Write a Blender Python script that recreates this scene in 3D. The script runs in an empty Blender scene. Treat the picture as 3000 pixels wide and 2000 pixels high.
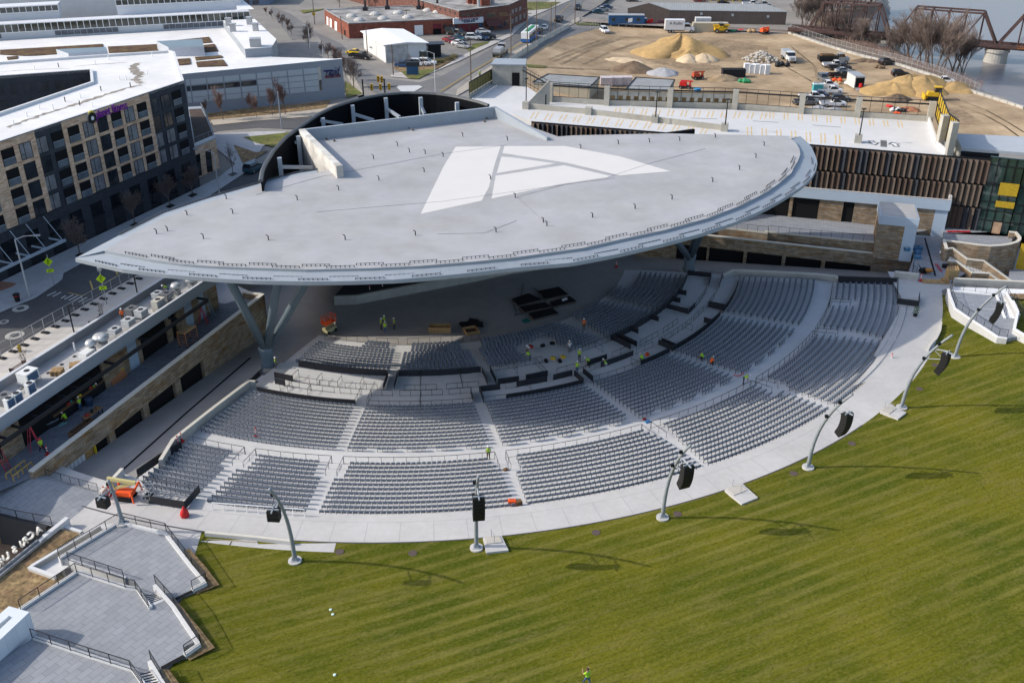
import bpy,bmesh,math,random
from mathutils import Vector,Matrix
S=bpy.context.scene
COL=S.collection
rnd=random.Random(7)
R_=math.radians
F,TH,CH=2870.0,R_(28.1),60.0
ct,st=math.cos(TH),math.sin(TH)
CX,CY=-13.4,150.9
def P(x,y,z=0.0):
 u=(x-1500)/F;v=(y-1000)/F
 t=(z-CH)/(-st-v*ct)
 return Vector((u*t,(ct-v*st)*t,z))
def Q(X,Y,Z):
 d=Y*ct+(CH-Z)*st
 return 1500+F*X/d,1000+F*(-Y*st+(CH-Z)*ct)/d
def T(k,*pts):
 ox,oy=int(k[1])*750,int(k[0])*500
 return[(ox+pts[i]/3.136,oy+pts[i+1]/3.136)for i in range(0,len(pts),2)]
def ss(a,b,x):
 t=min(1,max(0,(x-a)/(b-a)));return t*t*(3-2*t)
def hg(X,Y):
 h=5.0*(1-ss(-28,22,X-0.12*(Y-180)))
 h*=1-ss(330,520,Y)*0.5
 e=118+0.0*X
 rb=(Y-300)*0.22+(X-118)
 h-=3.6*ss(0,8,X-bankx(Y))
 return h
BANK=[(169.7,160.3),(229.7,122.3),(245.1,117.4),(263.0,116.0),(288.3,110.2),(328.3,116.2),(378.4,134.3),(409.1,143.4),(809.1,173.4)]
def bankx(Y):
 for(a,b),(c,d)in zip(BANK,BANK[1:]):
  if a<=Y<=c:return b+(d-b)*(Y-a)/(c-a)
 return BANK[0][1]+(BANK[0][0]-Y)*0.6 if Y<BANK[0][0]else BANK[-1][1]
def G(x,y,off=0.0):
 z=0.0
 for _ in range(25):
  p=P(x,y,z);z=0.5*z+0.5*(hg(p.x,p.y)+off)
 return P(x,y,z)
def zof(b,ty):
 lo,hi=b.z-3,b.z+70
 for _ in range(40):
  m=(lo+hi)/2
  if Q(b.x,b.y,m)[1]>ty:lo=m
  else:hi=m
 return lo
def onwall(a,b,x,y):
 p=P(x,y,0);d=p-Vector((0,0,CH))
 n=Vector((-(b.y-a.y),b.x-a.x,0))
 t=n.dot(Vector((a.x,a.y,CH))-Vector((0,0,CH)))/n.dot(d)
 return Vector((0,0,CH))+d*t
MATS={}
def srgb(r,g,b):
 f=lambda c:(c/255/12.92 if c/255<=.04045 else((c/255+.055)/1.055)**2.4)
 return(f(r),f(g),f(b))
def mat(name,col,rough=.8,var=.12,scale=1.0,metal=0,bump=0,var2=0,scale2=.15,tint=None,spec=.3,obj=False):
 if name in MATS:return MATS[name]
 m=bpy.data.materials.new(name);MATS[name]=m;m.use_nodes=True
 nt=m.node_tree;N=nt.nodes;L=nt.links;b=N['Principled BSDF']
 b.inputs['Roughness'].default_value=rough;b.inputs['Metallic'].default_value=metal
 b.inputs['Specular IOR Level'].default_value=spec
 col=tuple(col)+(1,)
 if var==0 and var2==0:
  b.inputs['Base Color'].default_value=col
 else:
  geo=N.new('ShaderNodeTexCoord' if obj else 'ShaderNodeNewGeometry');src=geo.outputs['Object' if obj else 'Position']
  def noise(sc,det=5):
   n=N.new('ShaderNodeTexNoise');n.inputs['Scale'].default_value=sc;n.inputs['Detail'].default_value=det
   n.inputs['Roughness'].default_value=.62
   L.new(src,n.inputs['Vector']);return n.outputs['Fac']
  def mapr(s,lo,hi):
   r=N.new('ShaderNodeMapRange');r.inputs['From Min'].default_value=.3;r.inputs['From Max'].default_value=.7
   r.inputs['To Min'].default_value=lo;r.inputs['To Max'].default_value=hi
   L.new(s,r.inputs['Value']);return r.outputs['Result']
  f=mapr(noise(scale),1-var,1+var)
  if var2:
   g=mapr(noise(scale2,3),1-var2,1+var2)
   mu=N.new('ShaderNodeMath');mu.operation='MULTIPLY';L.new(f,mu.inputs[0]);L.new(g,mu.inputs[1]);f=mu.outputs[0]
  vm=N.new('ShaderNodeVectorMath');vm.operation='SCALE';vm.inputs[0].default_value=col[:3]
  if tint:
   mx=N.new('ShaderNodeMix');mx.data_type='RGBA';mx.inputs[6].default_value=col;mx.inputs[7].default_value=tuple(tint)+(1,)
   L.new(mapr(noise(scale2*1.7+.01,4),0,1),mx.inputs[0]);L.new(mx.outputs[2],vm.inputs[0])
  L.new(f,vm.inputs['Scale']);L.new(vm.outputs[0],b.inputs['Base Color'])
  if bump:
   bp=N.new('ShaderNodeBump');bp.inputs['Strength'].default_value=bump;bp.inputs['Distance'].default_value=.05
   L.new(noise(scale*2),bp.inputs['Height']);L.new(bp.outputs[0],b.inputs['Normal'])
 return m
def wallcoord(nt):
 N,L=nt.nodes,nt.links
 g=N.new('ShaderNodeNewGeometry')
 cr=N.new('ShaderNodeVectorMath');cr.operation='CROSS_PRODUCT';cr.inputs[1].default_value=(0,0,1)
 L.new(g.outputs['True Normal'],cr.inputs[0])
 nm=N.new('ShaderNodeVectorMath');nm.operation='NORMALIZE';L.new(cr.outputs[0],nm.inputs[0])
 dt=N.new('ShaderNodeVectorMath');dt.operation='DOT_PRODUCT';L.new(g.outputs['Position'],dt.inputs[0]);L.new(nm.outputs[0],dt.inputs[1])
 sp=N.new('ShaderNodeSeparateXYZ');L.new(g.outputs['Position'],sp.inputs[0])
 cb=N.new('ShaderNodeCombineXYZ');L.new(dt.outputs['Value'],cb.inputs[0]);L.new(sp.outputs[2],cb.inputs[1])
 return cb.outputs[0],g.outputs['Position']
def brickmat(name,c1,c2,mortar,w=.3,h=.1,gap=.01,rough=.85,flat=None,var=.25,off=.5,c3=None):
 if name in MATS:return MATS[name]
 m=bpy.data.materials.new(name);MATS[name]=m;m.use_nodes=True
 nt=m.node_tree;N,L=nt.nodes,nt.links;b=N['Principled BSDF'];b.inputs['Roughness'].default_value=rough
 b.inputs['Specular IOR Level'].default_value=.25
 if flat is None:v,pos=wallcoord(nt)
 else:
  g=N.new('ShaderNodeNewGeometry');pos=g.outputs['Position']
  mp=N.new('ShaderNodeMapping');mp.inputs['Rotation'].default_value=(0,0,flat);L.new(pos,mp.inputs[0]);v=mp.outputs[0]
 br=N.new('ShaderNodeTexBrick');br.offset=off;L.new(v,br.inputs['Vector'])
 br.inputs['Color1'].default_value=tuple(c1)+(1,);br.inputs['Color2'].default_value=tuple(c2)+(1,);br.inputs['Mortar'].default_value=tuple(mortar)+(1,)
 br.inputs['Scale'].default_value=1;br.inputs['Mortar Size'].default_value=gap;br.inputs['Brick Width'].default_value=w;br.inputs['Row Height'].default_value=h
 br.inputs['Mortar Smooth'].default_value=.3
 out=br.outputs['Color']
 if c3:
  b2=N.new('ShaderNodeTexBrick');b2.offset=.37;L.new(v,b2.inputs['Vector'])
  b2.inputs['Color1'].default_value=(0,0,0,1);b2.inputs['Color2'].default_value=(1,1,1,1);b2.inputs['Mortar'].default_value=(0,0,0,1)
  b2.inputs['Scale'].default_value=1;b2.inputs['Mortar Size'].default_value=0;b2.inputs['Brick Width'].default_value=w*1.9;b2.inputs['Row Height'].default_value=h
  mx=N.new('ShaderNodeMix');mx.data_type='RGBA';L.new(out,mx.inputs[6]);mx.inputs[7].default_value=tuple(c3)+(1,)
  po=N.new('ShaderNodeMath');po.operation='POWER';po.inputs[1].default_value=2.5;L.new(b2.outputs['Color'],po.inputs[0]);L.new(po.outputs[0],mx.inputs[0]);out=mx.outputs[2]
 n=N.new('ShaderNodeTexNoise');n.inputs['Scale'].default_value=.9;n.inputs['Detail'].default_value=6;L.new(pos,n.inputs['Vector'])
 r=N.new('ShaderNodeMapRange');r.inputs['From Min'].default_value=.3;r.inputs['From Max'].default_value=.7;r.inputs['To Min'].default_value=1-var;r.inputs['To Max'].default_value=1+var
 L.new(n.outputs['Fac'],r.inputs['Value'])
 vm=N.new('ShaderNodeVectorMath');vm.operation='SCALE';L.new(out,vm.inputs[0]);L.new(r.outputs[0],vm.inputs['Scale']);L.new(vm.outputs[0],b.inputs['Base Color'])
 return m
OFF={}
class MB:
 def __init__(s):s.v=[];s.f=[];s.m=[]
 def face(s,pts,m=0):
  k=len(s.v);s.v+=[tuple(p)for p in pts];s.f.append(tuple(range(k,k+len(pts))));s.m.append(m);return s
 def hexa(s,b,t,m=0):
  k=len(s.v);s.v+=[tuple(p)for p in list(b)+list(t)]
  for q in((3,2,1,0),(4,5,6,7),(0,1,5,4),(1,2,6,5),(2,3,7,6),(3,0,4,7)):
   s.f.append(tuple(k+i for i in q));s.m.append(m)
  return s
 def box(s,c,d,rz=0,m=0):
  ca,sa=math.cos(rz),math.sin(rz);b=[];t=[]
  for x,y in((-1,-1),(1,-1),(1,1),(-1,1)):
   X=x*d[0]/2;Y=y*d[1]/2
   p=(c[0]+X*ca-Y*sa,c[1]+X*sa+Y*ca)
   b.append((p[0],p[1],c[2]));t.append((p[0],p[1],c[2]+d[2]))
  return s.hexa(b,t,m)
 def prism(s,poly,z0,z1,m=0,mt=None,cap=True):
  n=len(poly);k=len(s.v)
  ar=sum(poly[i][0]*poly[(i+1)%n][1]-poly[(i+1)%n][0]*poly[i][1]for i in range(n))
  if ar<0:poly=poly[::-1]
  g=lambda z,p:z(p[0],p[1])if callable(z)else z
  s.v+=[(p[0],p[1],g(z0,p))for p in poly]+[(p[0],p[1],g(z1,p))for p in poly]
  for i in range(n):
   j=(i+1)%n;s.f.append((k+i,k+j,k+n+j,k+n+i));s.m.append(m)
  if cap:
   s.f.append(tuple(range(k+n,k+2*n)));s.m.append(m if mt is None else mt)
   s.f.append(tuple(range(k+n-1,k-1,-1)));s.m.append(m)
  return s
 def tube(s,a,b,r,n=6,m=0,r2=None,cap=True):
  a=Vector(a);b=Vector(b);d=b-a
  if d.length<1e-6:return s
  d.normalize();u=d.orthogonal().normalized();w=d.cross(u);r2=r if r2 is None else r2;k=len(s.v)
  for c,q in((a,r),(b,r2)):
   for i in range(n):
    t=2*math.pi*i/n;s.v.append(tuple(c+u*(q*math.cos(t))+w*(q*math.sin(t))))
  for i in range(n):
   j=(i+1)%n;s.f.append((k+i,k+j,k+n+j,k+n+i));s.m.append(m)
  if cap:
   s.f.append(tuple(range(k+n-1,k-1,-1)));s.m.append(m);s.f.append(tuple(range(k+n,k+2*n)));s.m.append(m)
  return s
 def path(s,pts,r,n=6,m=0):
  P_=[Vector(p)for p in pts];N_=len(P_);ref=None;rings=[]
  for i in range(N_):
   d=(P_[min(i+1,N_-1)]-P_[max(i-1,0)]).normalized()
   if ref is None:ref=d.orthogonal().normalized()
   ref=(ref-d*ref.dot(d)).normalized();w=d.cross(ref);q=r[i]if isinstance(r,(list,tuple))else r
   rings.append([P_[i]+ref*(q*math.cos(2*math.pi*k/n))+w*(q*math.sin(2*math.pi*k/n))for k in range(n)])
  return s.loft(rings,m)
 def bar(s,a,b,w,h,m=0):
  a=Vector(a);b=Vector(b);d=(b-a).normalized();u=d.cross(Vector((0,0,1)))
  if u.length<1e-3:u=Vector((1,0,0))
  u.normalize();w2=u*(w/2);h2=u.cross(d).normalized()*(h/2)
  q=lambda c:[c-w2-h2,c+w2-h2,c+w2+h2,c-w2+h2]
  return s.hexa(q(a),q(b),m)
 def wall(s,pts,t,z0,z1,m=0,mt=None,closed=False):
  n=len(pts);g=lambda z,i:z[i]if isinstance(z,(list,tuple))else z
  pv=[Vector((p[0],p[1]))for p in pts];nr=[]
  for i in range(n):
   ds=[]
   if i>0 or closed:ds.append((pv[i]-pv[i-1]).normalized())
   if i<n-1 or closed:ds.append((pv[(i+1)%n]-pv[i]).normalized())
   d=sum(ds,Vector((0,0)));d=d.normalized()if d.length>1e-4 else ds[0]
   k=1/max(.5,d.dot(ds[0]));nr.append(Vector((-d.y,d.x))*t*k)
  k=len(s.v)
  for i in range(n):
   a=pv[i];b=a+nr[i]
   s.v+=[(a.x,a.y,g(z0,i)),(a.x,a.y,g(z1,i)),(b.x,b.y,g(z1,i)),(b.x,b.y,g(z0,i))]
  for i in range(n if closed else n-1):
   a=k+4*i;b=k+4*((i+1)%n)
   for q,mm in(((a,b,b+1,a+1),m),((a+1,b+1,b+2,a+2),m if mt is None else mt),((a+2,b+2,b+3,a+3),m),((a+3,b+3,b,a),m)):
    s.f.append(q);s.m.append(mm)
  if not closed:
   s.f.append((k,k+1,k+2,k+3));s.m.append(m);e=k+4*(n-1);s.f.append((e+3,e+2,e+1,e));s.m.append(m)
  return s
 def loft(s,secs,m=0,cap=True):
  n=len(secs[0]);k=len(s.v)
  for q in secs:s.v+=[tuple(p)for p in q]
  for a in range(len(secs)-1):
   for i in range(n):
    j=(i+1)%n;s.f.append((k+a*n+i,k+a*n+j,k+(a+1)*n+j,k+(a+1)*n+i));s.m.append(m)
  if cap:
   s.f.append(tuple(range(k+n-1,k-1,-1)));s.m.append(m);e=k+(len(secs)-1)*n;s.f.append(tuple(range(e,e+n)));s.m.append(m)
  return s
 def lathe(s,prof,c=(0,0,0),n=12,m=0):
  k=len(s.v)
  for r,z in prof:
   for i in range(n):
    t=2*math.pi*i/n;s.v.append((c[0]+r*math.cos(t),c[1]+r*math.sin(t),c[2]+z))
  for a in range(len(prof)-1):
   for i in range(n):
    j=(i+1)%n;s.f.append((k+a*n+i,k+a*n+j,k+(a+1)*n+j,k+(a+1)*n+i));s.m.append(m)
  s.f.append(tuple(range(k+n-1,k-1,-1)));s.m.append(m);e=k+(len(prof)-1)*n;s.f.append(tuple(range(e,e+n)));s.m.append(m)
  return s
 def mesh(s,name,mats,off=(0,0,0),smooth=False):
  me=bpy.data.meshes.new(name)
  me.from_pydata([(v[0]-off[0],v[1]-off[1],v[2]-off[2])for v in s.v],[],s.f)
  for q in(mats if isinstance(mats,(list,tuple))else[mats]):me.materials.append(q)
  me.polygons.foreach_set('material_index',s.m)
  if smooth:me.polygons.foreach_set('use_smooth',[True]*len(s.f))
  me.update();return me
 def build(s,name,mats,parent=None,smooth=False,local=False,**tags):
  off=(0,0,0)if(parent is None or local)else OFF.get(parent.name,(0,0,0))
  o=bpy.data.objects.new(name,s.mesh(name,mats,off,smooth));COL.objects.link(o)
  if parent is not None:o.parent=parent
  OFF[o.name]=off
  tag(o,**tags);return o
def tag(o,label=None,cat=None,group=None,kind=None):
 if label:o['label']=label
 if cat:o['category']=cat
 if group:o['group']=group
 if kind:o['kind']=kind
 return o
def thing(name,label,cat,loc=(0,0,0),rz=0,group=None):
 o=bpy.data.objects.new(name,None);COL.objects.link(o);o.empty_display_size=.3
 o.location=loc;o.rotation_euler=(0,0,rz);OFF[o.name]=tuple(loc)
 return tag(o,label,cat,group)
KIDS={}
def kids(o):
 return list(o.children)
def dup(o,loc,rz=0,label=None,group=None,sc=None):
 def cp(a,par):
  c=a.copy();COL.objects.link(c);c.parent=par
  for ch in kids(a):cp(ch,c)
  return c
 r=cp(o,None);r.location=loc;r.rotation_euler=(0,0,rz)
 if sc:r.scale=(sc,sc,sc)if not isinstance(sc,tuple)else sc
 if label:r['label']=label
 if group:r['group']=group
 return r
def recol(o,m):
 for c in[o]+list(o.children_recursive):
  if c.type=='MESH' and c.material_slots and c.material_slots[0].material and c.material_slots[0].material.name.startswith('paint'):
   c.material_slots[0].link='OBJECT';c.material_slots[0].material=m
def sheet(name,pts,m,z=None,off=.05,sub=0,**tags):
 bm=bmesh.new()
 V=[bm.verts.new(P(x,y,z)if z is not None else G(x,y,off))for x,y in pts]
 for i in range(len(V)):bm.edges.new((V[i],V[(i+1)%len(V)]))
 bmesh.ops.triangle_fill(bm,use_beauty=True,edges=bm.edges[:])
 if z is None:
  for _ in range(5):
   le=[e for e in bm.edges if e.calc_length()>7]
   if not le:break
   bmesh.ops.subdivide_edges(bm,edges=le,cuts=1)
   bmesh.ops.triangulate(bm,faces=bm.faces[:])
  for v in bm.verts:v.co.z=hg(v.co.x,v.co.y)+off
 bmesh.ops.recalc_face_normals(bm,faces=bm.faces[:])
 if bm.faces and sum(f.normal.z for f in bm.faces)<0:bmesh.ops.reverse_faces(bm,faces=bm.faces[:])
 me=bpy.data.meshes.new(name);bm.to_mesh(me);bm.free();me.materials.append(m)
 o=bpy.data.objects.new(name,me);COL.objects.link(o);OFF[o.name]=(0,0,0)
 return tag(o,**tags)
def flat(mb,pts,z,m=0):
 return mb.face([P(x,y,z)for x,y in pts],m)
def xy(pts,z=0.0):return[P(x,y,z).xy for x,y in pts]
def gxy(pts):return[G(x,y).xy for x,y in pts]
def th_r(x,y,z):
 p=P(x,y,z);return math.atan2(p.y-CY,p.x-CX),math.hypot(p.x-CX,p.y-CY)
def pol(a,r,z):return Vector((CX+r*math.cos(a),CY+r*math.sin(a),z))
ORD=lambda n:'%d%s'%(n,'th' if 10<=n%100<=20 else{1:'st',2:'nd',3:'rd'}.get(n%10,'th'))
WORD=['first','second','third','fourth','fifth','sixth','seventh','eighth','ninth','tenth','eleventh','twelfth','thirteenth','fourteenth','fifteenth','sixteenth','seventeenth','eighteenth','nineteenth','twentieth']
def text_mesh(txt,size,depth=.03,align='LEFT',shear=0):
 c=bpy.data.curves.new('lettering','FONT');c.body=txt;c.size=size;c.extrude=depth;c.align_x=align;c.shear=shear
 o=bpy.data.objects.new('lettering',c);COL.objects.link(o)
 me=bpy.data.meshes.new_from_object(o.evaluated_get(bpy.context.evaluated_depsgraph_get()))
 bpy.data.objects.remove(o);bpy.data.curves.remove(c);return me
def place_text(name,txt,size,m,org,ux,uz,parent=None,depth=.03,width=None,shear=0,align='LEFT'):
 me=text_mesh(txt,size,depth,align,shear);me.materials.clear();me.materials.append(m)
 if width:
  w=max(v.co.x for v in me.vertices)-min(v.co.x for v in me.vertices)
  for v in me.vertices:v.co.x*=width/w
 ux=Vector(ux).normalized();uz=Vector(uz).normalized();n=ux.cross(uz)
 M=Matrix((ux,uz,n)).transposed().to_4x4();M.translation=Vector(org)-Vector(OFF.get(parent.name,(0,0,0))if parent else(0,0,0))
 me.transform(M)
 o=bpy.data.objects.new(name,me);COL.objects.link(o)
 if parent:o.parent=parent
 return o
cam=bpy.data.cameras.new('camera');cam.sensor_width=36;cam.lens=F/3000*36;cam.clip_end=3000;cam.clip_start=1
co=bpy.data.objects.new('camera',cam);COL.objects.link(co);co.location=(0,0,CH);co.rotation_euler=(R_(90)-TH,0,0);S.camera=co
SUND=Vector((1,.02,-.66)).normalized()
sl=bpy.data.lights.new('sun','SUN');sl.energy=2.5;sl.angle=R_(.53);sl.color=(1,.93,.83)
so=bpy.data.objects.new('sun',sl);COL.objects.link(so);so.rotation_euler=SUND.to_track_quat('-Z','Y').to_euler();so.location=(-100,100,120)
w=bpy.data.worlds.new('World');S.world=w;w.use_nodes=True
sk=w.node_tree.nodes.new('ShaderNodeTexSky');sk.sky_type='NISHITA';sk.sun_disc=False
sk.sun_elevation=math.asin(.66/math.sqrt(1+.66**2));sk.sun_rotation=R_(-91);sk.air_density=1;sk.dust_density=2.0;sk.ozone_density=1
bg=w.node_tree.nodes['Background'];bg.inputs['Strength'].default_value=.15;w.node_tree.links.new(sk.outputs[0],bg.inputs[0])
S.view_settings.view_transform='Standard';S.view_settings.look='None';S.view_settings.exposure=.62;S.view_settings.gamma=1
S.cycles.max_bounces=6;S.cycles.diffuse_bounces=4;S.cycles.glossy_bounces=3;S.cycles.use_denoising=True
mConc=mat('concrete',(.52,.52,.515),.85,.05,1.2,var2=.06,scale2=.08)
mWalk=mat('pale_concrete',(.49,.48,.465),.85,.05,1.5,var2=.09,scale2=.13,tint=(.47,.455,.43))
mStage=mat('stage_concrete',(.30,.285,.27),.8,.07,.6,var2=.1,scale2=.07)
mConcD=mat('weathered_concrete',(.40,.385,.35),.9,.12,.9,var2=.12,scale2=.2)
mCap=mat('cap_stone',(.58,.55,.48),.85,.06,1)
mAsph=mat('asphalt',(.085,.085,.088),.9,.12,1.5,var2=.2,scale2=.06)
mAsphP=mat('pale_asphalt',(.17,.168,.165),.9,.1,.8,var2=.16,scale2=.05)
mYel=mat('road_yellow',(.50,.36,.12),.8,.15,2)
mWhP=mat('road_white',(.7,.7,.68),.8,.12,3)
mBlk=mat('black_metal',(.012,.013,.015),.55,0)
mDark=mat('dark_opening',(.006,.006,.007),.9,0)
mSteel=mat('grey_steel',(.30,.33,.36),.5,.05,2)
mGalv=mat('galvanised',(.42,.43,.44),.45,.08,3,metal=.4)
mWhite=mat('white_paint',(.78,.78,.77),.6,.03,2)
mRail=mat('dark_rail',(.03,.032,.036),.5,0)
mWood=mat('raw_timber',(.42,.28,.14),.8,.25,3)
mOrange=mat('safety_orange',(.8,.10,.02),.6,0)
mRed=mat('red_plastic',(.55,.02,.02),.5,0)
mStone=brickmat('stone_cladding',(.23,.185,.14),(.36,.29,.21),(.10,.085,.07),.75,.19,.012,var=.25,c3=(.22,.13,.06))
_a,_b=P(180,1780,1.85),P(342,1672,1.85);PAVA=-math.atan2(_b.y-_a.y,_b.x-_a.x)
mPaver=brickmat('blue_grey_pavers',(.25,.262,.28),(.285,.298,.315),(.17,.18,.19),1.2,.62,.022,flat=PAVA,var=.06)
mPaverR=brickmat('blue_grey_pavers_right',(.24,.255,.28),(.28,.295,.32),(.15,.16,.17),1.2,.62,.02,flat=R_(14),var=.06)
mPaverD=brickmat('deck_pavers',(.17,.185,.21),(.21,.225,.25),(.11,.12,.13),1.2,.62,.02,flat=R_(-19),var=.06)
mMulch=mat('bark_mulch',(.16,.095,.055),.95,.6,2.2,bump=.6,var2=.25,scale2=.4,tint=(.26,.19,.09))
mDirt=mat('sandy_dirt',(.42,.315,.20),.95,.14,.5,bump=.6,var2=.28,scale2=.06,tint=(.27,.19,.11))
mSand=mat('ochre_sand',(.40,.265,.115),.95,.16,.9,bump=.5,var2=.1,scale2=.2)
mSandP=mat('pale_sand',(.60,.46,.30),.95,.08,.9,bump=.3)
mGravel=mat('grey_gravel',(.36,.36,.37),.95,.2,2,bump=.5)
mGrassS=mat('verge_grass',(.085,.12,.02),.95,.35,1.2,var2=.3,scale2=.15,bump=.4,tint=(.17,.14,.05))
venue=[tuple(v)for v in((-130,-20),(-130,76),(-62,78),(-56.2,88.2),(-46.6,116.2),(-44,122),(-38,148),(-24,172),(0,182),(14,170),(30,184),(80,172),(86,150),(112,110),(140,60),(240,40),(240,-20))]
def inpoly(x,y,pl):
 c=False;j=len(pl)-1
 for i in range(len(pl)):
  if(pl[i][1]>y)!=(pl[j][1]>y)and x<(pl[j][0]-pl[i][0])*(y-pl[i][1])/(pl[j][1]-pl[i][1])+pl[i][0]:c=not c
  j=i
 return c
mb=MB();xs=[-320+4*i for i in range(176)];ys=[36+4*i for i in range(150)]
for y in ys:
 for x in xs:
  mb.v.append((x,y,-9.0 if inpoly(x,y,venue)else hg(x,y)))
nx=len(xs)
for j in range(len(ys)-1):
 for i in range(nx-1):
  a=j*nx+i;mb.f.append((a,a+1,a+nx+1,a+nx));mb.m.append(0)
mGround=mat('city_ground',(.27,.25,.225),.95,.1,.5,var2=.2,scale2=.03,tint=(.20,.19,.175))
mb.build('ground',mGround,kind='structure')
mW=bpy.data.materials.new('river_water');mW.use_nodes=True
b=mW.node_tree.nodes['Principled BSDF'];b.inputs['Base Color'].default_value=(.19,.175,.175,1);b.inputs['Roughness'].default_value=.28;b.inputs['Specular IOR Level'].default_value=.6
nz=mW.node_tree.nodes.new('ShaderNodeTexNoise');nz.inputs['Scale'].default_value=.35;nz.inputs['Detail'].default_value=6
mp=mW.node_tree.nodes.new('ShaderNodeMapping');mp.inputs['Scale'].default_value=(1,.35,1);gg=mW.node_tree.nodes.new('ShaderNodeNewGeometry')
mW.node_tree.links.new(gg.outputs['Position'],mp.inputs[0]);mW.node_tree.links.new(mp.outputs[0],nz.inputs['Vector'])
bp=mW.node_tree.nodes.new('ShaderNodeBump');bp.inputs['Strength'].default_value=.12;bp.inputs['Distance'].default_value=.3;mW.node_tree.links.new(nz.outputs[0],bp.inputs['Height']);mW.node_tree.links.new(bp.outputs[0],b.inputs['Normal'])
mb=MB();mb.face([(60,90,-2.9),(420,90,-2.9),(420,640,-2.9),(60,640,-2.9)]);mb.build('river',mW,kind='structure')
LA0,LA1=R_(-128),R_(-18)
def lawnz(x,y):
 r=math.hypot(x-CX,y-CY);return .02+.105*max(0,r-80.5)
def lawnmat():
 m=bpy.data.materials.new('lawn_grass');m.use_nodes=True;N=m.node_tree.nodes;L=m.node_tree.links;b=N['Principled BSDF']
 b.inputs['Roughness'].default_value=.95;b.inputs['Specular IOR Level'].default_value=.1
 g=N.new('ShaderNodeNewGeometry')
 a=P(2250,1857,2.5);c=P(3000,1564,2.5);ang=math.atan2(c.y-a.y,c.x-a.x)
 mp=N.new('ShaderNodeMapping');mp.inputs['Rotation'].default_value=(0,0,-ang);L.new(g.outputs['Position'],mp.inputs[0])
 def noise(v,sc,det,sx=1):
  q=N.new('ShaderNodeMapping');q.inputs['Scale'].default_value=(sx,1,1);L.new(v,q.inputs[0])
  n=N.new('ShaderNodeTexNoise');n.inputs['Scale'].default_value=sc;n.inputs['Detail'].default_value=det;n.inputs['Roughness'].default_value=.65;L.new(q.outputs[0],n.inputs['Vector']);return n.outputs['Fac']
 def ramp(f,lo,hi,o0=0,o1=1):
  r=N.new('ShaderNodeMapRange');r.inputs[1].default_value=lo;r.inputs[2].default_value=hi;r.inputs[3].default_value=o0;r.inputs[4].default_value=o1;L.new(f,r.inputs[0]);return r.outputs[0]
 def mix(f,c1,c2):
  x=N.new('ShaderNodeMix');x.data_type='RGBA'
  L.new(f,x.inputs[0])
  for k,c in((6,c1),(7,c2)):
   if isinstance(c,tuple):x.inputs[k].default_value=c+(1,)
   else:L.new(c,x.inputs[k])
  return x.outputs[2]
 wv=N.new('ShaderNodeTexWave');wv.bands_direction='Y';wv.inputs['Scale'].default_value=.19;wv.inputs['Distortion'].default_value=1.0;wv.inputs['Detail'].default_value=3;wv.inputs['Detail Scale'].default_value=.6;L.new(mp.outputs[0],wv.inputs['Vector'])
 w2=N.new('ShaderNodeTexWave');w2.bands_direction='Y';w2.inputs['Scale'].default_value=.47;w2.inputs['Distortion'].default_value=1.6;w2.inputs['Detail'].default_value=2;L.new(mp.outputs[0],w2.inputs['Vector'])
 big=noise(mp.outputs[0],.11,4,.6);fine=noise(mp.outputs[0],4.5,6,.6);mid=noise(mp.outputs[0],.9,5,.25)
 col=mix(ramp(big,.38,.62),(.062,.080,.004),(.125,.122,.008))
 mm_=N.new('ShaderNodeMath');mm_.operation='MULTIPLY';L.new(ramp(wv.outputs['Fac'],.45,.95,0,.7),mm_.inputs[0]);L.new(ramp(noise(mp.outputs[0],.07,3),.36,.62,.12,1),mm_.inputs[1])
 col=mix(mm_.outputs[0],col,(.190,.172,.036))
 col=mix(ramp(w2.outputs['Fac'],.6,1,0,.28),col,(.055,.062,.006))
 col=mix(ramp(mid,.52,.72,0,.55),col,(.17,.145,.045))
 col=mix(ramp(fine,.5,.72,0,.5),col,(.20,.172,.055))
 col=mix(ramp(fine,.46,.28,0,.6),col,(.028,.036,.003))
 L.new(col,b.inputs['Base Color'])
 bp=N.new('ShaderNodeBump');bp.inputs['Strength'].default_value=.8;bp.inputs['Distance'].default_value=.12;L.new(fine,bp.inputs['Height']);L.new(bp.outputs[0],b.inputs['Normal'])
 return m
mLawn=lawnmat()
mb=MB();na=90;rs=[78.66+i*1.2 for i in range(50)]
def la0(r):
 tab=[(78.66,P(556,1602,0)),(84,P(575,1640,.4)),(88,P(535,1745,1)),(90,P(500,1800,1.2)),(95.5,P(500,1945,1.8)),(104,P(430,2120,2.5)),(140,P(300,2700,3))]
 tab=[(a,math.atan2(q.y-CY,q.x-CX))for a,q in tab]
 for(a,b),(c,d)in zip(tab,tab[1:]):
  if r<=c:return b+(d-b)*(r-a)/(c-a)
 return tab[-1][1]
for r in rs:
 for i in range(na+1):
  p=pol(la0(r)+(LA1-la0(r))*i/na,r,0);mb.v.append((p.x,p.y,lawnz(p.x,p.y)))
for j in range(len(rs)-1):
 for i in range(na):
  a=j*(na+1)+i;mb.f.append((a+na+1,a+na+2,a+1,a));mb.m.append(0)
mb.build('lawn',mLawn,smooth=True,kind='structure')
mb=MB()
ap=[pol(R_(-112)+(R_(-48)-R_(-112))*i/60,78.62,0).xy for i in range(61)]
mb.wall(ap,-.12,-.2,.05);mb.build('lawn_edging',mat('edging',(.09,.09,.10),.8,.1,2),kind='structure')
mb=MB();A0,A1=R_(-118),R_(-32);n=90
for i in range(n):
 a=A0+(A1-A0)*i/n;c=A0+(A1-A0)*(i+1)/n
 mb.face([pol(a,74.45,0),pol(a,78.66,0),pol(c,78.66,0),pol(c,74.45,0)])
mb.build('walkway',mWalk,kind='structure')
jm=mat('joint',(.33,.33,.33),.9,0)
mb=MB()
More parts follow.
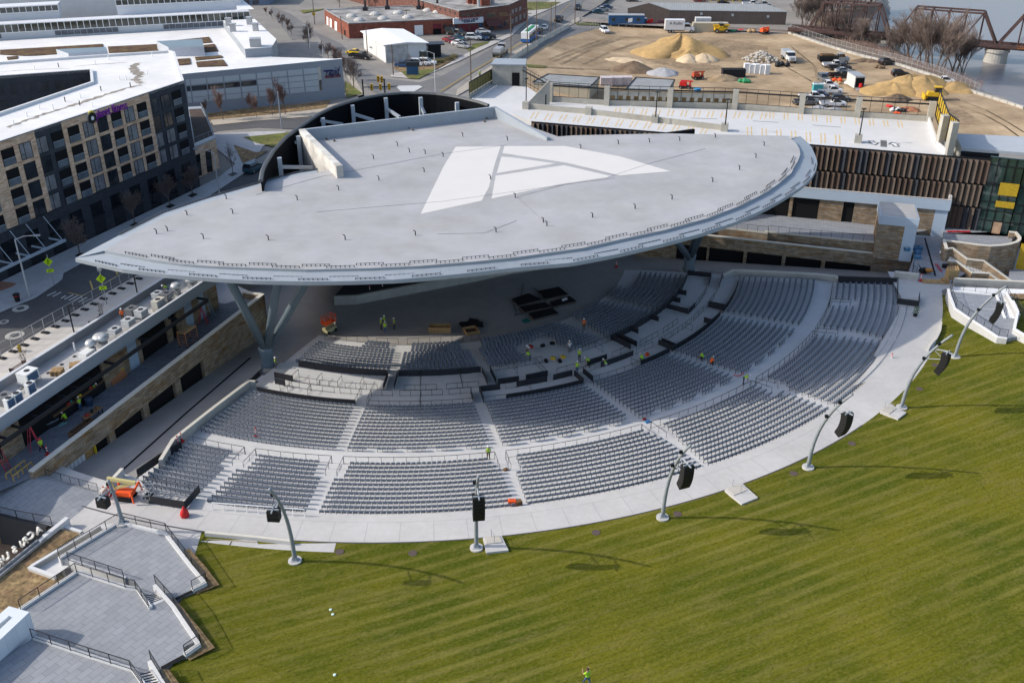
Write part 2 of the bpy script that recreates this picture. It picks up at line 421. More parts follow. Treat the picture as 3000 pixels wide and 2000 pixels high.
for i in range(30):
 a=A0+(R_(-46)-A0)*(i+.5)/30
 mb.face([pol(a,75.6,.004),pol(a,78.5,.004),pol(a+.0006,78.5,.004),pol(a+.0006,75.6,.004)])
for i in range(90):
 A1=R_(-46);a=A0+(A1-A0)*i/90;c=A0+(A1-A0)*(i+1)/90
 mb.face([pol(a,75.6,.004),pol(a,75.64,.004),pol(c,75.64,.004),pol(c,75.6,.004)])
mb.build('walkway_joints',jm,kind='structure')
sheet('plaza',[(165,1545),(232,1498),(292,1442),(352,1383),(408,1402),(440,1445),(600,1462),(640,1500),(720,1565),(760,1592),(700,1640),(585,1650),(480,1575),(400,1540),(287,1545),(235,1565)],mWalk,z=-.006,kind='structure')
mb=MB()
D9=.9
mb.face([P(-150,1290,D9),P(-150,1500,0),P(0,1502,0),P(150,1540,0),P(195,1530,0),P(232,1500,0),P(296,1444,0),P(137,1392,.5),P(96,1395,D9),P(20,1350,D9)])
mb.build('paved_plaza',mPaver,kind='structure')
sheet('paved_plaza_right',[(2684,697),(2775,690),(2800,740),(2778,780),(2830,800),(2800,818),(2776,832),(2690,826),(2660,800),(2675,760),(2678,730)],mPaverR,z=.012,kind='structure')
sheet('plaza_right',[(2600,795),(2700,800),(2790,828),(2830,900),(2815,950),(2803,945),(2792,1000),(2760,1056),(2752,1067),(2730,1060),(2701,1078),(2640,1110),(2560,1040),(2630,920),(2640,870)],mWalk,z=.006,kind='structure')
def T0(*p):return T('00',*p)
road=[(-150,1128),(0,1041),(255,889),(421,795),(560,712),(700,620),(800,530),(760,480),(727,500),(620,570),(500,650),(380,728),(262,757),(229,777),(186,800),(183,817),(170,828),(105,872),(0,915),(-150,985)]
sheet('street',road,mAsph,off=.05,kind='structure')
cross=[(560,395),(625,384),(700,378),(870,372),(980,345),(1010,300),(1090,232),(1085,243),(1330,300),(1280,330),(1000,420),(870,440),(760,470),(600,440),(560,430)]
sheet('cross_street',[(600,362),(700,356),(860,348),(985,338),(1100,340),(1250,345),(1250,380),(1000,420),(870,380),(760,374),(640,384),(600,395)],mAsph,off=.055,kind='structure')
sheet('avenue',T('01',1000,760,1150,720,1500,757,1700,700,1900,600,2352,350)+[(1640,15),(1660,-10),(1720,-10),(1690,30),(1650,60),(1565,100),(1506,128)]+T('01',2352,440,1700,860,1560,930,1300,960,1050,830),mAsphP,off=.06,kind='structure')
sheet('side_street',T('01',1180,735,1000,640,780,400,560,300,320,130,140,60,130,100,330,370,560,330,760,560,860,700,960,770),mAsphP,off=.05,kind='structure')
mb=MB()
for a,b_ in((T('01',1690,838)[0],(1590,88)),(T('01',1698,843)[0],(1592,90)),((1592,86),(1672,10))):
 p,q=G(*a,.11),G(*b_,.11);d=(q-p).normalized();nrm=Vector((-d.y,d.x,0))*.07;k=10
 for i in range(k):
  u=p.lerp(q,i/k);v=p.lerp(q,(i+1)/k)
  for t in(u,v):t.z=hg(t.x,t.y)+.11
  mb.face([u-nrm,u+nrm,v+nrm,v-nrm])
mb.build('road_marking',mYel,kind='structure')
sheet('traffic_island',T('01',1280,790,1500,785,1530,800,1440,850,1330,840),mConc,off=.15,kind='structure')
sheet('pavement',[(-150,900),(13,819),(526,576),(640,520),(690,480),(640,440),(600,400),(625,392),(760,385),(840,385),(770,430),(740,480),(727,500),(620,570),(500,650),(380,728),(262,757),(229,777),(186,800),(183,817),(170,828),(105,872),(0,915),(-150,985)],mat('pavement_concrete',(.40,.40,.40),.9,.08,1,var2=.1,scale2=.1),off=.14,kind='structure')
sheet('pavement_far',T('00',1900,1040,2352,1010)+T('01',480,990,700,960,860,915,980,870,980,840,900,700,830,690,1000,1010,640,1060,0,1110)+T('00',1960,1150),mat('pavement_tan',(.42,.37,.30),.9,.1,1),off=.13,kind='structure')
sheet('pavement_near',[(-150,1128),(0,1041),(255,889),(421,795),(560,712),(620,740),(480,835),(35,1100),(-150,1215)],mat('pavement_warm',(.56,.52,.46),.9,.06,1,var2=.06),off=.13,kind='structure')
sheet('avenue_pavement',T('01',1230,705,1480,725,1660,650,1870,560,2352,330)+[(1560,48),(1700,-10),(1640,-10),(1520,40),(1500,95),(1420,128),(1380,150),(1280,205)]+T('01',1500,690,1350,660,1250,680),mat('pavement_far_concrete',(.45,.42,.38),.9,.08,1),off=.15,kind='structure')
sheet('railway_pavement',T('01',1830,890,2180,690)+[(1505,175),(1600,110),(1700,60),(1695,50),(1600,100),(1507,150),(1420,205),(1340,262)],mat('pavement_tan',(0,0,0)),off=.16,kind='structure')
for i,(pp,mm)in enumerate([(T('01',1330,660,1640,630,1640,650,1490,725,1400,720),1),(T('01',820,740,980,860,830,900,815,800),1),(T('01',-120,1260,310,1215,250,1330,160,1350,0,1310),1),(T('00',1910,1045,2352,985)+T('01',400,960,690,920,640,990,480,1010,20,1060)+T('00',1910,1100),0),(T('00',2145,1330,2352,1400)+T('01',120,1380,0,1450)+T('00',2230,1500),0),(T('01',1900,420,2150,380,2130,400,1960,470),1),(T('01',1260,620,1330,660,1640,640,1860,530,1840,520,1600,590,1270,615),0),(T('02',580,205,810,215,800,235,590,228),1),(T('02',130,590,320,605,300,625,140,615),1),(T('01',400,95,640,80,560,100,430,122),1),(T('02',140,20,450,20,340,80,130,100),1)]):
 sheet('grass' if mm else 'planting_bed',pp,mGrassS if mm else mMulch,off=.2,kind='structure')
sheet('dirt_site',T('02',60,590,330,400,640,300,900,240,1100,245,2352,320)+[(2320,98),(2435,140),(2540,172),(2640,200),(2740,228),(2840,262),(2960,300),(3060,330),(3060,420),(2780,420),(2300,330),(1900,320),(1600,300),(1540,280),(1540,215)],mDirt,off=.05,kind='structure')
sheet('yard',T('02',60,590,330,400,640,300,760,260,520,250,140,500,20,570),mAsphP,off=.08,kind='structure')
LOW=[(32.6+.8*i,-4.0+.075*i)for i in range(12)]
MID=[(50.9+.85*i,-2.7+.075*i)for i in range(13)]
REAR=[(64.5+.855*i,-1.45+.075*i)for i in range(12)]
rings=[]
for i,(r,z)in enumerate(LOW):rings.append((r-.42,(LOW[i+1][0]-.42)if i<11 else 42.1,z))
rings+=[(42.1,46.0,-3.1),(46.0,47.5,-3.0),(47.5,50.48,-2.82)]
for i,(r,z)in enumerate(MID):rings.append((r-.42,(MID[i+1][0]-.42)if i<12 else 61.65,z))
rings.append((61.65,64.05,-1.76))
for i,(r,z)in enumerate(REAR):rings.append((r-.45,(REAR[i+1][0]-.45)if i<11 else 74.47,z))
def btab(pts):
 t=sorted(th_r(*p)[::-1]for p in pts)
 def f(r):
  if r<=t[0][0]:return t[0][1]
  for(a,b),(c,d)in zip(t,t[1:]):
   if a<=r<=c:return b+(d-b)*(r-a)/(c-a)
  return t[-1][1]
 return f
def unw(a):return a-2*math.pi if a>math.pi/2 else a
aL=btab([(930,985,-4),(841,1056,-3.2),(760,1100,-2.9),(736,1137,-2.7),(570,1264,-1.75),(535,1300,-1.5),(395,1402,-.6)])
aR=btab([(1862.5,793,-4),(2029,801,-3.1),(2083,802,-3),(2166,806,-2.7),(2403,820,-1.75),(2434,822,-1.5),(2627,831,-.6)])
mTread=mat('tread_concrete',(.54,.54,.535),.85,.05,1.4,var2=.08,scale2=.1)
mb=MB();prev=-4.06;n=110
for r0,r1,z in rings:
 rm=(r0+r1)/2;a0=unw(aL(rm));a1=unw(aR(rm))
 for i in range(n):
  a=a0+(a1-a0)*i/n;c=a0+(a1-a0)*(i+1)/n
  mb.face([pol(a,r0,z),pol(a,r1,z),pol(c,r1,z),pol(c,r0,z)])
  mb.face([pol(a,r0,prev),pol(a,r0,z),pol(c,r0,z),pol(c,r0,prev)])
 for a in(a0,a1):
  mb.face([pol(a,r0,-6),pol(a,r1,-6),pol(a,r1,z),pol(a,r0,z)])
 prev=z
mb.build('seating_bowl',mTread,kind='structure')
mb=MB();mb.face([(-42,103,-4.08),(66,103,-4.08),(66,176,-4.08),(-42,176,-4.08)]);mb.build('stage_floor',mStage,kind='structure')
def seat_boxes():
 q=[]
 def bx(x0,x1,y0,y1,z0,z1,dx=0):q.append(([(x0,y0,z0),(x1,y0,z0),(x1,y1,z0),(x0,y1,z0)],[(x0+dx,y0,z1),(x1+dx,y0,z1),(x1+dx,y1,z1),(x0+dx,y1,z1)]))
 bx(.0,.07,-.21,.21,.37,.64,.06);bx(.07,.115,-.155,.155,.64,.74,.02)
 bx(-.17,.0,-.2,.2,.38,.54,.04)
 bx(-.02,.05,-.27,-.235,0,.58);bx(-.16,.06,-.272,-.24,.5,.56)
 return q
SB=seat_boxes()
mSeat=mat('seat_plastic',(.20,.228,.27),.5,.06,.4,spec=.35)
mSeatF=mat('seat_frame',(.045,.05,.058),.5,0)
seats=[]
PIT=.545
def section(rows,fl,fr,bl,br,name,zo=.42,r0=0,r1=None,skip=None):
 r1=len(rows)-1 if r1 is None else r1
 ang=lambda p,i:unw(th_r(p[0],p[1],rows[i][1]+zo)[0])
 L0,R0,L1,R1=ang(fl,r0),ang(fr,r0),ang(bl,r1),ang(br,r1)
 for i in range(r0,r1+1):
  t=(i-r0)/max(1,r1-r0);a0=L0+(L1-L0)*t;a1=R0+(R1-R0)*t;r,z=rows[i]
  k=max(1,int((a1-a0)*r/PIT+.3));st_=(a1-a0)/k
  for j in range(k):
   a=a0+(j+.5)*st_;p=pol(a,r,z)
   if skip and skip(p,i,j,k):continue
   seats.append((p.x,p.y,z,a,name,i,j))
g1=lambda x,y:(800+x/4.612,900+y/4.612)
g2=lambda x,y:(1250+x/4.612,900+y/4.612)
g3=lambda x,y:(1650+x/4.612,760+y/4.612)
g4=lambda x,y:(2050+x/3.563,760+y/3.563)
g5=lambda x,y:(380+x/3.794,1200+y/3.794)
g6=lambda x,y:(1500+x/4.612,1000+y/4.612)
t21=lambda x,y:(750+x/3.136,1000+y/3.136)
t22=lambda x,y:(1500+x/3.136,1000+y/3.136)
def rear(nm,a,b,c,d,e,f,g,h,last=11):
 section(REAR,a,b,c,d,nm,r0=0,r1=3);section(REAR,e,f,g,h,nm,r0=4,r1=last)
rear('first',g5(640,380),g5(1150,460),g5(480,500),g5(1010,600),g5(420,545),g5(1050,655),g5(110,770),g5(800,900))
rear('second',g5(1450,495),g5(2120,560),g5(1315,640),g5(2065,705),g5(1180,675),g5(2130,760),g5(835,1045),g5(1950,1160))
rear('third',t21(875,1092),t21(2120,1050),t21(815,1222),t21(2262,1200),t21(720,1258),t21(2275,1250),t21(595,1530),(1511,1476))
rear('fourth',t22(25,1005),t22(1195,805),t22(85,1135),t22(1395,905),t22(32,1180),t22(1450,940),t22(150,1505),t22(1760,1165))
rear('fifth',t22(1350,725),g4(595,1310),t22(1490,832),g4(735,1385),t22(1510,870),g4(850,1365),t22(1835,1150),g4(1295,1530))
rear('sixth',g4(670,1210),g4(1195,775),g4(880,1280),g4(1415,800),g4(905,1325),g4(1500,800),g4(1430,1510),g4(2065,870))
rear('seventh',g4(1262,685),g4(1365,480),g4(1478,715),g4(1590,490),g4(1545,715),g4(1670,435),g4(2090,850),g4(2195,505))
rear('eighth',g4(1393,395),g4(1405,240),g4(1605,402),g4(1625,240),g4(1670,430),g4(1700,240),g4(2035,470),g4(2045,250),last=9)
acc=lambda p,i,j,k:i==12 and(j%6)>3
section(MID,(743,1147),(1045,1180),(575,1266),(984,1319),'first middle')
section(MID,(1075,1183),(1388,1172),(1016,1317),(1439,1303),'second middle',skip=acc)
section(MID,(1419,1166),(1703,1117),(1472,1297),(1852,1230),'third middle',skip=acc)
section(MID,(1728,1110.6),(1950,1029),(1876,1220),(2160,1106),'fourth middle',skip=acc)
section(MID,(1968.7,1022),(2098,921),(2180,1094),(2341,961),'fifth middle',skip=acc)
section(MID,(2117,906),(2173,811),(2348,949),(2397,821),'sixth middle')
section(LOW,g1(1290,445),g1(1605,448),g1(1210,515),g1(1585,530),'first lower',r0=0,r1=2)
section(LOW,g1(600,478),g1(1645,605),g1(225,785),g1(1580,880),'first lower',r0=3)
section(LOW,g1(1890,445),g2(415,420),g1(1865,570),g2(470,530),'second lower',r0=0,r1=3)
section(LOW,g1(1770,605),g2(575,555),g1(1705,880),g2(705,800),'second lower',r0=4)
mix=[P(x,y,-3.4).xy for x,y in(g2(1190,540),g2(1650,370),g2(1990,690),g2(1760,790),g2(1450,830))]
mixs=lambda p,i,j,k:inpoly(p.x,p.y,mix)
section(LOW,g2(700,385),g2(1690,165),g2(745,500),g2(1850,200),'third lower',r0=0,r1=3,skip=mixs)
section(LOW,g2(695,540),g2(1920,235),g2(860,830),g3(490,1065),'third lower',r0=4,skip=mixs)
section(LOW,g3(50,720),g3(430,535),g3(580,1035),g3(1290,700),'fourth lower')
section(LOW,g3(550,465),g3(820,355),g3(700,510),g3(900,395),'fifth lower',r0=0,r1=2)
section(LOW,g3(770,540),g3(1030,165),g3(1300,665),g3(1690,215),'fifth lower',r0=3)
camd=lambda s:(Vector(s[:3])-Vector((0,0,CH))).length
order=sorted(range(len(seats)),key=lambda i:camd(seats[i]));near=set(order[:300])
ms=MB()
for b,t in SB[:3]:ms.hexa(b,t,0)
for b,t in SB[3:]:ms.hexa(b,t,1)
seat_me=ms.mesh('seat',[mSeat,mSeatF])
mb=MB();first=True;cnt={}
ROWN={11:'rearmost',10:'second rearmost',9:'third rearmost',8:'fourth rearmost',7:'fifth rearmost',6:'sixth rearmost',5:'seventh rearmost',4:'eighth rearmost'}
mxi={}
for s in seats:mxi[(s[4],s[5])]=max(mxi.get((s[4],s[5]),0),s[6])
for i,s in enumerate(seats):
 x,y,z,a,nm,row,j=s
 if i in near:
  o=bpy.data.objects.new('stadium_seat',seat_me);COL.objects.link(o);o.location=(x,y,z);o.rotation_euler=(0,0,a)
  tag(o,'grey folding seat, %s from left, %s row, %s rear block from the left'%(ORD(j+1),ROWN.get(row,WORD[row]),nm),'seat','grey folding seats in curved rows')
 else:
  ca,sa=math.cos(a),math.sin(a);jj=rnd.uniform(-.01,.01)
  for k,(b,t)in enumerate(SB):
   f=lambda p:(x+p[0]*ca-p[1]*sa,y+p[0]*sa+p[1]*ca,z+p[2]+jj)
   mb.hexa([f(p)for p in b],[f(p)for p in t],0 if k<3 else 1)
mb.build('seat_rows',[mSeat,mSeatF],kind='stuff',label='massed grey folding seats filling the curved stands beyond the nearest rows',cat='seats',group='grey folding seats in curved rows')
mPanel=mat('black_mesh_panel',(.022,.023,.028),.6,.1,3)
RAILN=[0]
def rail(label,pts,h=1.0,panel=False,name='guard_rail',cat='railing',group=None,z=None,gap=1.25,m=None,wires=0,thick=.028):
 pts=[Vector(p)for p in pts];seg=MB();pn=MB()
 t=thing(name,label,cat,pts[0],group=group)
 for a,b in zip(pts,pts[1:]):
  L=(b-a).length;k=max(1,round(L/gap))
  for i in range(k+1):q=a.lerp(b,i/k);seg.tube(q,q+Vector((0,0,h)),thick,4)
  up=Vector((0,0,1))
  seg.tube(a+up*h,b+up*h,thick*1.1,4);seg.tube(a+up*.12,b+up*.12,thick*.7,4)
  for w_ in range(wires):zz=.12+(h-.12)*(w_+1)/(wires+1);seg.tube(a+up*zz,b+up*zz,.010,3)
  if panel:pn.bar(a+up*(h*.53),b+up*(h*.53),.02,h*.84)
 seg.build('frame',m or mRail,t)
 if panel:pn.build('infill_panel',mPanel,t)
 return t
def arc(r,z,a0,a1,n=None):
 n=n or max(1,int(abs(a1-a0)*r/2.4));return[pol(a0+(a1-a0)*i/n,r,z)for i in range(n+1)]
A=lambda p,z:unw(th_r(p[0],p[1],z)[0])
gB='guards round the box terraces'
for nm,p,q,pan in(('first',g1(270,880),g1(1525,970),1),('second',g1(1690,960),g2(740,905),1),('third',g2(870,870),g2(1540,730),0),('fourth',g3(240,1230),g3(620,1130),0),('fifth',g3(640,1110),g3(1400,680),1),('sixth',g3(1420,660),g3(1740,210),1)):
 rail('%s guard from the left behind the lower seat blocks'%nm,arc(42.35,-3.1,A(p,-3.1),A(q,-3.1)),.95,pan,group=gB)
for nm,p,q,pan in(('first',(752,1150),g1(1130,1290),1),('second',g1(1310,1290),g2(610,1225),0),('third',g2(750,1215),g2(1040,1180),0),('fourth',g2(1045,1180),g2(2045,990),1),('fifth',g6(1015,515),g6(1650,290),0),('sixth',g6(1660,285),g6(2020,100),1),('seventh',g3(1420,1215),g3(2050,740),1),('eighth',g3(2140,715),g4(390,190),1)):
 rail('%s guard from the left in front of the middle seat blocks'%nm,arc(50.2,-2.82,A(p,-2.7),A(q,-2.7)),.9,pan,group=gB)
k=0
for r,z,runs in((45.9,-3.1,((g1(0,975),g1(260,1020),1),(g1(360,1020),g1(630,1060),0),(g1(640,1060),g1(880,1090),0),(g1(980,1095),g1(1420,1100),0),(g1(1780,1100),g1(2210,1080),0),(g2(265,1085),g2(690,1045),0),(g2(940,1005),g2(1215,960),1),(g2(1300,935),g2(1585,880),1),(g2(1710,855),g2(2080,750),0),(g2(2090,740),g3(530,1320),1),(g3(590,1290),g3(800,1190),0),(g3(990,1150),g3(1240,1030),0),(g3(1300,985),g3(1510,860),0),(g3(1640,730),g3(1730,640),1),(g3(1740,620),g3(1890,430),0),(g3(1920,360),g3(1975,250),1))),(47.6,-2.82,((g1(30,1040),g1(175,1060),1),(g1(220,1080),g1(500,1110),0),(g1(520,1110),g1(830,1160),0),(g1(905,1170),g1(1200,1190),0),(g1(1340,1170),g1(1615,1200),0),(g1(1715,1200),g1(2290,1190),0),(g2(300,1150),g2(590,1110),0),(g2(705,1130),g2(975,1080),1),(g2(1060,1090),g2(1200,1050),0),(g2(1200,1060),g2(1610,990),1),(g2(1680,960),g2(1910,880),1),(g2(2010,900),g3(410,1480),0),(g3(470,1440),g3(910,1290),1),(g3(945,1270),g3(1170,1170),0),(g3(1200,1110),g3(1400,1030),0),(g3(1410,1010),g3(1690,850),0),(g3(1710,820),g3(1850,700),0),(g3(1890,640),g3(1990,520),0),(g3(2060,380),g3(2110,240),1)))):
 for p,q,pan in runs:
  rail('short %s guard, %s from the left on the %s side of the box walk'%('black panel' if pan else 'open',ORD(k%40+1)if r<46 else ORD(k-15),'stage' if r<46 else 'rear'),arc(r,z,A(p,z),A(q,z)),.9,pan,group=gB,gap=1.5);k+=1
k=0
for p,r0,r1,z,pan in[(g1(265,1000),44.2,45.8,-3.1,0),(g1(640,1000),44.2,45.8,-3.1,0),(g1(900,1050),44.2,45.8,-3.1,0),(g1(1205,1060),44,45.8,-3.1,0),(g1(1535,1000),42.4,45.8,-3.1,1),(g1(1670,1000),42.4,45.8,-3.1,1),(g1(1995,1050),42.4,45.8,-3.1,0),(g2(465,1000),42.4,45.8,-3.1,0),(g2(780,960),42.4,45.8,-3.1,1),(g2(900,960),42.4,45.8,-3.1,1),(g2(1195,860),42.4,44,-3.1,0),(g2(1500,800),42.4,45.8,-3.1,0),(g3(430,1190),42.4,44,-3.1,0),(g3(730,1130),42.4,45.8,-3.1,1),(g3(860,1120),42.4,45.8,-3.1,1),(g3(960,990),42.4,43.5,-3.1,1),(g3(1240,830),42.4,43.5,-3.1,1),(g3(1480,690),42.4,45.8,-3.1,1),(g3(1560,590),42.4,43.5,-3.1,1),(g3(1640,490),42.4,43.5,-3.1,1),(g3(1880,240),42.4,45.8,-3.1,1),(g1(120,1110),47.7,48.8,-2.82,0),(g1(240,1110),47.7,48.8,-2.82,0),(g1(510,1140),47.7,48.8,-2.82,0),(g1(1170,1210),47.7,50.1,-2.82,0),(g1(1330,1190),47.7,50.1,-2.82,0),(g1(1997,1200),47.7,50.1,-2.82,0),(g2(590,1150),47.7,50.1,-2.82,1),(g2(720,1150),47.7,50.1,-2.82,1),(g2(1350,1040),47.7,48.8,-2.82,0),(g2(1990,930),47.7,50.1,-2.82,1),(g6(960,440),47.7,50.1,-2.82,1),(g6(1570,280),48.9,50.1,-2.82,0),(g6(2000,60),47.7,50.1,-2.82,1),(g3(1290,1120),47.7,50.1,-2.82,1),(g3(1600,920),47.7,48.8,-2.82,0),(g3(1880,850),49,50.1,-2.82,1),(g3(1960,650),47.7,50.1,-2.82,1),(g3(2080,660),47.7,50.1,-2.82,1)]:
 a=A(p,z);k+=1
 rail('%s partition from the left across the %s boxes'%(ORD(k)if r0<46 else ORD(k-21),'stage side' if r0<46 else 'rear'),[pol(a,r0,z),pol(a,r1,z)],.9,pan,group=gB)
gC='rails along the cross aisle'
runs=[(g5(640,345),g5(1262,420)),(g5(1385,440),g5(2240,510)),(t21(80,1000),t21(690,1050)),(t21(800,1055),t21(2190,1000)),(t21(2290,985),t22(1180,745)),(t22(1265,720),t22(2180,350)),(g4(580,1215),g4(1170,730)),(g4(1190,700),g4(1330,440)),(g4(1340,420),g4(1365,235))]
for i,(p,q)in enumerate(runs):
 if i==2:continue
 rail('%s rail from the left along the cross aisle between middle and rear seats'%WORD[i if i<2 else i-1],arc(63.75,-1.7,A(p,-.6),A(q,-.6)),1.05,False,group=gC,gap=1.6)
gS='stair rails rising from the cross aisle'
for i,(p,q)in enumerate([(g5(1262,420),g5(1140,560)),(g5(1385,440),g5(1260,580)),(g5(2240,510),g5(2180,660)),(t21(800,1055),t21(750,1165)),(t21(2190,1000),t21(2230,1110)),(t21(2290,985),(1497,1360)),(t22(1180,745),t22(1305,840)),(t22(1265,720),t22(1395,815)),(g4(520,1250),g4(720,1320)),(g4(600,1240),g4(780,1280)),(g4(1190,710),g4(1400,720)),(g4(1170,740),g4(1370,760)),(g4(1340,430),g4(1540,440)),(g4(1335,400),g4(1540,410))]):
 a0,r0=th_r(p[0],p[1],-.65);a1,r1=th_r(q[0],q[1],-.55)
 rail('%s sloping stair rail from the left at the rear seat stairs'%ORD(i+1),[pol(unw(a0),63.8,-1.7),pol(unw(a1),66.6,-1.55)],1.0,False,group=gS,gap=1.4)
for i,(p,q)in enumerate([(g1(690,350),g1(1280,400)),(g1(1400,415),g1(1690,420)),(g1(1810,420),g2(490,380)),(g2(600,370),g2(700,345))]):
 rail('%s thin rail from the left between stage floor and lower seats'%WORD[i],[P(p[0],p[1],-3.05)-Vector((0,0,1)),P(q[0],q[1],-3.05)-Vector((0,0,1))],1.0,False,group='rails at the stage floor',gap=1.5)
def cap_wall(name,label,pts,t,zb,m,group=None,cat='wall',capm=None,ch=.12):
 o=thing(name,label,cat,pts[0]);body=MB();cp=MB()
 pv=[p.xy for p in pts];zs=[p.z for p in pts]
 body.wall(pv,t,zb,[z-ch for z in zs]);k=.03*(1 if t>0 else-1)
 d=[]
 cp.wall(pv,t+k,[z-ch for z in zs],zs)
 body.build('wall',m,o);cp.build('cap',capm or mCap,o);return o
W=lambda k,*p:T(k,*p)
cap_wall('retaining_wall','pale concrete wall with light cap between left ramp and seats',[P(*T('20',1455,1085)[0],.35),P(*T('20',1572,893)[0],-.25),P(*T('20',1960,590)[0],-.9),P(*T('20',2275,352)[0],-1.75),P(748,1113,-1.85)],-.38,-5,mConcD)
cap_wall('retaining_wall','weathered concrete wall bending round the right end of the middle seats',[P(*g4(232,152),-2.2),P(*g4(350,98),-1.9),P(*g4(800,118),-1.4),P(*g4(1240,143),-.9),P(*g4(1420,163),-.7),P(*g4(1478,200),-.75)],-.4,-5,mConcD)
rail('tall black panel fence at the right end of the rear seats',[P(*g4(1437,250),-1.3),P(*g4(1750,262),-.9),P(*g4(2050,272),-.5)],1.25,True,name='panel_fence',cat='fence')
rail('black panel fence down the left edge of the rear seats',[P(*g5(585,440),-1.45),P(*g5(340,590),-1.0),P(*g5(95,760),-.5)],1.1,True,name='panel_fence',cat='fence')
rail('black panel fence round the empty platform behind the left seats',[P(*g5(215,1045),0),P(*g5(625,1110),0),P(*g5(785,925),-.3)],1.0,True,name='panel_fence',cat='fence')
rail('black rail between the left seats and the platform',[P(*g5(105,800),-.45),P(*g5(300,840),-.45),P(*g5(785,935),-.45)],.9,False,name='guard_rail')
rail('black rail and panel closing the platform right of the rear seats',[P(*g4(2055,470),-.1),P(*g4(2280,500),0),P(*g4(2285,400),0)],1.0,True,name='panel_fence',cat='fence')
rail('black rail left of the platform by the right rear seats',[P(*g4(2055,470),-.1),P(*g4(2062,250),0)],1.0,False)
ZC=17.3
outer=T('10',690,805,1130,905,1550,955,2000,990,2352,1010)+T('11',480,1018,850,1015,1290,1000,1650,970,2000,935,2352,893)+T('12',560,845,1000,760,1450,655,1780,565,2100,455,2352,335)+T('13',115,270,230,200,310,145,385,85,440,0)+T('03',455,1500,440,1440,400,1350,350,1295,300,1255)
inner=T('10',960,735,1400,820,1700,860,2000,880,2352,893)+T('11',460,908,1000,897,1500,875,2000,835)+T('12',0,800,650,710,1000,630,1400,545,1800,435,2100,320)+T('13',0,190,130,95,215,20)+T('03',275,1480,297,1420,290,1370,255,1310,190,1258)
backo=[(930,498),(870,507),(810,523),(750,540),(610,580),(478,624),(350,689)]
backi=[(930,506),(870,515),(812,531),(752,549),(612,591),(482,636),(372,694)]
backR=[(2250,397),(1953,391),(1678,397),(1500,410),(1200,450),(1015,483),(985,490)]
mMem=mat('roof_membrane',(.385,.385,.395),.7,.05,.5,var2=.09,scale2=.11,tint=(.35,.345,.335))
mRim=mat('rim_metal',(.30,.335,.37),.5,.05,.6)
mEmb=mat('emblem_membrane',(.62,.60,.57),.7,.02,.3)
can=thing('canopy','huge grey lens-shaped roof over the seats with pale triangular emblem','canopy',P(1300,640,ZC))
dome=lambda x,y:0.0
mb=MB()
zi,zo_=ZC,ZC-.75
I=[P(x,y,ZC)for x,y in inner];O=[P(x,y,zo_)for x,y in outer]
bi=[P(x,y,ZC)for x,y in backi];bo=[P(x,y,ZC-.35)for x,y in backo]
top=I+[P(x,y,ZC)for x,y in backR]+bi
bm=bmesh.new();vs=[bm.verts.new(p)for p in top]
es=[bm.edges.new((vs[i],vs[(i+1)%len(vs)]))for i in range(len(vs))]
bmesh.ops.triangle_fill(bm,use_beauty=True,edges=es)
bmesh.ops.recalc_face_normals(bm,faces=bm.faces[:])
if sum(f.normal.z for f in bm.faces)<0:bmesh.ops.reverse_faces(bm,faces=bm.faces[:])
for f in bm.faces:mb.face([v.co for v in f.verts])
bm.free();mb.build('roof_membrane',mMem,can)
mb=MB();n=min(len(I),len(O))
def lerp_list(Lp,k):
 d=[0]
 for a,b in zip(Lp,Lp[1:]):d.append(d[-1]+(b-a).length)
 out=[]
 for i in range(k):
  t=d[-1]*i/(k-1);j=min(len(d)-2,max(0,next((q for q in range(len(d)-1)if d[q+1]>=t),len(d)-2)))
  out.append(Lp[j].lerp(Lp[j+1],(t-d[j])/max(1e-6,d[j+1]-d[j])))
 return out
K=90;Ir=lerp_list(I,K);Or=lerp_list(O,K)
dz=Vector((0,0,1))
for i in range(K-1):
 a,b,c,d=Ir[i],Ir[i+1],Or[i+1],Or[i]
 g0,g1_=a-dz*.3,b-dz*.3
 mb.face([a,g0,g1_,b]);mb.face([g0,d,c,g1_]);mb.face([d,d-dz*.45,c-dz*.45,c])
 mb.face([d-dz*.45,a-dz*1.9,b-dz*1.9,c-dz*.45])
Bi=lerp_list(bi,40);Bo=lerp_list(bo,40)
for i in range(39):
 a,b,c,d=Bi[i],Bi[i+1],Bo[i+1],Bo[i]
 mb.face([a,a-dz*.12,b-dz*.12,b]);mb.face([a-dz*.12,d,c,b-dz*.12]);mb.face([d,d-dz*.5,c-dz*.5,c]);mb.face([d-dz*.5,a-dz*1.9,b-dz*1.9,c-dz*.5])
tip=[Ir[0],Or[0],bo[-1],bi[-1]]
mb.face(tip);mb.face([Ir[-1],P(*backR[0],ZC),P(2346,400,zo_),Or[-1]])
mb.build('rim',mRim,can)
mb=MB();mb.face([p-dz*1.9 for p in Ir[::-1]]+[P(x,y,ZC)-dz*1.9 for x,y in backR[::-1][::-1]]+[p-dz*1.9 for p in bi])if 0 else None
bm=bmesh.new();vs=[bm.verts.new(p-dz*1.9)for p in top]
es=[bm.edges.new((vs[i],vs[(i+1)%len(vs)]))for i in range(len(vs))]
bmesh.ops.triangle_fill(bm,use_beauty=True,edges=es);mb=MB()
for f in bm.faces:mb.face([v.co for v in f.verts])
bm.free();mb.build('soffit',mat('soffit_panel',(.05,.055,.06),.7,.05,.5),can)
ZE=ZC+.012
mb=MB()
